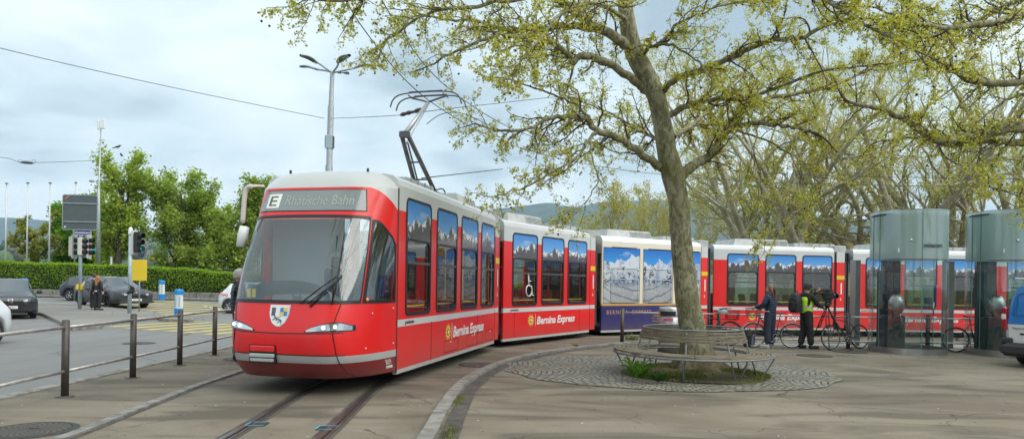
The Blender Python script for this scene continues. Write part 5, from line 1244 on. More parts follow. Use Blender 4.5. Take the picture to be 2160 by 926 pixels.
# ---------------------------------------------------------------- lakeside trees on the left
def left_tree(px, base, top, Y, halfw, lm, seed, label, **k):
    s = FL/Y; z0 = gz(-20, Y); H = (base-top)/s*.93; o = make_tree(H, k.pop('r0', .3), np.random.default_rng(seed), halfw/s, lm=lm, **k); a, b_ = ray(px, base); o.location = (a*Y, Y, z0); tag(o, label, 'tree', 'lakeside trees beyond the hedge'); return o
left_tree(243, 600, 318, 57, 95, lf_mid, 201, 'tallest lakeside tree with loose green crown and birds in its top', n1=26, n2=11, n3=8, nl=6, leaf=.21, hc=.55, hh=.52, fork=.16, leafspread=.2, up=(.6, 1.2), r0=.32)
left_tree(365, 600, 355, 60, 92, lf_green, 202, 'round bright green lakeside tree right of the tallest', n1=26, n2=11, n3=8, nl=8, leaf=.21, hc=.5, hh=.56, fork=.2, leafspread=.22, up=(.7, 1.3), r0=.25)
left_tree(432, 600, 402, 62, 68, lf_mid, 203, 'lakeside tree with crooked dark limbs left of the tram', n1=18, n2=9, n3=8, nl=9, leaf=.21, hc=.55, hh=.52, fork=.25, leafspread=.2, up=(.7, 1.3), r0=.3)
left_tree(516, 600, 378, 58, 98, lf_green, 204, 'leafy lakeside tree partly hidden by the tram mirror', n1=28, n2=11, n3=8, nl=9, leaf=.21, hc=.55, hh=.54, fork=.22, leafspread=.22, up=(.7, 1.4), r0=.28)
left_tree(160, 600, 432, 63, 78, lf_dark, 205, 'dense dark green lakeside tree behind the grey sign back', n1=26, n2=11, n3=9, nl=14, leaf=.24, hc=.62, hh=.42, fork=.35, leafspread=.22, up=(.9, 1.5), r0=.25)
left_tree(68, 600, 462, 60, 72, lf_yel, 206, 'pollarded tree with thick crooked limbs among the flagpoles', n1=12, n2=6, n3=6, nl=9, leaf=.20, hc=.6, hh=.45, fork=.4, leafspread=.12, up=(.8, 1.4), r0=.36, wig=.3)
left_tree(600, 600, 420, 66, 90, lf_mid, 207, 'lakeside tree seen through the tram windscreen', n1=16, n2=8, n3=7, nl=8, leaf=.24, hc=.6, hh=.5, fork=.25, leafspread=.2)
# ---------------------------------------------------------------- hedge, its low wall
HP = [(-60, 50.2), (-34, 50.2), (-24, 49.0), (-14.5, 47.5), (-4, 46.6), (4, 46.6)]
def hedge_obj():
    P = np.array(HP); V = []; F = []; mi = []; b = MB(); n = 120; xs = np.linspace(-60, 4, n+1)
    def hy(x): return float(np.interp(x, P[:, 0], P[:, 1]))
    def ht(x): return float(np.interp(x, [-60, -36, -26, -19, -10], [2.32, 2.30, 2.12, 1.75, 1.55]))
    prof = [(-.62, .45), (-.68, 1.2), (-.6, 1.), (-.3, 1.03), (.4, 1.03), (.7, 1.), (.75, .4)]
    def fn(u, v):
        x = -60+64*u; k = v*(len(prof)-1); i = min(int(k), len(prof)-2); f = k-i; d = prof[i][0]*(1-f)+prof[i+1][0]*f
        hh_ = [0.4, ht(x)*.6, ht(x)*.97, ht(x), ht(x), ht(x)*.97, .4]; z = hh_[i]*(1-f)+hh_[i+1]*f
        return (x, hy(x)+d+.06*math.sin(x*2.1+z*3), gz(x, hy(x))+z+(.04*math.sin(x*1.3)+.03*math.sin(x*3.7+1))*(z > .9))
    b.grid(fn, n, 18, sm=True); core = b.build('hedge', M('hedge_core', (.012, .025, .006), .95), label='long clipped green hedge along the far kerb of the road', cat='hedge')
    rg_ = np.random.default_rng(9); N = 140000; u = rg_.random(N); v = rg_.random(N)**.8*.85; pts = np.array([fn(a, c_) for a, c_ in zip(u, v)])
    pts += rg_.normal(0, .05, (N, 3)); LV, LF_ = leaves(pts, .095, rg_); npmesh('foliage', LV, [LF_], [leafmat('hedge_leaf', (.13, .28, .02), (.42, .58, .06), .5)], None, False, core)
    w = MB()
    for i in range(64):
        x = -60+i; w.box((x+.5, hy(x+.5)-.85, gz(x, hy(x))+.2), (.97, .3, .42), math.atan2(hy(x+1)-hy(x), 1), bev=.02)
    w.build('garden_wall', granite, label='low weathered stone wall at the foot of the hedge', cat='wall')
    k = MB()
    for i in range(64):
        x = -60+i; k.box((x+.5, hy(x+.5)-2.2, gz(x, hy(x))-.03), (.985, .2, .12), math.atan2(hy(x+1)-hy(x), 1), bev=.015)
    k.build('kerb', granite, kind='structure')
    pv = MB(); pv.grid(lambda u, v: (-60+64*u, hy(-60+64*u)-2.1+1.2*v, gz(-60+64*u, hy(-60+64*u))+.02), 64, 2); pv.build('pavement', path_m, kind='structure')
    return hy
hedge_y = hedge_obj()
# spiky weed and fern at the foot of the trunk
lw = leafmat('weed_leaf', (.04, .12, .015), (.12, .24, .03), .3); b = MB(); rr = random.Random(4)
def frond(b, c, az, L, w, h, n=7):
    V = []; 
    for i in range(n+1):
        t = i/n; ww = w*math.sin(math.pi*min(1, t*.85+.12))*(1.35 if i % 2 else .6); r = L*t; z = h*math.sin(t*1.9); ca, sa = math.cos(az), math.sin(az)
        p = Vector((c[0]+ca*r, c[1]+sa*r, c[2]+z)); V += [p+Vector((-sa, ca, .2))*ww, p+Vector((0, 0, -.02)), p-Vector((-sa, ca, -.2))*ww]
    b.add(V, [f for i in range(n) for f in ((3*i, 3*i+1, 3*i+4, 3*i+3), (3*i+1, 3*i+2, 3*i+5, 3*i+4))])
c0 = grd(1345, 795, .1)
for i in range(22): frond(b, c0+Vector((rr.gauss(0, .05), rr.gauss(0, .05), 0)), rr.uniform(0, 6.28), rr.uniform(.18, .32), .030, rr.uniform(.12, .34))
b.build('leafy_weed', lw, label='broad leaved weed sprouting under the bench left of the trunk', cat='plant')
b = MB(); c0 = grd(1388, 803, .06)
for i in range(30): frond(b, c0, rr.uniform(0, 6.28), rr.uniform(.12, .22), .014, rr.uniform(.04, .14), 8)
b.build('small_fern', leafmat('fern_leaf', (.02, .07, .02), (.06, .14, .03), .3), label='small dark fern in front of the trunk at the bench leg', cat='plant')
b = MB(); c0 = grd(1330, 716)
for i in range(16): frond(b, c0+Vector((rr.gauss(0, .15), rr.gauss(0, .08), 0)), rr.uniform(0, 6.28), rr.uniform(.08, .2), .02, rr.uniform(.06, .22))
b.build('roadside_weed', lw, label='weeds growing round the foot of the fence post by the tram', cat='plant')
# ================================================================ street furniture
postm = M('post_dark_steel', (.085, .075, .068), .5, .4, var=.2, vscale=6, bump=.1, bscale=80)
railm = M('handrail_steel', (.42, .40, .385), .4, .5, var=.2, vscale=8)
# railing between pavement and road: every post and rail bay is a part of one railing
def railing(name, pts, h, zt, zl, lab, r=.045, rr=.022, whole=True, rm=None):
    root = empty(name, (pts[0][0], pts[0][1], 0), label=lab, cat='railing'); o = Vector(pts[0])
    for p in pts:
        q = Vector(p)-o; b = MB(); b.cyl(q, q+Vector((0, 0, h)), r, 16); b.lathe([(0, h+.001), (r*.8, h+.012), (r*1.0, h), ], 16, c=q); b.lathe([(r*2.4, .002), (r*2.4, .012), (r*1.05, .016)], 20, c=q, mi=0); b.build('post', postm, root)
    for a, c in zip(pts[:-1], pts[1:]):
        a_, c_ = Vector(a)-o, Vector(c)-o; d = (c_-a_).normalized()*r
        for z in (zt, zl): b = MB(); b.cyl(a_+d+Vector((0, 0, z)), c_-d+Vector((0, 0, z)), rr, 12); b.build('rail', rm or railm, root)
    return root
railing('railing', [(-6.20, y, 0) for y in (4.2, 6.05, 7.9)]+[(-6.33, 9.7, 0), (-6.42, 11.6, 0), (-6.5, 13.4, 0), (-6.6, 15.2, 0), (-6.65, 17.0, 0), (-6.65, 18.9, 0)], 1.08, .985, .36, 'dark post and steel tube railing along the pavement beside the road', .05, .024)
railing('railing', [(3.28, 20.2, 0), (6.05, 19.95, 0), (9.5, 19.25, 0), (11.65, 19.1, 0), (14.4, 19.0, 0), (17.5, 19.0, 0)], 1.0, .90, .22, 'dark post railing with pale tubes behind the bicycles', .055, .022, rm=M('pale_tube', (.62, .61, .60), .3, .7))
# ---- round slatted bench
wood = M('weathered_slats', (.13, .105, .07), .85, col2=(.25, .215, .155), vscale=5, bump=.4, bscale=50, aniso=(1, 1, 8), detail=8)
benchm = M('bench_frame', (.22, .235, .24), .5, .5, var=.15, vscale=6)
BC = Vector((3.50, 13.2, 0)); bench = empty('round_bench', BC, label='circular weathered slatted bench running round the trunk of the big plane tree', cat='bench')
tilt = Matrix.Rotation(R(-.6), 3, 'Y')
def arcslat(b, r, w, h, z, a0, a1, n=16, vert=False):
    V = []
    for i in range(n+1):
        a = a0+(a1-a0)*i/n; ca, sa = math.cos(a), math.sin(a)
        for dr, dz in (((-w/2, -h/2), (w/2, -h/2), (w/2, h/2), (-w/2, h/2))): V.append((ca*(r+dr), sa*(r+dr), z+dz-.018*ca*(r)))
    F = [(i*4+k, i*4+(k+1) % 4, i*4+4+(k+1) % 4, i*4+4+k) for i in range(n) for k in range(4)]+[(3, 2, 1, 0), (n*4, n*4+1, n*4+2, n*4+3)]
    b.add(V, F, 0, False)
NS = 6
b = MB()
for k in range(6):
    r = 1.06+k*.082
    for s in range(NS): arcslat(b, r, .066, .035, .455+.003*random.uniform(-1, 1), 2*math.pi*s/NS+.005+.3, 2*math.pi*(s+1)/NS-.005+.3)
sb_ = b.build('seat', wood, bench)
b = MB()
for k in range(4):
    z = .70+k*.052
    for s in range(NS): arcslat(b, 1.0+.022*k*-1+.0, .026, .042, z, 2*math.pi*s/NS+.004+.55, 2*math.pi*(s+1)/NS-.004+.55)
b.build('backrest', wood, bench)
b = MB(); b.torus((0, 0, .90), .93, .016, 64, 8); b.build('top_rail', benchm, bench)
b = MB(); b.torus((0, 0, .425), 1.50, .018, 64, 8); b.torus((0, 0, .425), 1.03, .018, 64, 8); b.build('seat_ring', benchm, bench)
for k in range(8):
    a = 2*math.pi*k/8+.42; ca, sa = math.cos(a), math.sin(a); b = MB()
    b.tube([(ca*1.50, sa*1.50, .425), (ca*1.48, sa*1.48, .36), (ca*1.30, sa*1.30, .04), (ca*1.22, sa*1.22, -.02)], .015, 8)
    b.tube([(ca*1.2, sa*1.2, 0.0), (ca*1.07, sa*1.07, .40), (ca*1.0, sa*1.0, .62), (ca*.93, sa*.93, .88)], .015, 8); b.tube([(ca*1.03, sa*1.03, .42), (ca*1.5, sa*1.5, .42)], .014, 6)
    b.build('leg', benchm, bench)
# ---- litter bin
p = grd(1412, 742); p = Vector((at(1412, 700, 17.2).x, 17.2, 0)); bn = empty('litter_bin', p, label='tall stainless steel litter bin half hidden by the trunk', cat='litter bin')
b = MB(); b.lathe([(.0, .05), (.27, .05), (.27, .92), (.262, .93)], 28, a0=0); b.lathe([(.272, .93), (.272, 1.12), (.25, 1.17), (.0, 1.19)], 28); b.build('body', steel, bn)
b = MB(); b.lathe([(.276, .95), (.276, 1.07)], 10, a0=R(200), a1=R(290)); b.build('opening', dark, bn)
b = MB(); b.lathe([(.275, .83), (.275, .90)], 8, a0=R(225), a1=R(275)); b.build('pink_sticker', M('pink_sticker', (.65, .10, .22), .5), bn)
b = MB(); b.cyl((0, 0, 0), (0, 0, .06), .2, 20); b.build('base', dark, bn)
# ---- glass phone booths
fro = glass('frosted_glass', (.42, .60, .58), .05, .15, .5, frost=((.84, .98, .95), .46))
clr = glass('booth_clear_glass', (.74, .84, .82), .05, .01, .7); edge = M('glass_edge', (.12, .26, .24), .2)
booth_d = M('booth_panel', (.06, .075, .08), .4, .3); bbox = M('booth_ceiling_box', (.16, .18, .17), .5, .4)
def booth(px, base_y, lab, rz=0., ty=.0):
    c = grd(px, base_y); Y = c.y+.95; X = at(px, base_y, Y).x; root = empty('phone_booth', (X, Y, 0), rz, lab, 'phone booth', 'glass phone booths')
    A, Bx, H = .86, .95, 3.78; n = 40
    def cyl_(z0, z1, off=0., a0=0., a1=2*math.pi, nn=n, k=3.0):
        b = MB(); V = []
        for i in range(nn+1):
            a = a0+(a1-a0)*i/nn; ca, sa = math.cos(a), math.sin(a); x = (A+off)*math.copysign(abs(ca)**(2/k*1.25), ca); y = (Bx+off)*math.copysign(abs(sa)**(2/k*1.25), sa)
            V += [(x, y, z0), (x, y, z1)]
        b.add(V, [(2*i, 2*i+2, 2*i+3, 2*i+1) for i in range(nn)], 0, True); return b
    cyl_(2.50, H).build('frosted_band', fro, root); cyl_(2.505, H-.005, -.012).build('frosted_band', fro, root)
    # clear lower panes, front and rear, with a doorway gap on the far side
    cyl_(.16, 2.49, 0, R(-175), R(-8)).build('glass_pane', clr, root); cyl_(.16, 2.49, 0, R(8), R(70)).build('glass_pane', clr, root); cyl_(.16, 2.49, 0, R(110), R(172)).build('glass_pane', clr, root)
    b = cyl_(.0, .16, .015); b.build('plinth', steel, root)
    b = MB(); 
    for a in (R(-100), R(-8), R(8), R(-175), R(172)):
        ca, sa = math.cos(a), math.sin(a); x = A*math.copysign(abs(ca)**.833, ca); y = Bx*math.copysign(abs(sa)**.833, sa); b.box((x*1.003, y*1.003, 1.95), (.014, .014, 3.6))
    b.build('glass_joint', edge, root)
    b = cyl_(H-.01, H+.02, .012); V = b.v; b.build('top_rim', steel, root)
    b = MB(); b.lathe([(0, H+.03), (.62, H+.0), (.9, H-.06), (.9, H-.10), (0, H-.10)], 32); b.build('roof', booth_d, root)
    b = MB(); b.box((.15, .1, 2.62), (1.3, 1.0, .17), bev=.01); b.box((.15, .1, 2.78), (1.2, .05, .05)); b.box((-.38, .1, 2.92), (.05, .05, .30)); b.build('ceiling_box', bbox, root)
    b = MB(); b.cyl((-.5, -.55, 2.98), (.8, -.55, 2.98), .02, 8); b.build('sign_bar', booth_d, root)
    for x in (-.5, -.08, .78): b = MB(); b.sph((x, -.93 if abs(x) < .6 else -.75, 2.98), .04, 10, sc=(1, .5, 1)); b.build('glass_fixing', steel, root)
    text('swisscom', .17, M('sign_ink', (.03, .04, .045), .6), root, (-.20, -.988, 2.80), (R(90), 0, R(5)), bold=.004, width=.52)
    # phone column, hooded set and writing shelf
    b = MB(); b.box((-.55, .25, 1.15), (.26, .10, 2.1), bev=.01); b.box((-.40, .0, .55), (.5, .35, .9), bev=.01); b.build('phone_column', booth_d, root)
    b = MB(); b.sph((-.36, -.10, 1.30), .30, 20, sc=(.72, .6, 1)); b.build('phone_hood', steel, root)
    b = MB(); b.box((-.14, -.16, 1.33), (.06, .1, .2), bev=.02); b.build('red_keypad', M('phone_red', (.35, .02, .03), .4), root)
    b = MB(); b.tube(smooth_path([(-.35, -.25, 1.05), (-.30, -.28, .80), (-.15, -.25, .75), (-.1, -.2, 1.0)], 5), .012, 6); b.build('phone_cord', steel, root)
    b = MB(); b.cyl((.12, -.92, 1.05), (.12, -.92, 1.38), .018, 8); b.build('door_handle', steel, root)
    b = MB(); b.box((-.10, .62, 1.35), (.55, .04, 2.3)); b.build('rear_panel', M('dark_tinted_panel', (.07, .09, .09), .2, coat=.5), root)
    b = MB(); b.box((-A-.02, 1.05, 1.30), (.16, .30, 2.45), bev=.01); b.build('side_panel', M('satin_steel', (.33, .34, .33), .4, .6), root)
    b = MB(); b.box((-A+.16, -.72, 3.02 if False else 2.73), (.085, .003, .11), .6); b.build('small_sticker', whit, root)
    return root
booth(1912, 749, 'left glass phone booth with frosted top beside the fence post', R(2))
booth(2122, 755, 'right glass phone booth with frosted top behind the blue van', R(4))
# ---- street lamp with five heads
lampm = M('lamp_grey', (.30, .33, .36), .5, .3, var=.1); Yl = 33.0; p = at(692, 600, Yl)
lm_ = empty('street_lamp', (p.x+.1, Yl, 0), label='tall grey lamp post with five flat curved lamp heads', cat='street lamp'); o = lm_.location
def L3(px, py, Y=Yl): return at(px, py, Y)-o
b = MB(); top = L3(701, 152); b.tube([(0, 0, 0), L3(694, 350), L3(694.5, 348), L3(698, 225), L3(698.2, 222), top], [.19, .17, .145, .145, .115, .10], 14); b.build('post', lampm, lm_)
b = MB(); b.box(L3(695, 300), (.34, .3, .66), bev=.02); b.build('equipment_box', M('box_blue_grey', (.35, .45, .5), .5), lm_)
b = MB(); b.box(L3(688.5, 300), (.10, .22, .56)); b.box(L3(702, 300), (.10, .22, .56)); b.build('cooling_fins', postm, lm_)
lensm = M('lamp_lens_grey', (.12, .13, .14), .25)
for (mx, my, hx0, hy0, hx, hy, dY) in ((672, 134, 668, 133, 633, 117, -.5), (690, 150, 668, 147, 634, 141, .9), (712, 140, 713, 132, 737, 117, -1.0), (735, 147, 748, 144, 780, 138, .3), (712, 152, 716, 154, 734, 156, 1.3)):
    arm = [top+Vector((0, 0, -.05)), L3(mx, my, Yl+dY*.5), L3(hx0, hy0, Yl+dY)]; b = MB(); b.tube(smooth_path(arm, 4), .045, 8); b.build('arm', lampm, lm_)
    a0, a1 = L3(hx0, hy0, Yl+dY), L3(hx, hy, Yl+dY*2.1); d = (a1-a0); w = d.cross(Vector((0, 0, 1))).normalized(); b = MB()
    def hd2(u, v):
        ww = .17*math.sin(math.pi*min(1, u*.8+.12))**.7+.02; a = 2*math.pi*v; return a0+d*u+w*math.cos(a)*ww+Vector((0, 0, .055*math.sin(a)+.12*math.sin(math.pi*u)*.6))
    b.grid(hd2, 10, 14); h_ = b.build('lamp_head', lampm, lm_)
    b = MB(); b.grid(lambda u, v: a0+d*(.15+.8*u)+w*(2*v-1)*.14*math.sin(math.pi*min(1, (.15+.8*u)*.8+.12))**.7+Vector((0, 0, -.058+.12*math.sin(math.pi*(.15+.8*u))*.6)), 8, 2); b.build('lens', lensm, h_)
# ---- overhead wires
wirem = M('overhead_wire', (.03, .03, .03), .5, .5)
def wire(pts, r, lab, grp=None, n=6): b = MB(); b.tube(smooth_path(pts, n), r, 5, cap=False); return b.build('overhead_wire', wirem, label=lab, cat='wire', group=grp)
lamp_attach = at(697, 250, Yl)
wire([at(-300, 20, 20), at(0, 102, 24), at(350, 182, 28.5), at(684, 250, Yl)], .013, 'long span wire rising from the lamp post to the upper left')
wire([lamp_attach, at(780, 247, 28), at(862, 242, 24)], .012, 'short span wire between lamp post and the brown insulator')
wire([at(-200, 318, 36), at(0, 332, 38), at(57, 343, 38.5), at(200, 339, 45)], .014, 'left span wire carrying a hanging lamp beside the mast')
wire([at(890, 376, 22), at(970, 367, 30), at(1060, 357, 38)], .02, 'thin span wire just above the tram roof')
h = 6.0
tw = [Vector((p_.x, p_.y, h)) for p_ in track if p_.y > -2]
b = MB(); b.tube([(q.x+.03, q.y, q.z) for q in tw if q.y < 29], .010, 5, cap=False); b.build('overhead_wire', wirem, label='contact wire above the track touching the pantograph bow', cat='wire')
b = MB(); b.tube([(q.x+.42, q.y, q.z+.35) for q in tw if q.y < 29], .010, 5, cap=False); b.build('overhead_wire', wirem, label='second wire parallel to the contact wire, right of the pantograph', cat='wire')
wire([at(865, 240, 17.8), at(960, 228, 18.5), at(1080, 215, 24), at(1300, 190, 30)], .010, 'cross wire leaving the insulator towards the plane tree')
wire([at(900, 262, 17.5), at(935, 240, 17.8), at(985, 243, 18.2), at(1070, 285, 22)], .010, 'curved pull off wire right of the pantograph arm')
ia, ib_ = at(845, 243, 18.5), at(893, 230, 17.7); b = MB(); b.tube([ia.lerp(ib_, t/8) for t in range(9)], [.03, .06, .04, .06, .03, .03, .06, .05, .02], 8); b.build('wire_insulator', ins, label='brown ribbed insulator on the span wire beside the pantograph', cat='insulator')
b = MB(); c_ = at(57, 343, 38.5); b.lathe([(0, .10), (.2, .06), (.30, 0), (.28, -.05), (0, -.07)], 16); 
for s in (-1, 1): b.torus((s*.38, 0, .06), .10, .012, 12, 5, m=Matrix.Rotation(R(90), 3, 'X'))
b.build('hanging_lamp', M('hanging_lamp', (.10, .12, .13), .5), label='flat lamp hanging from the left span wire', cat='lamp', loc=c_)
# ---- antenna mast and flagpoles
p = at(209, 560, 54); m_ = empty('antenna_mast', (p.x, 54, .3), label='slender grey antenna mast with two white panels beside the tallest lakeside tree', cat='mast'); o = m_.location.copy(); MP = lambda x, y: at(x, y, 54)-o
b = MB(); b.tube([(0, 0, 0), MP(208, 400), MP(208.5, 398), MP(213, 268)], [.17, .13, .07, .045], 10); b.build('pole', galv, m_)
for x in (207.5, 217.5): b = MB(); b.box(MP(x, 262 if x > 210 else 264), (.30 if x > 210 else .18, .15, .75), bev=.03); b.build('antenna_panel', white, m_)
b = MB(); b.tube([MP(209, 296), MP(222, 296)], .03, 6); b.tube([MP(198, 383), MP(222, 383)], .03, 6); b.box(MP(193, 382), (.34, .2, .15), bev=.03); b.box(MP(224, 380), (.34, .2, .15), bev=.03); b.build('bracket', galv, m_)
p = at(204, 560, 56); b = MB(); b.cyl((0, 0, 0), (0, 0, 3.0), .12, 10); b.build('short_post', galv, label='short grey post standing beside the antenna mast', cat='post', loc=(p.x-.4+1.6, 56, .4))
polew = M('flagpole_white', (.52, .55, .57), .4, .2)
for x, yt, lb, Y in ((12, 388, 'leftmost of the four bare white flagpoles', 57), (57, 387, 'bare white flagpole left of the pollarded tree crown centre', 57), (104, 387, 'bare white flagpole nearest the grey sign back', 57), (158, 386, 'bare white flagpole whose tip shows above the grey sign back', 60)):
    q = at(x-1, 580, Y); z0 = gz(-20, Y); t_ = at(x, yt, Y); f_ = empty('flagpole', (q.x, Y, z0), label=lb, cat='flagpole', group='bare flagpoles by the lake')
    b = MB(); b.tube([(0, 0, 0), (0, 0, t_.z-z0-.05)], [.07, .045], 10); b.build('pole', polew, f_); b = MB(); b.lathe([(0, .10), (.09, .07), (.14, 0), (0, -.03)], 10, c=(0, 0, t_.z-z0)); b.build('cap', postm, f_)
# ---- sign back, street name plate and signals on the first pole
polec = M('signal_pole', (.40, .49, .53), .4, .3, var=.1); capw = M('pole_cap', (.70, .72, .72), .4)
def pole(name, px, base, top, Y, lab, r=.085, cat='signal pole', z=0.0):
    q = at(px, base, Y); t_ = at(px+(base-top)*.015, top, Y); e = empty(name, (q.x, Y, q.z), label=lab, cat=cat); H = t_.z-q.z; b = MB(); b.tube([(0, 0, 0), (0, 0, H)], [r, r*.92], 14); b.lathe([(r*1.9, 0), (r*1.9, .06), (r*1.2, .10)], 16); b.build('post', polec, e)
    b = MB(); b.lathe([(r*1.25, H-.22), (r*1.1, H), (r*.6, H+.10), (0, H+.12)], 14); b.build('cap', capw, e); return e, H
e1, H1 = pole('signal_pole', 168, 656, 418, 33.6, 'grey pole carrying the large sign back and signal heads beside the couple'); o1 = e1.location.copy()
Q1 = lambda x, y, Y=33.6: at(x, y, Y)-o1
b = MB(); c_ = Q1(169, 448, 33.35); r_ = Matrix.Rotation(R(-6), 3, 'Z'); w_, h_ = 1.62, 1.70
backm = M('sign_back_grey', (.095, .115, .125), .55, .2, var=.06)
sbk = empty('sign_back', o1+c_, R(5), 'square grey back of a large traffic sign at the top of the pole', 'traffic sign')
b.prism(rrect(-w_/2, w_/2, -h_/2, h_/2, .1), -.015, .015, ax='y'); b.build('sign_panel', backm, sbk)
b = MB(); A_ = rrect(-w_/2-.012, w_/2+.012, -h_/2-.012, h_/2+.012, .11); B_ = rrect(-w_/2+.02, w_/2-.02, -h_/2+.02, h_/2-.02, .09); ring(b, A_, B_, -.02); ring(b, A_, A_, -.02, 0, .02); b.build('sign_rim', galv, sbk)
b = MB()
for z in (.43, -.46): b.box((0, -.035, z), (w_-.04, .04, .05)); 
b.box((0, -.05, 0), (.04, .03, 1.4)) if False else None
b.build('bracket', galv, sbk)
b = MB(); b.box((-.60, -.022, .72), (.26, .004, .05), rot=Matrix.Rotation(R(-38), 3, 'Y')); b.build('orange_sticker', M('orange_sticker', (.7, .16, .05), .5), sbk)
b = MB(); b.box((-.68, -.022, -.72), (.09, .004, .06)); b.build('white_sticker', white, sbk)
b = MB()
for i in range(7):
    for z in (-h_/2+.035, h_/2-.035): b.sph((-w_/2+.12+i*.23, -.02, z), .016, 6)
for i in range(5):
    for x in (-w_/2+.03, w_/2-.03): b.sph((x, -.02, -.6+i*.3), .016, 6)
b.build('bolts', steel, sbk)
np_ = empty('street_name_sign', o1+Q1(173.5, 490.5, 33.4), R(4), 'small blue street name plate under the large sign back', 'street sign'); b = MB(); b.prism(rrect(-.42, .42, -.115, .115, .05), -.012, .012, ax='y'); b.build('sign_plate', whit, np_)
b = MB(); b.prism(rrect(-.40, .40, -.095, .095, .04), -.018, -.0121, ax='y'); b.build('blue_field', M('sign_blue', (.02, .03, .28), .4), np_); text('Schoeckstrasse', .15, whit, np_, (-.36, -.021, -.045), (R(90), 0, 0), bold=.003, width=.72)
sigh = M('signal_housing', (.55, .55, .50), .5, var=.05); sigd = M('signal_visor', (.015, .015, .016), .5)
def signal(loc, rz, lab, back=True, lit=None, backboard=True, par=None, sc=1.):
    """three lamp signal head, lamps towards local +x"""
    e = empty('traffic_light', loc, rz, lab, 'traffic light'); e.scale = (sc,)*3
    b = MB(); b.box((0, 0, 0), (.22, .28, .95), bev=.03); b.build('housing', sigh if backboard else sigd, e)
    if backboard: b = MB(); b.prism(rrect(-.29, .29, -.60, .60, .1), .10, .115, ax='x'); b.build('backboard', M('backboard_white', (.60, .60, .56), .6), e)
    for i, z in enumerate((.30, 0, -.30)):
        b = MB(); m = Matrix.Rotation(R(90), 3, 'Y'); b.lathe([(.115, .11), (.12, .33)], 14, c=(0, 0, z), a0=R(20), a1=R(340), m=Matrix.Rotation(R(90), 3, 'Y')); b.build('visor', sigd, e)
        col = [(.06, .01, .01), (.07, .05, .01), (.01, .06, .04)][i]; on = lit == i
        b = MB(); b.lathe([(0, .14), (.08, .13), (.105, .115)], 14, c=(0, 0, z), m=Matrix.Rotation(R(90), 3, 'Y')); b.build('lens', M('signal_on_%d' % i, (.02, .4, .3), .3, emis=(.05, .9, .6), estr=1.2) if on else M('signal_off_%d' % i, col, .25), e)
    return e
signal(o1+Q1(152, 520, 33.7), R(8), 'pale backed signal head left of the grey pole with black visors sideways')
signal(o1+Q1(170, 520, 33.45), R(8), 'narrow signal head mounted right on the grey pole under the name plate', backboard=False, sc=.9).children[0].data.materials[0] = sigh
signal(o1+Q1(183, 520, 33.9), R(10), 'pale backed signal head right of the grey pole')
b = MB(); b.tube([Q1(150, 501), Q1(186, 501)], .02, 6); b.tube([Q1(150, 542), Q1(186, 542)], .02, 6); b.build('bracket', galv, e1)
for x in (163.5, 172.5): b = MB(); b.box(Q1(x, 606, 33.5), (.13, .16, .30), bev=.05); b.build('request_button', M('button_yellow', (.75, .52, .02), .4), e1)
# second pole with signal and hanging black bag
e2, H2 = pole('signal_pole', 273, 665, 484, 31.5, 'second grey signal pole in front of the dark sports utility car'); o2 = e2.location.copy(); Q2 = lambda x, y, Y=31.5: at(x, y, Y)-o2
signal(o2+Q2(290, 511), R(-18), 'three lamp traffic light showing green on the second grey pole', backboard=False, lit=2)
b = MB(); b.box(o2+Q2(283.5, 511), (.02, .34, 1.1), rz=R(-18)); b.build('signal_board', M('backboard_white', (.6, .6, .56), .6), label='slim pale board fixed behind the green showing traffic light', cat='board')
b = MB(); c_ = Q2(272, 608, 31.35)
b.grid(lambda u, v: c_+Vector((.24*math.sin(math.pi*v)*(1-.3*u)+(u-.5)*.35+.05*math.sin(9*u+4*v), -.10*math.sin(math.pi*v)-.08*math.sin(7*v), (v-.5)*.55-.22*u*v+.05*math.sin(11*u))), 10, 10); b.build('black_cover', M('black_cloth', (.02, .02, .022), .8), label='crumpled black cloth bag wrapped round the second grey pole', cat='bag', loc=o2)
ys = empty('yellow_sign', at(294, 570, 33)-Vector((0, 0, 0)), R(2), 'blank yellow rectangular board on a thin stand', 'sign board'); s_ = 33/FL
b = MB(); b.box((0, 0, 0), (31*s_, .03, 44*s_), bev=.01); b.build('panel', M('sign_yellow', (.80, .56, .03), .5), ys); b = MB(); b.tube([(0, .03, .2), (0, .03, -ys.location.z+.05)], .03, 8); b.build('stand', galv, ys)
b = MB(); p = at(197, 527, 54); b.box(p, (.95, .05, .22), bev=.02); b.build('direction_plate', M('sky_blue_sign', (.05, .36, .60), .5), label='tiny light blue direction plate on the antenna mast', cat='sign')
# ---- blue and white bollards
blb = M('bollard_blue', (.01, .22, .58), .4, var=.1); blw = M('bollard_white', (.66, .70, .72), .4)
for px, by, Y, lb in ((377, 667, 31.3, 'blue and white lit traffic bollard at the near island nose'), (341, 632, 44.0, 'farther blue and white traffic bollard in front of the hedge'), (50, 634, 38.0, 'blue topped bollard mostly hidden behind the black car bonnet')):
    q = at(px, by, Y); e = empty('traffic_bollard', q, 0, lb, 'bollard', 'blue and white traffic bollards'); r = .19
    b = MB(); b.lathe([(r*1.05, 0), (r*1.05, .36), (r, .37)], 8, sm=False); b.build('base', blb, e); b = MB(); b.lathe([(r*.97, .37), (r*.97, 1.0)], 8, sm=False); b.build('body', blw, e)
    b = MB(); b.lathe([(r*1.1, 1.0), (r*1.1, 1.17), (r*.9, 1.24), (0, 1.25)], 8, sm=False); b.build('cap', blb, e)
    b = MB()
    for a in (-60, -120): b.box((r*math.cos(R(a))*.98, r*math.sin(R(a))*.98, .69), (.055, .03, .48), R(a+90))
    b.build('reflector', M('bollard_panel', (.35, .42, .46), .3), e)
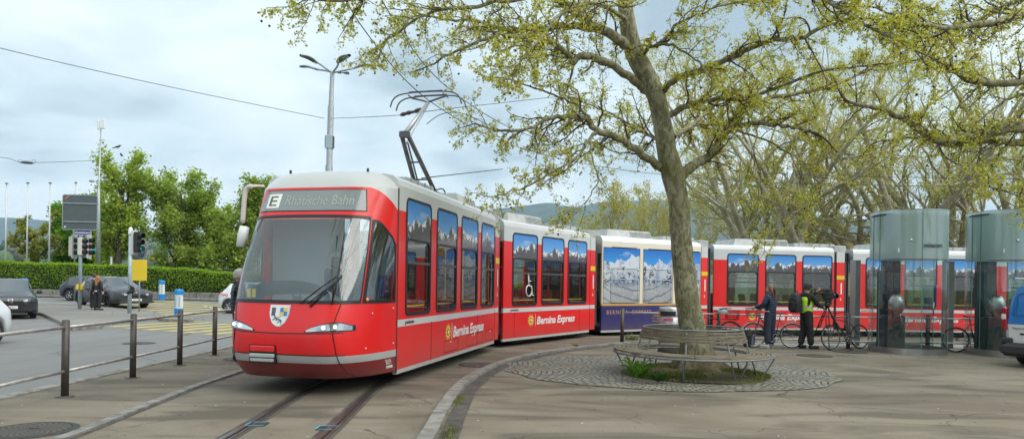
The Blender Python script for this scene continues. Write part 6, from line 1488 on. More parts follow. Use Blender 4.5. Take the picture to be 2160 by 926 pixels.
# ---- birds in the tree top
crowm = M('crow_black', (.012, .012, .014), .6)
for px, py, rz, lb in ((248, 313, .4, 'dark crow perched on the topmost twig of the tallest lakeside tree'), (256, 330, 2.4, 'dark crow just below the topmost one'), (228, 342, 1.2, 'dark crow sitting left in the crown of the tallest lakeside tree')):
    b = MB(); P = [(-.26, 0, .02), (-.16, 0, .07), (0, 0, .12), (.12, 0, .17), (.18, 0, .25), (.23, 0, .25), (.30, 0, .23)]; b.tube([Vector(p_) for p_ in P], [.015, .05, .085, .07, .05, .035, .006], 10); b.tube([(-.10, .0, .08), (-.38, 0, -.03)], [.05, .03], 6); b.cyl((.02, .02, .05), (.02, .02, -.06), .01, 5); b.cyl((.02, -.02, .05), (.02, -.02, -.06), .01, 5)
    o_ = b.build('bird', crowm, label=lb, cat='bird', loc=at(px, py, 56)); o_.rotation_euler.z = rz
# yellowish building glimpsed through the park, metal gate in the hedge
bb_ = empty('park_building', at(1800, 520, 75)-Vector((0, 0, 0)), 0, 'low ochre building glimpsed between the park trees', 'building'); bb_.location.z = -.3
b = MB(); b.box((0, 0, 4.0), (14, 8, 6.6)); b.build('wall', M('ochre_wall', (.42, .34, .18), .85, var=.15), bb_); b = MB(); b.box((0, 0, 7.4), (15, 9, .5)); b.build('roof', M('grey_roof', (.25, .27, .28), .7), bb_)
b = MB()
for i in range(5): b.box((-5+2.5*i, -4.02, 4.6), (1.2, .1, 1.8))
b.build('window', hwin, bb_)
g_ = empty('hedge_gate', (-18.2, 44.9, .3), 0, 'thin grey tube gate standing in front of the hedge', 'gate'); b = MB()
for x in (0, .9, 2.2): b.cyl((x, 0, 0), (x, 0, 1.25), .025, 6)
b.cyl((0, 0, 1.22), (2.2, 0, 1.22), .025, 6); b.build('frame', galv, g_)
# ================================================================ people
def skinned(V, E, Rr, sub=2, sq=None):
    me = bpy.data.meshes.new('tmp'); me.from_pydata([tuple(v) for v in V], E, []); o = bpy.data.objects.new('tmp', me); C.objects.link(o)
    m = o.modifiers.new('s', 'SKIN'); m.use_smooth_shade = True
    sv = me.skin_vertices[0].data
    for i, r in enumerate(Rr): sv[i].radius = r if isinstance(r, tuple) else (r, r); sv[i].use_root = (i == 0)
    s = o.modifiers.new('u', 'SUBSURF'); s.levels = sub; s.render_levels = sub
    bpy.context.view_layer.update(); r = bpy.data.meshes.new_from_object(o.evaluated_get(bpy.context.evaluated_depsgraph_get()))
    bpy.data.objects.remove(o); return r
def mesh_obj(me, name, mat, parent, extra=None):
    """mesh from the skin modifier, plus optional MB geometry merged into the same mesh"""
    me.name = name; me.materials.clear()
    mats = mat if isinstance(mat, list) else [mat]
    for m in mats: me.materials.append(m)
    if extra is not None:
        b = MB(); b.add([tuple(v.co) for v in me.vertices], [tuple(p.vertices) for p in me.polygons], 0, True); b.add(extra.v, extra.f, 0); o = len(b.mi)-len(extra.mi)
        for i, (a, s) in enumerate(zip(extra.mi, extra.sm)): b.mi[o+i] = a; b.sm[o+i] = s
        return b.build(name, mats, parent)
    o = bpy.data.objects.new(name, me); C.objects.link(o); o.parent = parent; return o
def hand(b_v, b_e, b_r, wrist, d, pn, idx):
    pass
def make_person(loc, rz, H, label, jac, tro, shoe, hairm, pose, hair='short', group=None, puffy=0., width=1., headturn=0., cap=None, vest=None, legw=1.):
    """forward is +y, the person's right is +x"""
    k = H/1.75; root = empty('person', loc, rz, label, 'person', group); root.scale = (k, k, k)
    P = dict(pose); sw = .185*width
    hipx = .09; A = {}
    A['pel'] = Vector((0, 0, .96)); A['wai'] = Vector((0, .0, 1.10)); A['che'] = Vector((0, -.01, 1.30)); A['nek'] = Vector((0, 0, 1.45)); A['hd'] = Vector((0, .02, 1.60))
    for s, n in ((1, 'R'), (-1, 'L')):
        A['sh'+n] = Vector((s*sw, 0, 1.41)); A['el'+n] = Vector(P.get('el'+n, (s*.25, -.02, 1.13))); A['wr'+n] = Vector(P.get('wr'+n, (s*.27, .05, .88)))
        A['hip'+n] = Vector((s*hipx, 0, .93)); A['kn'+n] = Vector(P.get('kn'+n, (s*.11, .02, .50))); A['an'+n] = Vector(P.get('an'+n, (s*.12, -.02, .09)))
        A['to'+n] = A['an'+n]+Vector(P.get('to'+n, (s*.03, .17, -.045)))
    # body: one continuous skin surface
    names = ['pel', 'wai', 'che', 'nek', 'hd', 'shR', 'elR', 'wrR', 'shL', 'elL', 'wrL', 'hipR', 'knR', 'anR', 'toR', 'hipL', 'knL', 'anL', 'toL']
    rad = [.12, .11, .12, .052, .062, .055, .042, .028, .055, .042, .028, .08, .055, .038, .032, .08, .055, .038, .032]
    ix = {n: i for i, n in enumerate(names)}; E = [('pel', 'wai'), ('wai', 'che'), ('che', 'nek'), ('nek', 'hd'), ('che', 'shR'), ('shR', 'elR'), ('elR', 'wrR'), ('che', 'shL'), ('shL', 'elL'), ('elL', 'wrL'), ('pel', 'hipR'), ('hipR', 'knR'), ('knR', 'anR'), ('anR', 'toR'), ('pel', 'hipL'), ('hipL', 'knL'), ('knL', 'anL'), ('anL', 'toL')]
    V = [A[n] for n in names]; me = skinned(V, [(ix[a], ix[b]) for a, b in E], rad, 1)
    ex = MB(); hm = Matrix.Rotation(headturn, 3, 'Z'); hc = A['hd']+Vector((0, .0, .02))
    def face(u, v):   # deformed sphere: cranium, brow, jaw
        t, a = math.pi*v, 2*math.pi*u; x, y, z = math.sin(t)*math.cos(a), math.sin(t)*math.sin(a), math.cos(t)
        r = .098; yy = y*(1.12 if y > 0 else 1.18); xx = x*.84; zz_ = z*1.27
        if z < -.1: xx *= 1-.32*(-z-.1); yy = yy*(1-.30*(-z-.1))+.10*(-z-.1)
        if y > .8 and abs(x) < .28 and -.35 < z < .12: yy += .18*(1-abs(x)/.28)*(1-abs(z+.15)/.3)
        if y > .6 and .08 < z < .28 and abs(abs(x)-.38) < .16: yy -= .06
        return hc+hm@Vector((xx*r, yy*r, zz_*r))
    ex.grid(face, 24, 18)
    for s in (-1, 1):
        ex.sph(hc+hm@Vector((s*.083, .0, -.005)), .026, 8, sc=(.4, .7, 1.1))
        ex.sph(hc+hm@Vector((s*.032, .094, .018)), .011, 8, mi=1); 
    ex.box(hc+hm@Vector((0, .101, -.055)), (.042, .012, .010), mi=2, bev=.004)
    # hands: palm, four unequal bent fingers and a thumb leaving the side
    for s, n in ((1, 'R'), (-1, 'L')):
        w = A['wr'+n]; d = (w-A['el'+n]).normalized(); side = Vector((s, 0, 0)); side = (side-d*side.dot(d)).normalized(); nn = d.cross(side)
        ex.tube([w-d*.02, w+d*.03, w+d*.085], [.028, .040, .034], 8)
        q = P.get('grip', .5)
        for j in range(4):
            L = [.062, .072, .068, .052][j]; b0 = w+d*.082+nn*((j-1.5)*.017); c1 = b0+d*L*.5-side*L*.25*q; c2 = c1+d*L*.35*(1-q)-side*L*.5*(q+.2)
            ex.tube([b0, c1, c2], [.0095, .009, .0075], 6)
        ex.tube([w+d*.025+nn*.025*1, w+d*.055+nn*.055-side*.01, w+d*.085+nn*.05-side*.03], [.012, .011, .009], 6)
    mesh_obj(me, 'body', [skin, M('eye_dark', (.03, .02, .02), .3), M('lip', (.35, .13, .11), .5)], root, ex)
    # trousers
    n2 = ['pel', 'hipR', 'knR', 'anR', 'hipL', 'knL', 'anL', 'wai']; V = [A[n].copy() for n in n2]; V[3] = A['anR']+Vector((0, 0, .0)); V[6] = A['anL']+Vector((0, 0, .0)); V[7].z += .04; i2 = {n: i for i, n in enumerate(n2)}
    me = skinned(V, [(0, 1), (1, 2), (2, 3), (0, 4), (4, 5), (5, 6), (0, 7)], [(.165, .135), (.105*legw, .115*legw), (.085*legw,)*2, (.075*legw,)*2, (.105*legw, .115*legw), (.085*legw,)*2, (.075*legw,)*2, (.14, .115)], 2); mesh_obj(me, 'trousers', tro, root)
    # jacket
    pf = puffy; V = [A['wai']-Vector((0, 0, .24)), A['wai'], A['che'], A['nek']-Vector((0, .0, .02)), A['shR'], A['elR'], A['wrR'].lerp(A['elR'], .08), A['shL'], A['elL'], A['wrL'].lerp(A['elL'], .08)]
    me = skinned(V, [(1, 0), (1, 2), (2, 3), (2, 4), (4, 5), (5, 6), (2, 7), (7, 8), (8, 9)], [(.175*width+pf, .13+pf), (.16*width+pf, .125+pf), (.175*width+pf, .135+pf), (.075, .075), .082+pf*.8, .062+pf*.8, .042+pf*.5, .082+pf*.8, .062+pf*.8, .042+pf*.5], 2)
    # the skin modifier roots at the first vertex
    mesh_obj(me, 'jacket', jac, root)
    if pf: b = MB(); b.torus(A['nek']+Vector((0, 0, .035)), .075, .030, 16, 8); b.build('collar', jac, root)
    # shoes
    for n in 'RL':
        b = MB(); a, t = A['an'+n], A['to'+n]; d = Vector((t.x-a.x, t.y-a.y, 0)).normalized(); m = Matrix.Rotation(math.atan2(d.y, d.x), 3, 'Z'); c_ = Vector((a.x, a.y, 0))+d*.06
        z0 = a.z-.09
        b.grid(lambda u, v: c_+m@Vector(((-.10+.27*u), .052*math.sin(math.pi*min(1, u*.9+.09))**.45*math.cos(2*math.pi*v), z0+.055+(.05 if math.sin(2*math.pi*v) > 0 else .052)*math.sin(2*math.pi*v)*(1.15-.55*u if math.sin(2*math.pi*v) > 0 else 1))), 10, 12)
        b.box(c_+m@Vector((.03, 0, z0+.012)), (.26, .085, .022), rot=m, bev=.01); b.build('shoe', shoe, root)
    # hair
    b = MB()
    def hairf(u, v, drop=.0):
        t, a = math.pi*v*.62, 2*math.pi*u; x, y, z = math.sin(t)*math.cos(a), math.sin(t)*math.sin(a), math.cos(t)
        lim = 1.0
        if y > .35: t2 = t*(.62 if y > .6 else .8); x, y, z = math.sin(t2)*math.cos(a), math.sin(t2)*math.sin(a), math.cos(t2)
        return hc+hm@Vector((x*.093, y*(.118)-.004, z*.136+.002))
    b.grid(hairf, 24, 10)
    if hair == 'long':
        for (w0, off) in ((.095, 0), (.075, .02)):
            b.grid(lambda u, v: hc+hm@Vector(((u-.5)*2*(w0-.03*v)*math.cos((u-.5)*.6), -.085-.045*math.cos((u-.5)*2.6)-off-.02*math.sin(v*3), .05-.43*v+.01*math.sin(u*20))), 12, 12)
        for s in (-1, 1): b.tube([hc+hm@Vector((s*.075, -.01, .05)), hc+hm@Vector((s*.088, -.035, -.06)), hc+hm@Vector((s*.085, -.07, -.2)), hc+hm@Vector((s*.05, -.10, -.36))], [.03, .034, .035, .012], 8)
    b.build('hair', hairm, root)
    if cap:
        b = MB(); b.grid(lambda u, v: hc+hm@Vector((math.sin(math.pi*v*.5)*math.cos(2*math.pi*u)*.103, math.sin(math.pi*v*.5)*math.sin(2*math.pi*u)*.125, .035+.115*math.cos(math.pi*v*.5))), 20, 8)
        b.grid(lambda u, v: hc+hm@Vector(((u-.5)*.15, .10+.085*v*math.cos((u-.5)*2), .045-.02*v)), 8, 3); b.build('cap', cap, root)
    if vest:
        V = [A['wai']-Vector((0, 0, .20)), A['wai'], A['che'], A['che']+Vector((0, 0, .10))]
        me = skinned(V, [(0, 1), (1, 2), (2, 3)], [(.19*width, .155), (.185*width, .155), (.20*width, .165), (.15*width, .11)], 2); mesh_obj(me, 'safety_vest', vest, root)
    return root, A
def quilt(name, col, f=48.):
    g = NT(name); g.color(g.mix(g.noise(3, 3), tuple(c*.8 for c in col), tuple(c*1.3 for c in col))); g.set(Roughness=.5, Specular_IOR_Level=.35)
    s = g.math('ABSOLUTE', g.math('SINE', g.math('MULTIPLY', g.z, f))); g.bump(g.math('ADD', g.math('POWER', s, .5), g.math('MULTIPLY', g.noise(14, 3), .3)), .55, .02); return g.m
navyq = quilt('navy_down_jacket', (.022, .032, .062)); blackq = quilt('black_down_jacket', (.015, .018, .026), 44.)
navytr = M('navy_trousers', (.022, .03, .055), .8, var=.2, vscale=8, bump=.3, bscale=12); blk = M('black_cloth_plain', (.016, .016, .018), .8, var=.3, vscale=8, bump=.4, bscale=10); whs = M('white_shoe', (.6, .6, .58), .5)
hbr = M('brown_hair', (.14, .075, .04), .5, var=.35, vscale=60, aniso=(1, 1, .1)); hgi = M('ginger_hair', (.36, .15, .06), .5, var=.35, vscale=60, aniso=(1, 1, .1)); hdk = M('dark_hair', (.035, .022, .016), .55, var=.3, vscale=60); hgr = M('grey_hair', (.32, .31, .29), .6, var=.3, vscale=60)
g = NT('hi_vis_vest'); z = g.z; c = g.mix(g.math('MULTIPLY', g.math('GREATER_THAN', z, 1.08), g.math('LESS_THAN', z, 1.14)), (.55, .85, .03), (.5, .52, .5)); g.color(c); g.set(Roughness=.6); g.bump(g.noise(9, 3), .5, .02); hivis = g.m
def gp_(px, py): p = grd(px, py); return p
def backpack(loc, rz, lab, mat, sc=1., parent=None, acc=None, tilt=0.):
    e = empty('backpack', loc, rz, lab, 'backpack', parent=parent); e.scale = (sc,)*3; e.rotation_euler.x = tilt
    b = MB()
    def f(u, v):
        a = 2*math.pi*u; t = v; w = .155*(1-.28*max(0, t-.55)/.45)*(.86+.14*math.sin(math.pi*t)); d = .115*(.8+.25*math.sin(math.pi*t*.9)); n = 3.2
        x = w*math.copysign(abs(math.cos(a))**(2/n), math.cos(a)); y = d*math.copysign(abs(math.sin(a))**(2/n), math.sin(a)); k = 1 if t < .95 else .55
        return (x*k, y*k, .50*t+(.0 if t < .95 else .0))
    b.grid(f, 24, 14); b.add([f(i/24, 0) for i in range(24)], [tuple(range(24))]); b.add([f(i/24, 1) for i in range(24)], [tuple(range(24))]); b.build('bag_body', mat, e)
    b = MB(); b.box((0, -.125, .17), (.21, .07, .24), bev=.03); b.build('front_pocket', acc or mat, e)
    b = MB(); b.tube([(-.03, .03, .50), (-.03, .03, .55), (.03, .03, .55), (.03, .03, .50)], .009, 6)
    for s in (-1, 1): b.tube(smooth_path([(s*.07, .10, .46), (s*.09, .20, .42), (s*.10, .24, .28), (s*.11, .18, .12), (s*.10, .10, .05)], 4), .018, 6)
    b.build('strap', M('strap_black', (.02, .02, .02), .7), e)
    b = MB(); b.tube([(-.13, -.09, .36), (0, -.155, .40), (.13, -.09, .36)], .005, 5); b.build('zip', M('zip_grey', (.12, .12, .12), .4), e); return e
bagm = M('bag_black_nylon', (.018, .019, .021), .6, var=.3, vscale=12, bump=.4, bscale=18)
# woman in navy by the bicycle
p = gp_(1624, 733)
make_person((p.x, p.y, 0), R(38), 1.78, 'woman in navy puffer jacket looking left while holding the bicycle basket', navyq, navytr, whs, hbr,
  dict(elL=(-.27, .06, 1.17), wrL=(-.24, .34, 1.10), elR=(.25, .04, 1.15), wrR=(.10, .32, 1.08), anL=(-.13, -.02, .09), anR=(.14, .02, .09), grip=.9), 'long', puffy=.02, width=.95, headturn=R(42), legw=1.18)
# cameraman
p = gp_(1700, 735)
cmr, A_ = make_person((p.x, p.y, 0), R(-72), 1.84, 'cameraman in black cap and yellow safety vest filming from a tripod', blk, blk, M('black_shoe', (.02, .02, .022), .5), hdk,
  dict(elR=(.24, .16, 1.16), wrR=(.12, .44, 1.10), elL=(-.24, .22, 1.30), wrL=(-.06, .42, 1.55), anL=(-.10, -.10, .09), anR=(.12, .06, .09), grip=.9), 'short', width=1.05, cap=M('black_cap', (.02, .02, .024), .7), vest=hivis, legw=1.12)
bp_ = backpack(cmr.location+Vector((-.30, .02, 1.00)), R(-72), 'large black backpack worn by the cameraman over the yellow vest', bagm, 1.12)
# his camera on the tripod
p = gp_(1742, 737); tp_ = empty('tripod', (p.x, p.y-.0, 0), 0, 'black two tube tripod carrying the film camera', 'tripod'); tm = M('tripod_black', (.02, .02, .022), .45)
for ax, ay in ((-.02, -.25), (.66, -.05), (-.25, .45)):
    b = MB(); w_ = Vector((-ay, ax, 0)).normalized()*.045; t_, m_, f_ = Vector((.02, 0, 1.22)), Vector((ax*.45, ay*.45, .62)), Vector((ax, ay, .03))
    for s in (-1, 1): b.tube([t_+w_*s*.6, m_+w_*s], .014, 6)
    b.tube([m_+Vector((0, 0, .1)), f_], .013, 6); b.box(m_, (.05, .05, .06)); b.box(f_, (.07, .07, .05), bev=.01); b.box(t_.lerp(m_, .5), (.10, .03, .03)); b.build('leg', tm, tp_)
b = MB(); b.cyl((.02, 0, 1.18), (.02, 0, 1.30), .06, 14); b.sph((.02, 0, 1.33), .065, 12); b.tube([(.0, .0, 1.33), (-.28, -.05, 1.12)], .010, 6); b.build('head', tm, tp_)
cam_ = empty('film_camera', (p.x+.03, p.y, 1.40), R(12), 'black film camera with small monitor mounted on the tripod', 'camera')
b = MB(); b.box((0, 0, .10), (.30, .16, .20), bev=.02); b.box((-.02, 0, .235), (.20, .05, .04), bev=.01); b.build('camera_body', black, cam_)
b = MB(); b.cyl((.14, 0, .10), (.27, 0, .10), .055, 16); b.cyl((.27, 0, .10), (.31, 0, .10), .075, 16); b.build('lens', blackgl, cam_)
b = MB(); b.box((-.12, -.13, .17), (.13, .02, .09), rz=R(20)); b.cyl((-.18, -.02, .14), (-.27, -.02, .15), .028, 10); b.build('monitor', black, cam_)
b = MB(); b.tube(smooth_path([(.10, -.1, .2), (.0, -.14, .28), (-.12, -.1, .24)], 4), .01, 6); b.box((0, 0, -.015), (.16, .10, .05)); b.cyl((-.05, 0, .27), (.12, 0, .27), .018, 8); b.build('handle', tm, cam_)
bpk = backpack(gp_(1580, 731)+Vector((0, 0, 0)), R(10), 'black backpack with blue grey panel standing on the ground beside the woman', bagm, .98)
b = MB(); b.box((.02, -.165, .20), (.07, .012, .26), bev=.005); b.build('front_panel', M('bag_blue_grey', (.10, .15, .22), .6), bpk)
# couple in front of the dark car
z_ = gz(-20, 33.5)+.03; q = at(206, 600, 33.2)
make_person((q.x, 33.2, z_), R(-8), 1.70, 'young woman with long ginger hair seen from behind in black sweater', blk, blk, blk, hgi,
  dict(elR=(.25, -.03, 1.15), wrR=(.28, .02, .92), elL=(-.25, -.02, 1.15), wrL=(-.26, .05, .92)), 'long', width=.95)
b = MB(); b.lathe([(.150, 0), (.152, .05)], 24, sy=.75); b.build('shirt_hem', white, label='white shirt hem showing under the black sweater of the ginger haired woman', cat='shirt', loc=(q.x, 33.2, z_+.92))
q = at(200, 600, 33.6)
mn, A_ = make_person((q.x, 33.6, z_), R(35), 1.80, 'young man in dark jacket with grey backpack standing close to the ginger haired woman', M('charcoal_jacket', (.03, .034, .04), .7, bump=.3, bscale=9), blk, whs, hdk,
  dict(elR=(.26, .02, 1.14), wrR=(.27, .10, .90), anL=(-.12, -.05, .09)), 'short', headturn=R(-60))
backpack(mn.location+Vector((-.18, -.22, .98)), R(18), 'grey backpack on the back of the young man', M('bag_grey', (.13, .14, .155), .7, var=.2, bump=.3), 1.05)
# older man half hidden by the tram
q = at(503, 600, 14.3)
make_person((q.x, 14.3, 0), R(-62), 1.93, 'grey haired man in black down jacket half hidden behind the tram nose', blackq, blk, blk, hgr, dict(elR=(.24, .05, 1.16), wrR=(.2, .25, 1.0)), 'short', puffy=.02)

# ================================================================ bicycles
tyre = M('bicycle_tyre', (.022, .022, .022), .7); rimm = M('bicycle_rim', (.45, .46, .46), .3, .8); 
def bike(loc, rz, lab, fcol, saddle_h=.95, whitewall=False, basket=None, rear_basket=False, drop=False, guards=True, lean=0., helmet=False, step=False, fat=False):
    e = empty('bicycle', loc, rz, lab, 'bicycle'); e.rotation_euler.x = lean; fm = M('frame_'+lab.split()[0], fcol, .3, coat=.4); rw = .345; W_ = 1.06
    for x in (0, W_):
        w = MB(); m = Matrix.Rotation(R(90), 3, 'X'); w.torus((x, 0, rw), rw-.018, .024 if fat else .017, 40, 8, m=m); wo = w.build('wheel', tyre, e)
        r_ = MB(); r_.torus((x, 0, rw), rw-.040, .010, 40, 6, m=m); r_.cyl((x, -.05, rw), (x, .05, rw), .022, 10)
        if whitewall: r_.torus((x, -.004, rw), rw-.033, .017, 40, 6, m=m)
        r_.build('rim', rimm, wo); s = MB()
        for i in range(18): a = 2*math.pi*i/18; s.tube([(x, .02*(-1)**i, rw), (x+(rw-.045)*math.cos(a), 0, rw+(rw-.045)*math.sin(a))], .0022, 3, cap=False)
        s.build('spokes', rimm, wo)
        if guards: g_ = MB(); P = [(x+(rw+.02)*math.cos(a), 0, rw+(rw+.02)*math.sin(a)) for a in np.linspace(R(10) if x else R(20), R(175) if x == 0 else R(150), 14)]; g_.tube(P, .016, 6); g_.build('mudguard', fm if not whitewall else rimm, e)
    bb = (.46, 0, .30); st = (.36, 0, .78); hd = (W_-.16, 0, .84 if not step else .80); b = MB()
    for a, c, r in ((st, bb, .016), (bb, hd if not step else (W_-.13, 0, .70), .019), ((0, .05, rw), bb, .010), ((0, -.05, rw), bb, .010), ((0, .04, rw), st, .008), ((0, -.04, rw), st, .008), ((W_-.17, 0, .88), (W_-.11, 0, .68), .020)): b.cyl(a, c, r, 8)
    if not step: b.cyl((st[0], 0, .76), (W_-.16, 0, .84), .016, 8)
    b.build('frame', fm, e)
    b = MB(); b.tube(smooth_path([(W_-.11, .0, .68), (W_-.08, .05, .60), (W_, .05, rw)], 3), .011, 6); b.tube(smooth_path([(W_-.11, .0, .68), (W_-.08, -.05, .60), (W_, -.05, rw)], 3), .011, 6); b.build('fork', fm, e)
    b = MB(); b.cyl((W_-.17, 0, .86), (W_-.19, 0, 1.0), .014, 8)
    P = [(W_-.33, -.30, 1.03), (W_-.22, -.24, 1.03), (W_-.17, 0, 1.0), (W_-.22, .24, 1.03), (W_-.33, .30, 1.03)] if not drop else [(W_-.05, -.20, .90), (W_-.02, -.21, 1.0), (W_-.15, -.2, 1.02), (W_-.17, 0, 1.0), (W_-.15, .2, 1.02), (W_-.02, .21, 1.0), (W_-.05, .20, .90)]
    b.tube(smooth_path(P, 3), .012, 6); b.build('handlebar', black if not whitewall else rimm, e)
    b = MB(); b.cyl((st[0], 0, .76), (.33, 0, saddle_h-.04), .013, 8)
    def sd2(u, v): t = u; w = .075*(1-t)**.7+.018; return (.20+.27*t, w*math.cos(math.pi*v*2), saddle_h+.02*math.sin(2*math.pi*v)+.02*(1-t)-.015*math.sin(math.pi*t))
    b.grid(sd2, 8, 10); b.build('saddle', black, e)
    b = MB(); b.torus((bb[0], .04, bb[2]), .085, .006, 24, 5, m=Matrix.Rotation(R(90), 3, 'X')); b.cyl((bb[0], -.08, bb[2]), (bb[0], .08, bb[2]), .02, 8)
    b.tube([(bb[0], .06, bb[2]), (bb[0]+.12, .07, bb[2]-.11)], .010, 5); b.box((bb[0]+.13, .12, bb[2]-.12), (.09, .09, .02)); b.tube([(bb[0], -.06, bb[2]), (bb[0]-.12, -.07, bb[2]+.11)], .010, 5); b.box((bb[0]-.13, -.12, bb[2]+.12), (.09, .09, .02))
    b.tube([(bb[0], .04, bb[2]+.085), (0, .04, rw+.04)], .005, 4); b.tube([(bb[0], .04, bb[2]-.085), (0, .04, rw-.04)], .005, 4); b.build('crankset', rimm, e)
    if guards:
        b = MB()
        for s in (-.06, .06): b.tube([(-.25, s, rw*2+.07), (.28, s, rw*2+.07)], .006, 5); b.tube([(-.15, s, rw*2+.07), (0, s, rw)], .005, 5)
        b.build('rack', black if not whitewall else rimm, e)
    b = MB(); b.tube([(.40, .06, .3), (.30, .22, .03)], .01, 5); b.build('kickstand', rimm, e)
    def wirebasket(c, w, d, h, nm):
        b = MB()
        for k_ in range(5):
            z = c[2]+h*k_/4; s = .85+.15*k_/4; b.tube([(c[0]-w/2*s, c[1]-d/2*s, z), (c[0]+w/2*s, c[1]-d/2*s, z), (c[0]+w/2*s, c[1]+d/2*s, z), (c[0]-w/2*s, c[1]+d/2*s, z), (c[0]-w/2*s, c[1]-d/2*s, z)], .006 if k_ == 4 else .003, 4)
        for i in range(9):
            t = i/8-.5
            for s in (-1, 1): b.tube([(c[0]+t*w*.85, c[1]+s*d/2*.85, c[2]), (c[0]+t*w, c[1]+s*d/2, c[2]+h)], .003, 4); b.tube([(c[0]+s*w/2*.85, c[1]+t*d*.85, c[2]), (c[0]+s*w/2, c[1]+t*d, c[2]+h)], .003, 4)
        b.box((c[0], c[1], c[2]), (w*.84, d*.84, .006)); b.build(nm, black, e)
    if basket: wirebasket((W_+.04, 0, .86), .32, .40, .25, 'basket')
    if rear_basket: wirebasket((-.05, 0, .78), .36, .30, .24, 'basket')
    if helmet: pass
    return e
def Wp(px, py, Y): q = at(px, py, Y); return q
# B1: rear wheel at 1540 heading left
q = at(1540, 723, 19.75); bike((q.x, 19.75, -.0), R(180), 'black city bicycle with rear wire basket half behind the big trunk', (.02, .02, .022), rear_basket=True, saddle_h=1.0)
b = MB(); c_ = at(1525, 660, 19.7); b.grid(lambda u, v: (math.sin(math.pi*v*.5)*math.cos(2*math.pi*u)*.16*(1-.12*math.cos(6*math.pi*u)*math.sin(math.pi*v)), math.sin(math.pi*v*.5)*math.sin(2*math.pi*u)*.11, .13*math.cos(math.pi*v*.5)), 24, 8)
for i in range(3): b.box((0, -.05+.05*i, .115), (.20, .018, .03), bev=.005, mi=1)
b.build('bicycle_helmet', [M('helmet_grey', (.22, .27, .28), .4), black], label='grey vented bicycle helmet resting on the saddle behind the trunk', cat='helmet', loc=c_)
q = at(1672, 732, 19.25); bike((q.x, 19.3, 0), R(176), 'silver-rimmed dark city bicycle with front mesh basket held by the woman', (.03, .032, .035), whitewall=True, basket=True, saddle_h=.98)
q = at(1828, 738, 19.0); bike((q.x-.0, 19.35, 0), R(200), 'slim dark sports bicycle leaning on the fence post behind the tripod', (.025, .025, .03), guards=False, drop=False, saddle_h=.9, lean=R(4))
q = at(2008, 740, 18.9); bike((q.x, 18.75, 0), R(-12), 'sturdy black electric bicycle parked between the two phone booths', (.015, .015, .017), fat=True, guards=False, saddle_h=.98)
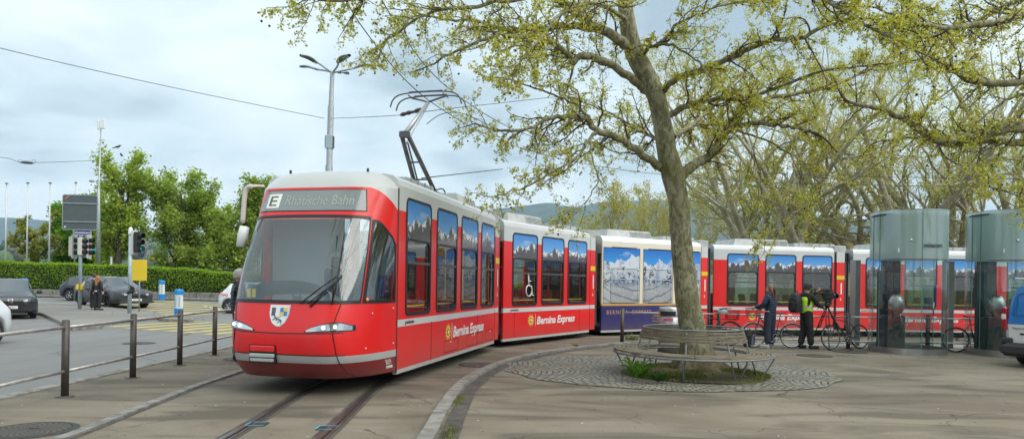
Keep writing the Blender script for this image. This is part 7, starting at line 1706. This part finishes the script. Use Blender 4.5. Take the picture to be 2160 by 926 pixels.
# ================================================================ cars and van
tyrec = M('car_tyre', (.02, .02, .021), .75, var=.2, vscale=10); cglass = glass('car_glass', (.10, .12, .13), .12, .01, 1.2); cglass2 = glass('car_windscreen', (.28, .33, .35), .22, .01, 1.3)
plastic = M('car_lower_plastic', (.03, .031, .033), .6); rimd = M('rim_black', (.03, .03, .033), .3, .6); rims = M('rim_silver', (.45, .46, .47), .3, .8); grillem = M('grille_black', (.01, .01, .011), .35); lampr = M('tail_lamp', (.35, .01, .015), .15, coat=.6); lampw = M('car_lamp', (.62, .65, .68), .1, .4, coat=.8)
def paint(name, col, clad=None):
    g = NT(name); c = g.mix(g.math('GREATER_THAN', g.z, clad if clad else -1.), (.028, .029, .031), col); g.color(c); g.set(Roughness=.32, Coat_Weight=.35, Metallic=.1, Coat_Roughness=.03); return g.m
def car(loc, rz, lab, cat, L, Wd, H, top, belt, wx, rw, pm, cab, roofw=.62, sill=.24, rim=rimd, sc=1., rear=False, spokes=5, plate=None, side_glass=None, wshield_x=None, rearglass_x=None, name='parked_car', badge=None, grille=True, suv=True):
    """top: (x, z) centre line; belt: (x, z) shoulder; x from rear -L/2 to front +L/2"""
    e = empty(name, loc, rz, lab, cat); e.scale = (sc,)*3; hw = Wd/2; N = 84
    tx, tz = zip(*top); bx, bz = zip(*belt); xs = np.linspace(-L/2, L/2, N+1); rings = []
    for x in xs:
        T = float(np.interp(x, tx, tz)); Bz = float(np.interp(x, bx, bz)); en = abs(x)/(L/2); w = hw*(1-.20*max(0, (en-.80)/.20)**2.2)
        zs_ = sill+.10*max(0, (en-.86)/.14)**1.5; lo = zs_
        for xw in wx:
            d = abs(x-xw); Ra = rw+.055
            if d < Ra: lo = max(lo, math.sqrt(Ra*Ra-d*d)+rw-.0)
        cabin = max(0., min(1., (T-Bz-.06)/.30)); rwid = w*(.86+(roofw/ .72*.86-.86)*cabin) if True else w
        rwid = w*.86*(1-cabin)+w*roofw*cabin*1.12
        mid = max(lo+.03, .52*Bz+.05)
        pts = [(w*.90, lo), (w*.985, min(lo+.04, Bz-.1)), (w*1.0, max(mid, lo+.06)), (w*.985, max(Bz-.10, lo+.08)), (w*.945, max(Bz, lo+.10)), ((w*.945+rwid)/2+.012, (Bz+T-.055)/2), (rwid, T-.055 if T-.055 > Bz else Bz+(T-Bz)*.4), (rwid*.80, T-.014), (0, T)]
        rings.append(pts)
    half = 9; body = MB(); gl = {}
    def V(i, j, s): y, z = rings[i][j]; return (float(xs[i]), s*y, z)
    vs = []; idx = {}
    for i in range(N+1):
        for j in range(half): idx[(i, j, 1)] = len(vs); vs.append(V(i, j, 1))
        for j in range(half-1): idx[(i, j, -1)] = len(vs); vs.append(V(i, j, -1))
        idx[(i, half-1, -1)] = idx[(i, half-1, 1)]
    fs = []
    ws = wshield_x; sg_ = side_glass or []
    for i in range(N):
        xm = (xs[i]+xs[i+1])/2
        for j in range(half-1):
            for s in (1, -1):
                q = [idx[(i, j, s)], idx[(i+1, j, s)], idx[(i+1, j+1, s)], idx[(i, j+1, s)]]
                if s == 1: pass
                else: q = q[::-1]
                key = None
                if j in (4, 5):
                    for k, (a, c) in enumerate(sg_):
                        if a < xm < c: key = ('side_window', k, s)
                if j in (6, 7) and ws and ws[0] < xm < ws[1]: key = ('windscreen', 0, 0)
                if j in (6, 7) and rearglass_x and rearglass_x[0] < xm < rearglass_x[1]: key = ('rear_window', 0, 0)
                if key: gl.setdefault(key, []).append(q)
                else: fs.append(q)
    body.add(vs, fs, 0, True)
    for i in (0, N): f = [idx[(i, j, 1)] for j in range(half)]+[idx[(i, j, -1)] for j in range(half-2, -1, -1)]; body.add([vs[k] for k in f], [tuple(range(len(f)))], 0)
    bo = body.build('body', pm, e, fixn=False)
    md = bo.modifiers.new('w', 'WELD'); md.merge_threshold = .0005
    for (nm, k, s), F in gl.items():
        b = MB(); b.add(vs, F, 0, True); used = sorted({i for f in F for i in f}); mp = {u: n for n, u in enumerate(used)}; b2 = MB(); b2.add([vs[u] for u in used], [tuple(mp[i] for i in f) for f in F], 0, True); b2.build(nm, cglass2 if nm == 'windscreen' else cglass, e)
    # inside and underneath
    b = MB(); b.box((0, 0, sill+.16), (L*.90, Wd*.80, .30)); b.box((.1, 0, .62), (L*.5, Wd*.78, .45)); b.build('underbody', M('car_interior', (.03, .03, .032), .8), e)
    b = MB()
    for sx in (.35, -.55):
        for sy in (-.36, .36): b.box((sx, sy, .95), (.16, .46, .55), bev=.06); b.box((sx-.02, sy, 1.27), (.10, .24, .16), bev=.04)
    b.build('seat', M('car_seat', (.05, .05, .055), .8), e)
    for xw in wx:
        for s in (1, -1):
            y = s*(hw-.13); t = MB(); m = Matrix.Rotation(R(90), 3, 'X'); t.lathe([(rw*.66, -.11), (rw*.93, -.115), (rw, -.085), (rw, .085), (rw*.93, .115), (rw*.66, .11)], 36, c=(xw, y, rw), m=m); wh = t.build('wheel', tyrec, e)
            r_ = MB(); r_.lathe([(rw*.68, -.10), (rw*.64, -.02), (rw*.64, .02), (rw*.68, .10)], 32, c=(xw, y, rw), m=m); yo = y+s*.085
            r_.lathe([(0, .0), (rw*.16, .0)], 12, c=(xw, yo, rw), m=m); r_.torus((xw, yo, rw), rw*.655, .012, 32, 6, m=m)
            for i in range(spokes):
                for dd in (-.13, .13):
                    a = 2*math.pi*i/spokes+.3; r_.tube([(xw+rw*.12*math.cos(a), yo, rw+rw*.12*math.sin(a)), (xw+rw*.64*math.cos(a+dd), yo, rw+rw*.64*math.sin(a+dd))], [rw*.07, rw*.045], 5)
            r_.build('rim', rim, wh); d_ = MB(); d_.cyl((xw, y, rw), (xw, y+s*.04, rw), rw*.55, 24); d_.build('brake_disc', plastic, wh)
            if suv: a_ = MB(); P = [(xw+(rw+.055)*math.cos(t_), s*(hw*.992), rw+(rw+.055)*math.sin(t_)) for t_ in np.linspace(R(-8), R(188), 22)]; a_.tube(P, .032, 6); a_.build('wheel_arch', plastic if suv != 2 else pm, e)
    # seams, mirrors, handles
    Bz0 = float(np.interp(0, bx, bz))
    for s in (1, -1):
        b = MB()
        for x in (L*.17, -L*.045, -L*.25): b.box((x, s*hw*.994, (sill+Bz0)/2+.05), (.008, .02, Bz0-sill-.18))
        b.build('door_seam', grillem, e)
        for x in (-.02, -L*.22): b = MB(); b.box((x, s*(hw*.995+.012), Bz0-.14), (.17, .025, .03), bev=.01); b.build('door_handle', pm, e)
        b = MB(); mx = L*.20 if not ws else ws[0]+.18*(ws[1]-ws[0])+.35; b.box((mx, s*(hw+.10), Bz0+.10), (.12, .21, .14), bev=.05); b.tube([(mx, s*(hw*.93), Bz0+.03), (mx, s*(hw+.05), Bz0+.06)], .02, 6); b.build('mirror', pm, e)
    F = L/2
    if not rear:
        zl = float(np.interp(F-.25, bx, bz))
        for s in (1, -1):
            b = MB(); 
            def hl2(u, v, s=s): yy = hw*(.46+.46*u); return (F-.015-.30*u**2.2-.05*v*u+.012, s*yy, zl-.10-.10*(1-v)*(1-.3*u)+.035*u)
            b.grid(hl2, 10, 3, flip=(s < 0)); b.build('headlight', lampw, e)
            b = MB(); b.box((F-.06, s*hw*.66, .42), (.05, .28, .10), rz=-s*.25, bev=.02); b.build('air_intake', grillem, e)
        if grille:
            b = MB(); b.prism([(-hw*.46, zl-.16), (hw*.46, zl-.16), (hw*.56, zl-.34), (hw*.40, zl-.46), (-hw*.40, zl-.46), (-hw*.56, zl-.34)], F-.05, F+.012, ax='x'); gr = b.build('grille', grillem, e)
            b = MB()
            for k in range(4): b.box((F+.018, 0, zl-.20-.07*k), (.012, hw*.95, .014))
            b.build('grille_bars', plastic, gr)
        b = MB(); b.box((F-.01, 0, .36), (.05, hw*1.2, .14), bev=.02); b.build('lower_grille', grillem, e)
    for (x, s_) in (((-F, -1)), (F, 1)):
        if (x > 0) == (not rear) or rear: 
            b = MB(); b.box((x+s_*.03, 0, zl-.42 if (x > 0 and not rear) else .72), (.012, .50, .115), bev=.003); b.build('licence_plate', whit, e)
    for s in (1, -1): b = MB(); b.box((-F+.09, s*hw*.64, .92 if H > 1.45 else .85), (.16, .30, .12), bev=.03); b.build('tail_light', lampr, e)
    if plate: text(plate, .085, M('plate_ink', (.03, .03, .035), .6), e, (F+.038, -.2, zl-.45), (R(90), 0, R(90)), width=.40)
    return e
def prof_suv(L, H, hood=.98, wb=.62): F = L/2; return [(-F, .62), (-F+.02, .95), (-F+.10, 1.10), (-F+.32, H-.22), (-F+.62, H-.04), (-F+1.3, H), (F-2.35, H), (F-2.05, H-.04), (F-1.22, hood+.09), (F-1.05, hood+.05), (F-.35, hood-.04), (F-.08, hood-.12), (F, .62)]
# black sports utility facing us at the left
fx = Vector((.60, -.80, 0)); q = at(22, 630, 28.0); ph = math.atan2(fx.y, fx.x); c0 = Vector((q.x, 28.0, gz(-20, 28)-.085))-fx*2.3
pk = paint('paint_black', (.018, .024, .032), .42)
e = car(c0, ph, 'black sports utility car with broad front facing the camera at the left edge', 'car', 4.6, 1.86, 1.68, prof_suv(4.6, 1.68, 1.05), [(-2.3, .95), (-1.6, 1.06), (.9, .98), (2.1, .92), (2.3, .84)], (-1.32, 1.42), .36, pk, None, side_glass=[(-1.55, -.62), (-.52, .42), (.50, .95)], wshield_x=(.28, 1.08), spokes=6, plate='ZH 458551')
b = MB()
for P in (((-.055, .055), (-.055, -.055)), ((.055, .055), (.055, -.055)), ((-.055, 0), (.055, 0))): b.tube([(2.335, P[0][0], .78+P[0][1]), (2.335, P[1][0], .78+P[1][1])], .012, 6)
b.tube([(2.335, -.085, .85), (2.335, -.075, .70), (2.335, .075, .70), (2.335, .085, .85), (2.335, -.085, .85)], .007, 6); b.build('badge', chrome, e)
# white hatchback cut by the frame
pw = paint('paint_white', (.66, .70, .74)); hatch = lambda L, H: [(-L/2, .62), (-L/2+.02, .98), (-L/2+.20, 1.12), (-L/2+.55, H-.07), (-L/2+1.0, H), (L/2-2.2, H), (L/2-1.95, H-.04), (L/2-1.10, 1.0), (L/2-.95, .97), (L/2-.30, .86), (L/2-.05, .76), (L/2, .55)]
car(Vector((-14.22, 16.35, -.085)), R(-91), 'white hatchback cut off by the left frame edge behind the railing', 'car', 4.1, 1.78, 1.50, hatch(4.1, 1.5), [(-2.05, .90), (0, .93), (2.05, .78)], (-1.28, 1.30), .33, pw, None, side_glass=[(-1.30, -.55), (-.45, .45)], wshield_x=(.20, .98), rim=rims, suv=False, spokes=5, rearglass_x=(-1.9, -1.52))
# charcoal coupe style sports utility
pg_ = paint('paint_charcoal', (.035, .04, .047), .38)
e = car(Vector((-22.45, 38.4, gz(-20, 38)-.085)), R(-35), 'charcoal coupe style sports utility car crossing behind the couple', 'car', 5.1, 2.02, 1.66, [(-2.55, .66), (-2.53, .98), (-2.40, 1.16), (-2.05, 1.24), (-1.2, 1.56), (-.5, 1.66), (.25, 1.65), (.55, 1.58), (1.30, 1.12), (1.45, 1.08), (2.2, .95), (2.5, .80), (2.55, .60)], [(-2.55, 1.0), (-1.6, 1.10), (1.2, 1.0), (2.3, .86), (2.55, .78)], (-1.50, 1.52), .40, pg_, None, roofw=.58, side_glass=[(-1.75, -.55), (-.45, .62), (.70, 1.05)], wshield_x=(.45, 1.36), spokes=5, plate='ZH 51530', sc=1.05, suv=2)
b = MB(); b.sph((2.52, 0, .80), .045, 10, sc=(.4, 1, 1.1)); b.build('badge', M('badge_gold', (.55, .42, .10), .4), e)
b = MB(); b.prism([(-.95, .30), (-.55, .52), (.55, .52), (.95, .30), (.6, .26), (-.6, .26)], 2.50, 2.585, ax='x'); b.build('front_splitter', plastic, e)
# black hatchback further back
ph_ = paint('paint_dark_blue', (.02, .024, .04)); 
car(Vector((-27.0, 44.6, gz(-20, 44.6)-.085)), R(-6), 'small dark hatchback behind the charcoal car with red tail light', 'car', 4.15, 1.8, 1.52, hatch(4.15, 1.54), [(-2.07, .95), (0, .96), (2.07, .8)], (-1.28, 1.30), .34, ph_, None, side_glass=[(-1.45, -.55), (-.45, .45)], wshield_x=(.2, 1.0), rim=rims, suv=False, rearglass_x=(-1.95, -1.5), spokes=5, sc=1.04)
# white car with red lettering behind the tram nose
e = car(Vector((-12.75, 34.9, gz(-12, 35)-.085)), R(-8), 'white car with red print and silver wheel peeking out behind the tram nose', 'car', 4.0, 1.75, 1.55, hatch(4.0, 1.55), [(-2.0, .92), (0, .95), (2.0, .8)], (-1.35, 1.25), .33, pw, None, side_glass=[(-1.30, -.55), (-.45, .45)], wshield_x=(.20, .98), rim=rims, suv=False, spokes=6, rearglass_x=(-1.85, -1.47))
b = MB()
for i in range(3): b.torus((-1.78+.16*i, -.868, .96-.02*i), .055, .014, 14, 5, m=Matrix.Rotation(R(90), 3, 'X'))
b.build('red_print', M('red_print', (.6, .02, .06), .4), e)
# blue and white van at the right edge, tail towards us
fw_ = Vector((.87, .493, 0)); rzv = math.atan2(fw_.y, fw_.x); rr2 = Vector((.493, -.87, 0)); c0 = Vector((11.22, 15.6, 0))+rr2*.92
van = empty('van', c0, rzv, 'blue and white plumber van with roof bars seen from behind at the right edge', 'van')
g = NT('van_paint'); c = g.mix(g.math('GREATER_THAN', g.z, .95), (.68, .70, .72), (.012, .19, .56)); g.color(c); g.set(Roughness=.3, Coat_Weight=.5); vp = g.m
b = MB(); HW, VH, VL = .90, 1.82, 4.3
def vsec(x, k=0.):   # half section, k widens lean at rear
    lean = max(0, .12*(1-min(1, x/.5)))
    return [(HW*.96, .34), (HW, .50), (HW, 1.0), (HW*.985, 1.10), (HW*.93, 1.45), (HW*.84, 1.70), (HW*.76, 1.80), (HW*.5, 1.845), (0, 1.86)]
xsv = [0, .05, .14, .30, .6, 1.0, 1.6, 2.2, 2.8, 3.2, 3.5, 3.9, 4.25, 4.4]; rings = []
for x in xsv:
    kx = 1-.10*(1-min(1, x/.14))**2; r_ = []
    for y, z in vsec(x):
        dx = x+.16*max(0, (z-1.0))**1.3*(1-min(1, x/1.0))
        zz_ = z
        if x > 2.8: zz_ = min(z, 1.86-(x-2.8)*.95) if z > 1.0 else z
        if x > 3.4: zz_ = min(zz_, 1.12-(x-3.4)*.2)
        r_.append((dx, y*(kx if z > .4 else kx), max(zz_, .34)))
    rings.append(r_)
vs = []; K9 = 9
for r_ in rings: vs += [(x, y, z) for x, y, z in r_]+[(x, -y, z) for x, y, z in r_[::-1][1:]]
M_ = 2*K9-1; fs = [(i*M_+j, (i+1)*M_+j, (i+1)*M_+j+1, i*M_+j+1) for i in range(len(rings)-1) for j in range(M_-1)]; b.add(vs, fs, 0, True); b.add(vs[:M_], [tuple(range(M_))], 0); b.add(vs[-M_:], [tuple(range(M_-1, -1, -1))], 0)
# wheels cut: dark wells instead
b.build('body', vp, van)
for x in (.85, 3.45):
    for s in (1, -1):
        w = MB(); m = Matrix.Rotation(R(90), 3, 'X'); w.lathe([(.2, -.10), (.30, -.105), (.325, -.07), (.325, .07), (.30, .105), (.2, .10)], 30, c=(x, s*(HW-.10), .325), m=m); wh = w.build('wheel', tyrec, van); r2 = MB(); r2.cyl((x, s*(HW-.12), .325), (x, s*(HW-.02), .325), .2, 20); r2.build('rim', rims, wh)
        a_ = MB(); a_.box((x, s*(HW-.12), .40), (.74, .26, .42)); a_.build('wheel_well', grillem, van)
b = MB(); b.box((-.06, 0, .39), (.26, 1.84, .30), bev=.08); b.box((.0, .80, .58), (.16, .22, .14), bev=.03); b.box((.0, -.80, .58), (.16, .22, .14), bev=.03); b.build('bumper', plastic, van)
for s in (1, -1): b = MB(); b.box((-.005, s*.865, 1.08), (.12, .10, .52), bev=.025); b.build('tail_light', lampr, van); b = MB(); b.box((-.022, s*.873, 1.12), (.11, .09, .14), bev=.02); b.build('reversing_lamp', white, van)
Rv = (R(90), 0, R(-90))
b = MB(); b.box((-.018, 0, .74), (.014, 1.56, .40), bev=.003); b.build('tailgate_panel', vp, van)
b = MB(); b.box((-.03, .22, .655), (.012, .54, .125)); b.build('licence_plate', whit, van)
text('ZH 89049', .11, M('plate_ink', (.03, .03, .035), .6), van, (-.039, .44, .618), Rv, width=.44)
b = MB(); b.box((-.03, .22, .745), (.014, .66, .04)); b.build('plate_light_strip', grillem, van)
b = MB(); b.box((.005, .12, 1.02), (.035, .26, .04), bev=.012); b.build('door_handle', black, van)
def vrear(y, z, off=-.02): return Vector((.16*max(0, z-1.0)**1.3+off, y, z))
b = MB(); P = [(.70, 1.16), (.66, 1.42), (.55, 1.66), (-.55, 1.66), (-.66, 1.42), (-.70, 1.16)]
pts_ = smooth_path([vrear(y, z, -.004) for y, z in P]+[vrear(P[0][0], P[0][1], -.004)], 4); b.tube(pts_, .010, 5); b.build('window_pressing', M('van_blue_dark', (.008, .12, .40), .35), van)
text('GR', .26, whit, van, vrear(.46, 1.44, -.025), (R(90-7), 0, R(-90)), shear=.25, bold=.012)
text('Sanit\u00e4r', .085, whit, van, vrear(.42, 1.33, -.022), (R(90-7), 0, R(-90)), shear=.2, bold=.002)
text('Spenglerei', .085, whit, van, vrear(.50, 1.22, -.022), (R(90-7), 0, R(-90)), shear=.2, bold=.002)
text('Reparatur - Service', .075, M('dark_lettering', (.04, .04, .045), .6), van, (-.028, .70, .845), Rv)
rk = MB()
for x, z in ((.45, 1.99), (1.0, 2.0)): rk.box((x, 0, z), (.07, 1.75, .035), bev=.01); 
rk.build('roof_bar', white, van); rk = MB()
for x in (.45, 1.0):
    for s in (1, -1): rk.box((x, s*.885, 1.995), (.085, .05, .05), bev=.01)
rk.build('bar_end_cap', blb, van)
rk = MB()
for x in (.45, 1.0):
    for s in (1, -1): rk.box((x, s*.62, 1.91), (.05, .05, .16))
rk.build('bar_foot', steel, van)
